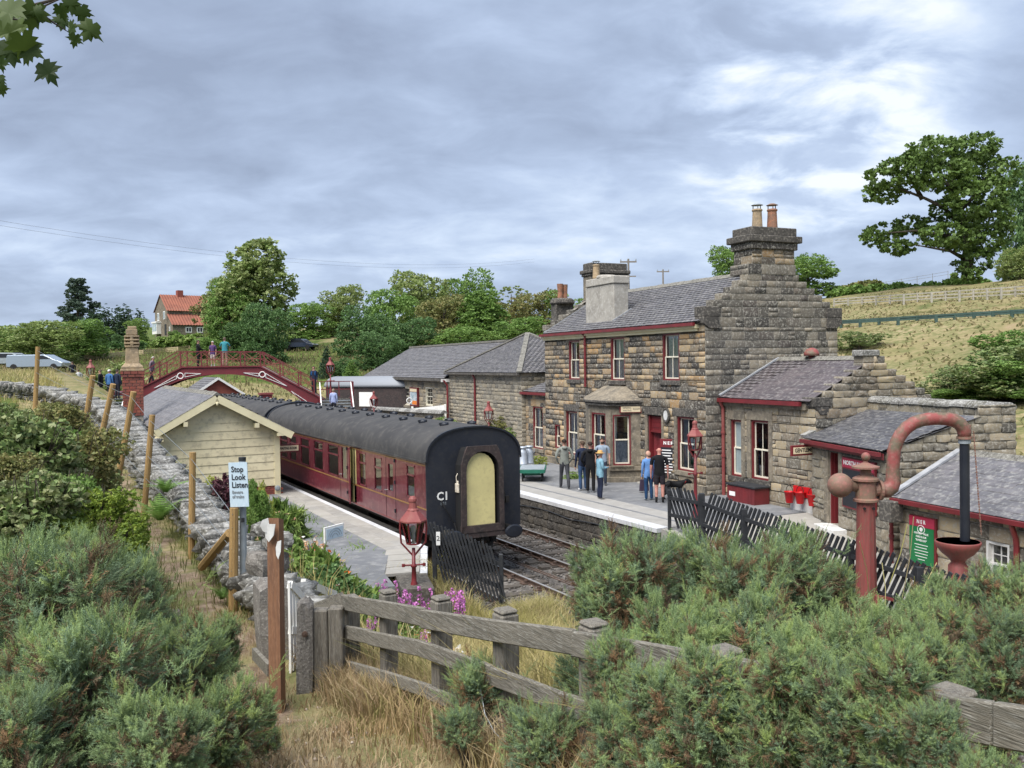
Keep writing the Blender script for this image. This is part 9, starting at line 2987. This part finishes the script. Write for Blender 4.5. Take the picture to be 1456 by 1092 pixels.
p,q = patch(16000,17,72,-6,62,None)
grass('hillside_grass',p,q,rng.uniform(.10,.24,len(p)),'grass_hill',lean=2.4,wid=.07,tint0=vnoise(p,q,5,31))
p,q = patch(14000,-20,-7.6,9,44,None)
grass('bank_top_grass',p,q,rng.uniform(.12,.4,len(p)),'grass_straw',lean=.9,wid=.012,tint0=vnoise(p,q,2,35))
xg,yg = rng.uniform(-75,-12,16000),rng.uniform(70,125,16000)
grass('meadow_grass',xg,yg,rng.uniform(.25,.6,len(xg)),'grass_hill',lean=.9,wid=.06,world=True,tint0=vnoise(xg,yg,6,33))
sp,sq = rng.uniform(-8.2,-6.2,900),rng.uniform(-18,-10,900)
k = vnoise(sp,sq,.8,55) > .62
sx_,sy_ = -2.18 + sp[k] * _c - sq[k] * _s,22.5 + sp[k] * _s + sq[k] * _c
scatter_stones('path_gravel',sx_,sy_,H(sx_,sy_) + .005,.008,.035,M['gravel'])
p,q = patch(700,.2,6.2,-11,1.5,lambda p,q: (vnoise(p,q,.6,41) > .78))
grass('track_weeds',p,q,rng.uniform(.06,.2,len(p)),'grass_green',lean=.8,wid=.006)
# the station garden
def plant(nm,label,cat,px,py,Yd,builder,group=None,rot=None,scale=1.0,onground=True):
 c = W(px,py,Yd)
 if onground:
  c.z = Hs(c.x,c.y)
 t = thing(nm,label,cat,c,rnd.uniform(0,360),group)
 t.scale = (scale,) * 3
 for part,me in builder:
  link(part,me,t)
 return t
def willowherb_mesh(seed):
 rr = np.random.default_rng(seed)
 mb = MB()
 P,D,PP,DD = [],[],[],[]
 for k in range(7):
  a,d = rr.uniform(0,6.28),rr.uniform(.0,.16)
  h = rr.uniform(.75,1.15)
  b = np.array([d * math.cos(a),d * math.sin(a),0]); tip = b + np.array([rr.uniform(-.08,.08),rr.uniform(-.08,.08),h])
  mb.tube([b,(b + tip) / 2 + rr.uniform(-.02,.02,3),tip],[.006,.005,.002],5)
  for j in range(34):
   f = rr.uniform(.12,.78); aa = rr.uniform(0,6.28)
   P.append(b + (tip - b) * f + np.array([math.cos(aa),math.sin(aa),.1]) * .04); D.append((math.cos(aa),math.sin(aa),.25))
  for j in range(34):
   f = rr.uniform(.72,1.0); aa = rr.uniform(0,6.28); r_ = .042 * (1.08 - f) / .36 + .008
   PP.append(b + (tip - b) * f + np.array([math.cos(aa),math.sin(aa),0]) * r_); DD.append((math.cos(aa),math.sin(aa),.2))
 V,Fc = leaves(np.array(P),np.array(D) * 2,.085,rr,asp=.14)
 lf = npmesh('leaf',V,Fc,M['leaf_garden'],tint=np.repeat(rr.random(len(P)),2))
 V,Fc = leaves(np.array(PP),np.array(DD),.040,rr)
 fl = npmesh('flower_spike',V,Fc,M['flower_pink'],tint=np.repeat(rr.random(len(PP)),2))
 st_ = bpy.data.meshes.new('stem'); st_.from_pydata([tuple(v) for v in mb.v],[],mb.f)
 st_.materials.append(M['leaf_purple'])
 return [('stem',st_),('leaf',lf),('flower_spike',fl)]
WH = [willowherb_mesh(401),willowherb_mesh(402),willowherb_mesh(403)]
for i,(px,py,Yd,s,w_) in enumerate(((608,800,16.5,1.15,'tall one right of the lamp post'),(640,800,17.2,1.2,'tall one against the black pickets'),(655,790,17.6,1.25,'tallest one, in front of the carriage corner'),(560,830,15.2,1.0,'behind the third fence post'),(575,835,14.2,.95,'left of the lamp foot'),(592,838,15.0,.95,'at the lamp foot'),(545,800,16.0,.9,'leftmost on the bank'),(625,835,14.6,.8,'low one below the pickets'),(566,800,17.2,.85,'at the platform end'),(612,846,13.4,.7,'low one behind the fourth fence post'),(548,880,11.0,.5,'between the top and middle planks'),(530,880,11.2,.5,'small one at the corner of the plank fence'))):
 plant('willowherb','pink flowering willowherb, ' + w_,'flower',px,py,Yd,WH[i % 3],'pink willowherb plants',scale=s)
def flowerclump(seed,n,leaf,lmat,fmat,nf,fs,spread=.5,hgt=.45,blades=False):
 rr = np.random.default_rng(seed)
 lob = [(rr.uniform(-spread,spread) * .7,rr.uniform(-spread,spread) * .7,hgt * rr.uniform(.2,.5),spread * .4,spread * .4,hgt * .45) for _ in range(8)]
 P,d,T = crown_points(lob,n,7,rr,shell=(.5,1.05))
 P[:,2] = np.maximum(P[:,2],.01)
 V,Fc = leaves(P,d + np.array([0,0,.9 if blades else .3]),leaf * rr.uniform(.6,1.3,len(P)),rr,asp=.07 if blades else .4)
 out_ = [('foliage',npmesh('foliage',V,Fc,M[lmat],tint=np.repeat(T,2)))]
 if nf:
  P,d,T = crown_points([(l[0],l[1],l[2] + hgt * .18,l[3],l[4],l[5]) for l in lob],nf,5,rr,shell=(.95,1.15))
  V,Fc = leaves(P,d,fs * rr.uniform(.7,1.2,len(P)),rr)
  out_.append(('flower',npmesh('flower',V,Fc,M[fmat],tint=np.repeat(T,2))))
 return out_
FC = {'orange': flowerclump(411,900,.38,'leaf_garden','flower_orange',45,.05,.45,.55,True),'white': flowerclump(412,1600,.06,'leaf_garden','flower_white',130,.06,.45,.5),
   'peach': flowerclump(413,1500,.05,'leaf_olive','flower_peach',420,.05,.5,.35),'green': flowerclump(414,2000,.075,'leaf_garden','flower_white',20,.035,.45,.6),'tall': flowerclump(415,1500,.34,'leaf_garden','flower_peach',60,.04,.4,.8,True),
   'dark': flowerclump(416,2000,.06,'leaf_dark',None,0,.03,.5,.4)}
GD = [(448,742,17.5,'orange',1.0,'clump of orange montbretia left of the white framed panel'),(428,760,15.5,'orange',.9,'clump of orange flowers with strap leaves behind the waymark post'),(480,790,14.8,'orange',.9,'strap leaved clump with few orange flowers above the gate'),
   (406,722,19.5,'white',.8,'white flowers low in the garden left of the grey platform'),(425,735,18.8,'white',.7,'white daisies on the edge of the flower bed'),
   (438,732,20.5,'peach',1.0,'peach and rust coloured ground flowers along the platform edge'),(415,716,22.5,'peach',1.0,'rusty seed heads in the flower bed by the cream building'),(470,765,19.0,'peach',.9,'rust coloured ground flowers round the white framed panel'),(500,785,17.5,'peach',.8,'pale peach flowers right of the white framed panel'),
   (520,800,16.6,'green',1.0,'bushy green herb right of the white framed panel'),(545,790,17.5,'green',.8,'bushy green herb with white specks by the lamp'),(470,800,14.0,'dark',1.1,'low dark green ground cover above the white handrail'),(440,800,12.8,'dark',1.0,'dark green ground cover behind the white gate'),(505,820,13.6,'dark',.9,'dark ground cover at the right end of the white handrail'),
   (400,700,24.0,'tall',1.1,'tall grassy plant below the corner of the cream building'),(385,705,22.0,'tall',1.0,'tall grassy plant left of the platform start'),(372,720,18.0,'tall',1.0,'tall pale leaved plant behind the warning sign'),(420,770,14.0,'green',.8,'green herb by the top of the waymark post'),(545,828,13.4,'green',.7,'green herb behind the plank fence corner'),(395,745,16.5,'green',1.0,'leafy green plant right of the warning sign')]
for px,py,Yd,kd,s,lab in GD:
 plant('garden_plant',lab,'garden plant',px,py,Yd,FC[kd],'plants of the station garden',scale=s * 1.35)
for px,py,w,h_,Yd,mn,kd,lab in ((318,690,74,96,17.5,'leaf_purple','bush','dark purple leaved shrub in front of the cream building'),(365,700,50,90,17.0,'leaf_green','bush','upright green shrub directly behind the warning sign'),(296,700,40,80,18.5,'leaf_lime','bush','yellow flowering shrub left of the purple shrub'),(378,690,34,70,20.5,'leaf_lime','bush','lime yellow shrub under the cream weatherboards'),(345,730,50,60,15,'leaf_garden','bush','green shrub just over the dry stone wall')):
 tree(px,py + h_ * .5,py - h_ * .5,w,Yd,kd,8 if mn != 'leaf_purple' else 17,mn,lab,'shrub','shrub','shrubs of the station garden',n=4200,leaf=.045)
t = thing('dry_stems','tall pale dry grass stems in front of the water crane','grass stems',Vector((*W(1270,860,8.0).xy,0)),0)
for (p,q) in (((1222,770),(1236,850)),((1265,830),(1290,745)),((1299,735),(1283,850)),((1290,870),(1332,800)),((1300,820),(1298,880)),((1258,880),(1254,800))):
 a,b = W(*p,8.0),W(*q,8.2)
 MB().tube([a - t.location,(a + b) / 2 - t.location + Vector((.02,0,.01)),b - t.location],.004,4).build('stem',M['grass_straw'],t)
# overhanging sycamore spray, top left corner
LEAF = [(0,0),(.10,-.16),(.34,-.10),(.30,.06),(.52,.14),(.40,.24),(.66,.40),(.42,.40),(.34,.50),(.22,.46),(.26,.74),(.12,.70),(0,1.0)]
LEAF = LEAF + [(-x,y) for x,y in reversed(LEAF[1:-1])]
def leafmesh(seed):
 g = np.random.default_rng(seed)
 v = [(x * g.uniform(.9,1.1),y,-.22 * abs(x) ** 1.3 + .10 * math.sin(y * 3 + seed) - .08 * y * y) for x,y in LEAF]
 v.append((0,.42,.03))
 n = len(LEAF)
 f = [(i,(i + 1) % n,n) for i in range(n)]
 return npmesh('leaf',np.array(v),np.array(f),M['leaf_syc'],tint=np.full(n,g.random()))
leafmat('leaf_syc',[(0.050,0.085,0.016),(0.036,0.064,0.014),(0.075,0.115,0.020),(0.030,0.055,0.015)],.34)
LM = [leafmesh(k) for k in range(4)]
SY = 3.0
br = thing('sycamore_branch','leafy sycamore branch hanging into the top left corner','branch',W(-40,10,SY),0)
tw_ = [((-420,120),(-160,40),(-40,20),(40,10),(82,-2)),((-40,20),(0,22),(30,30),(58,20),(90,38)),((-40,25),(-10,40),(20,52),(38,72)),((30,12),(64,8),(96,-6)),((60,20),(72,30),(98,46)),((-10,38),(18,60),(62,82)),((100,3),(118,22)),((-60,60),(-20,90),(4,110))]
for k,pl in enumerate(tw_):
 n_ = len(pl)
 MB().tube([W(x,y,SY + .04 * j) - br.location for j,(x,y) in enumerate(pl)],[(.016 if k == 0 else .005) * (1 - .75 * j / (n_ - 1)) for j in range(n_)],6).build('twig',M['twig'],br)
LV = [(20,2,44,200),(50,8,40,190),(30,50,44,160),(12,62,40,170),(46,62,34,200),(62,92,36,150),(88,26,26,190),(84,8,24,170),(104,34,26,235),(108,50,20,200),(116,10,26,180),(132,34,32,205),(4,30,40,150),(2,82,22,190),(0,108,20,200),(58,14,22,250),(8,8,40,220),(36,30,34,210),(100,-4,26,180),(0,120,18,170),(22,18,40,140)]
for k,(px,py,s,a) in enumerate(LV):
 c = W(px,py,SY + rnd.uniform(-.1,.12))
 sz = s / F * SY
 o = link('leaf',LM[k % 4],br,c - br.location,(R(90 + rnd.uniform(-35,35)),R(a),R(rnd.uniform(-40,40))),(sz,sz,sz))
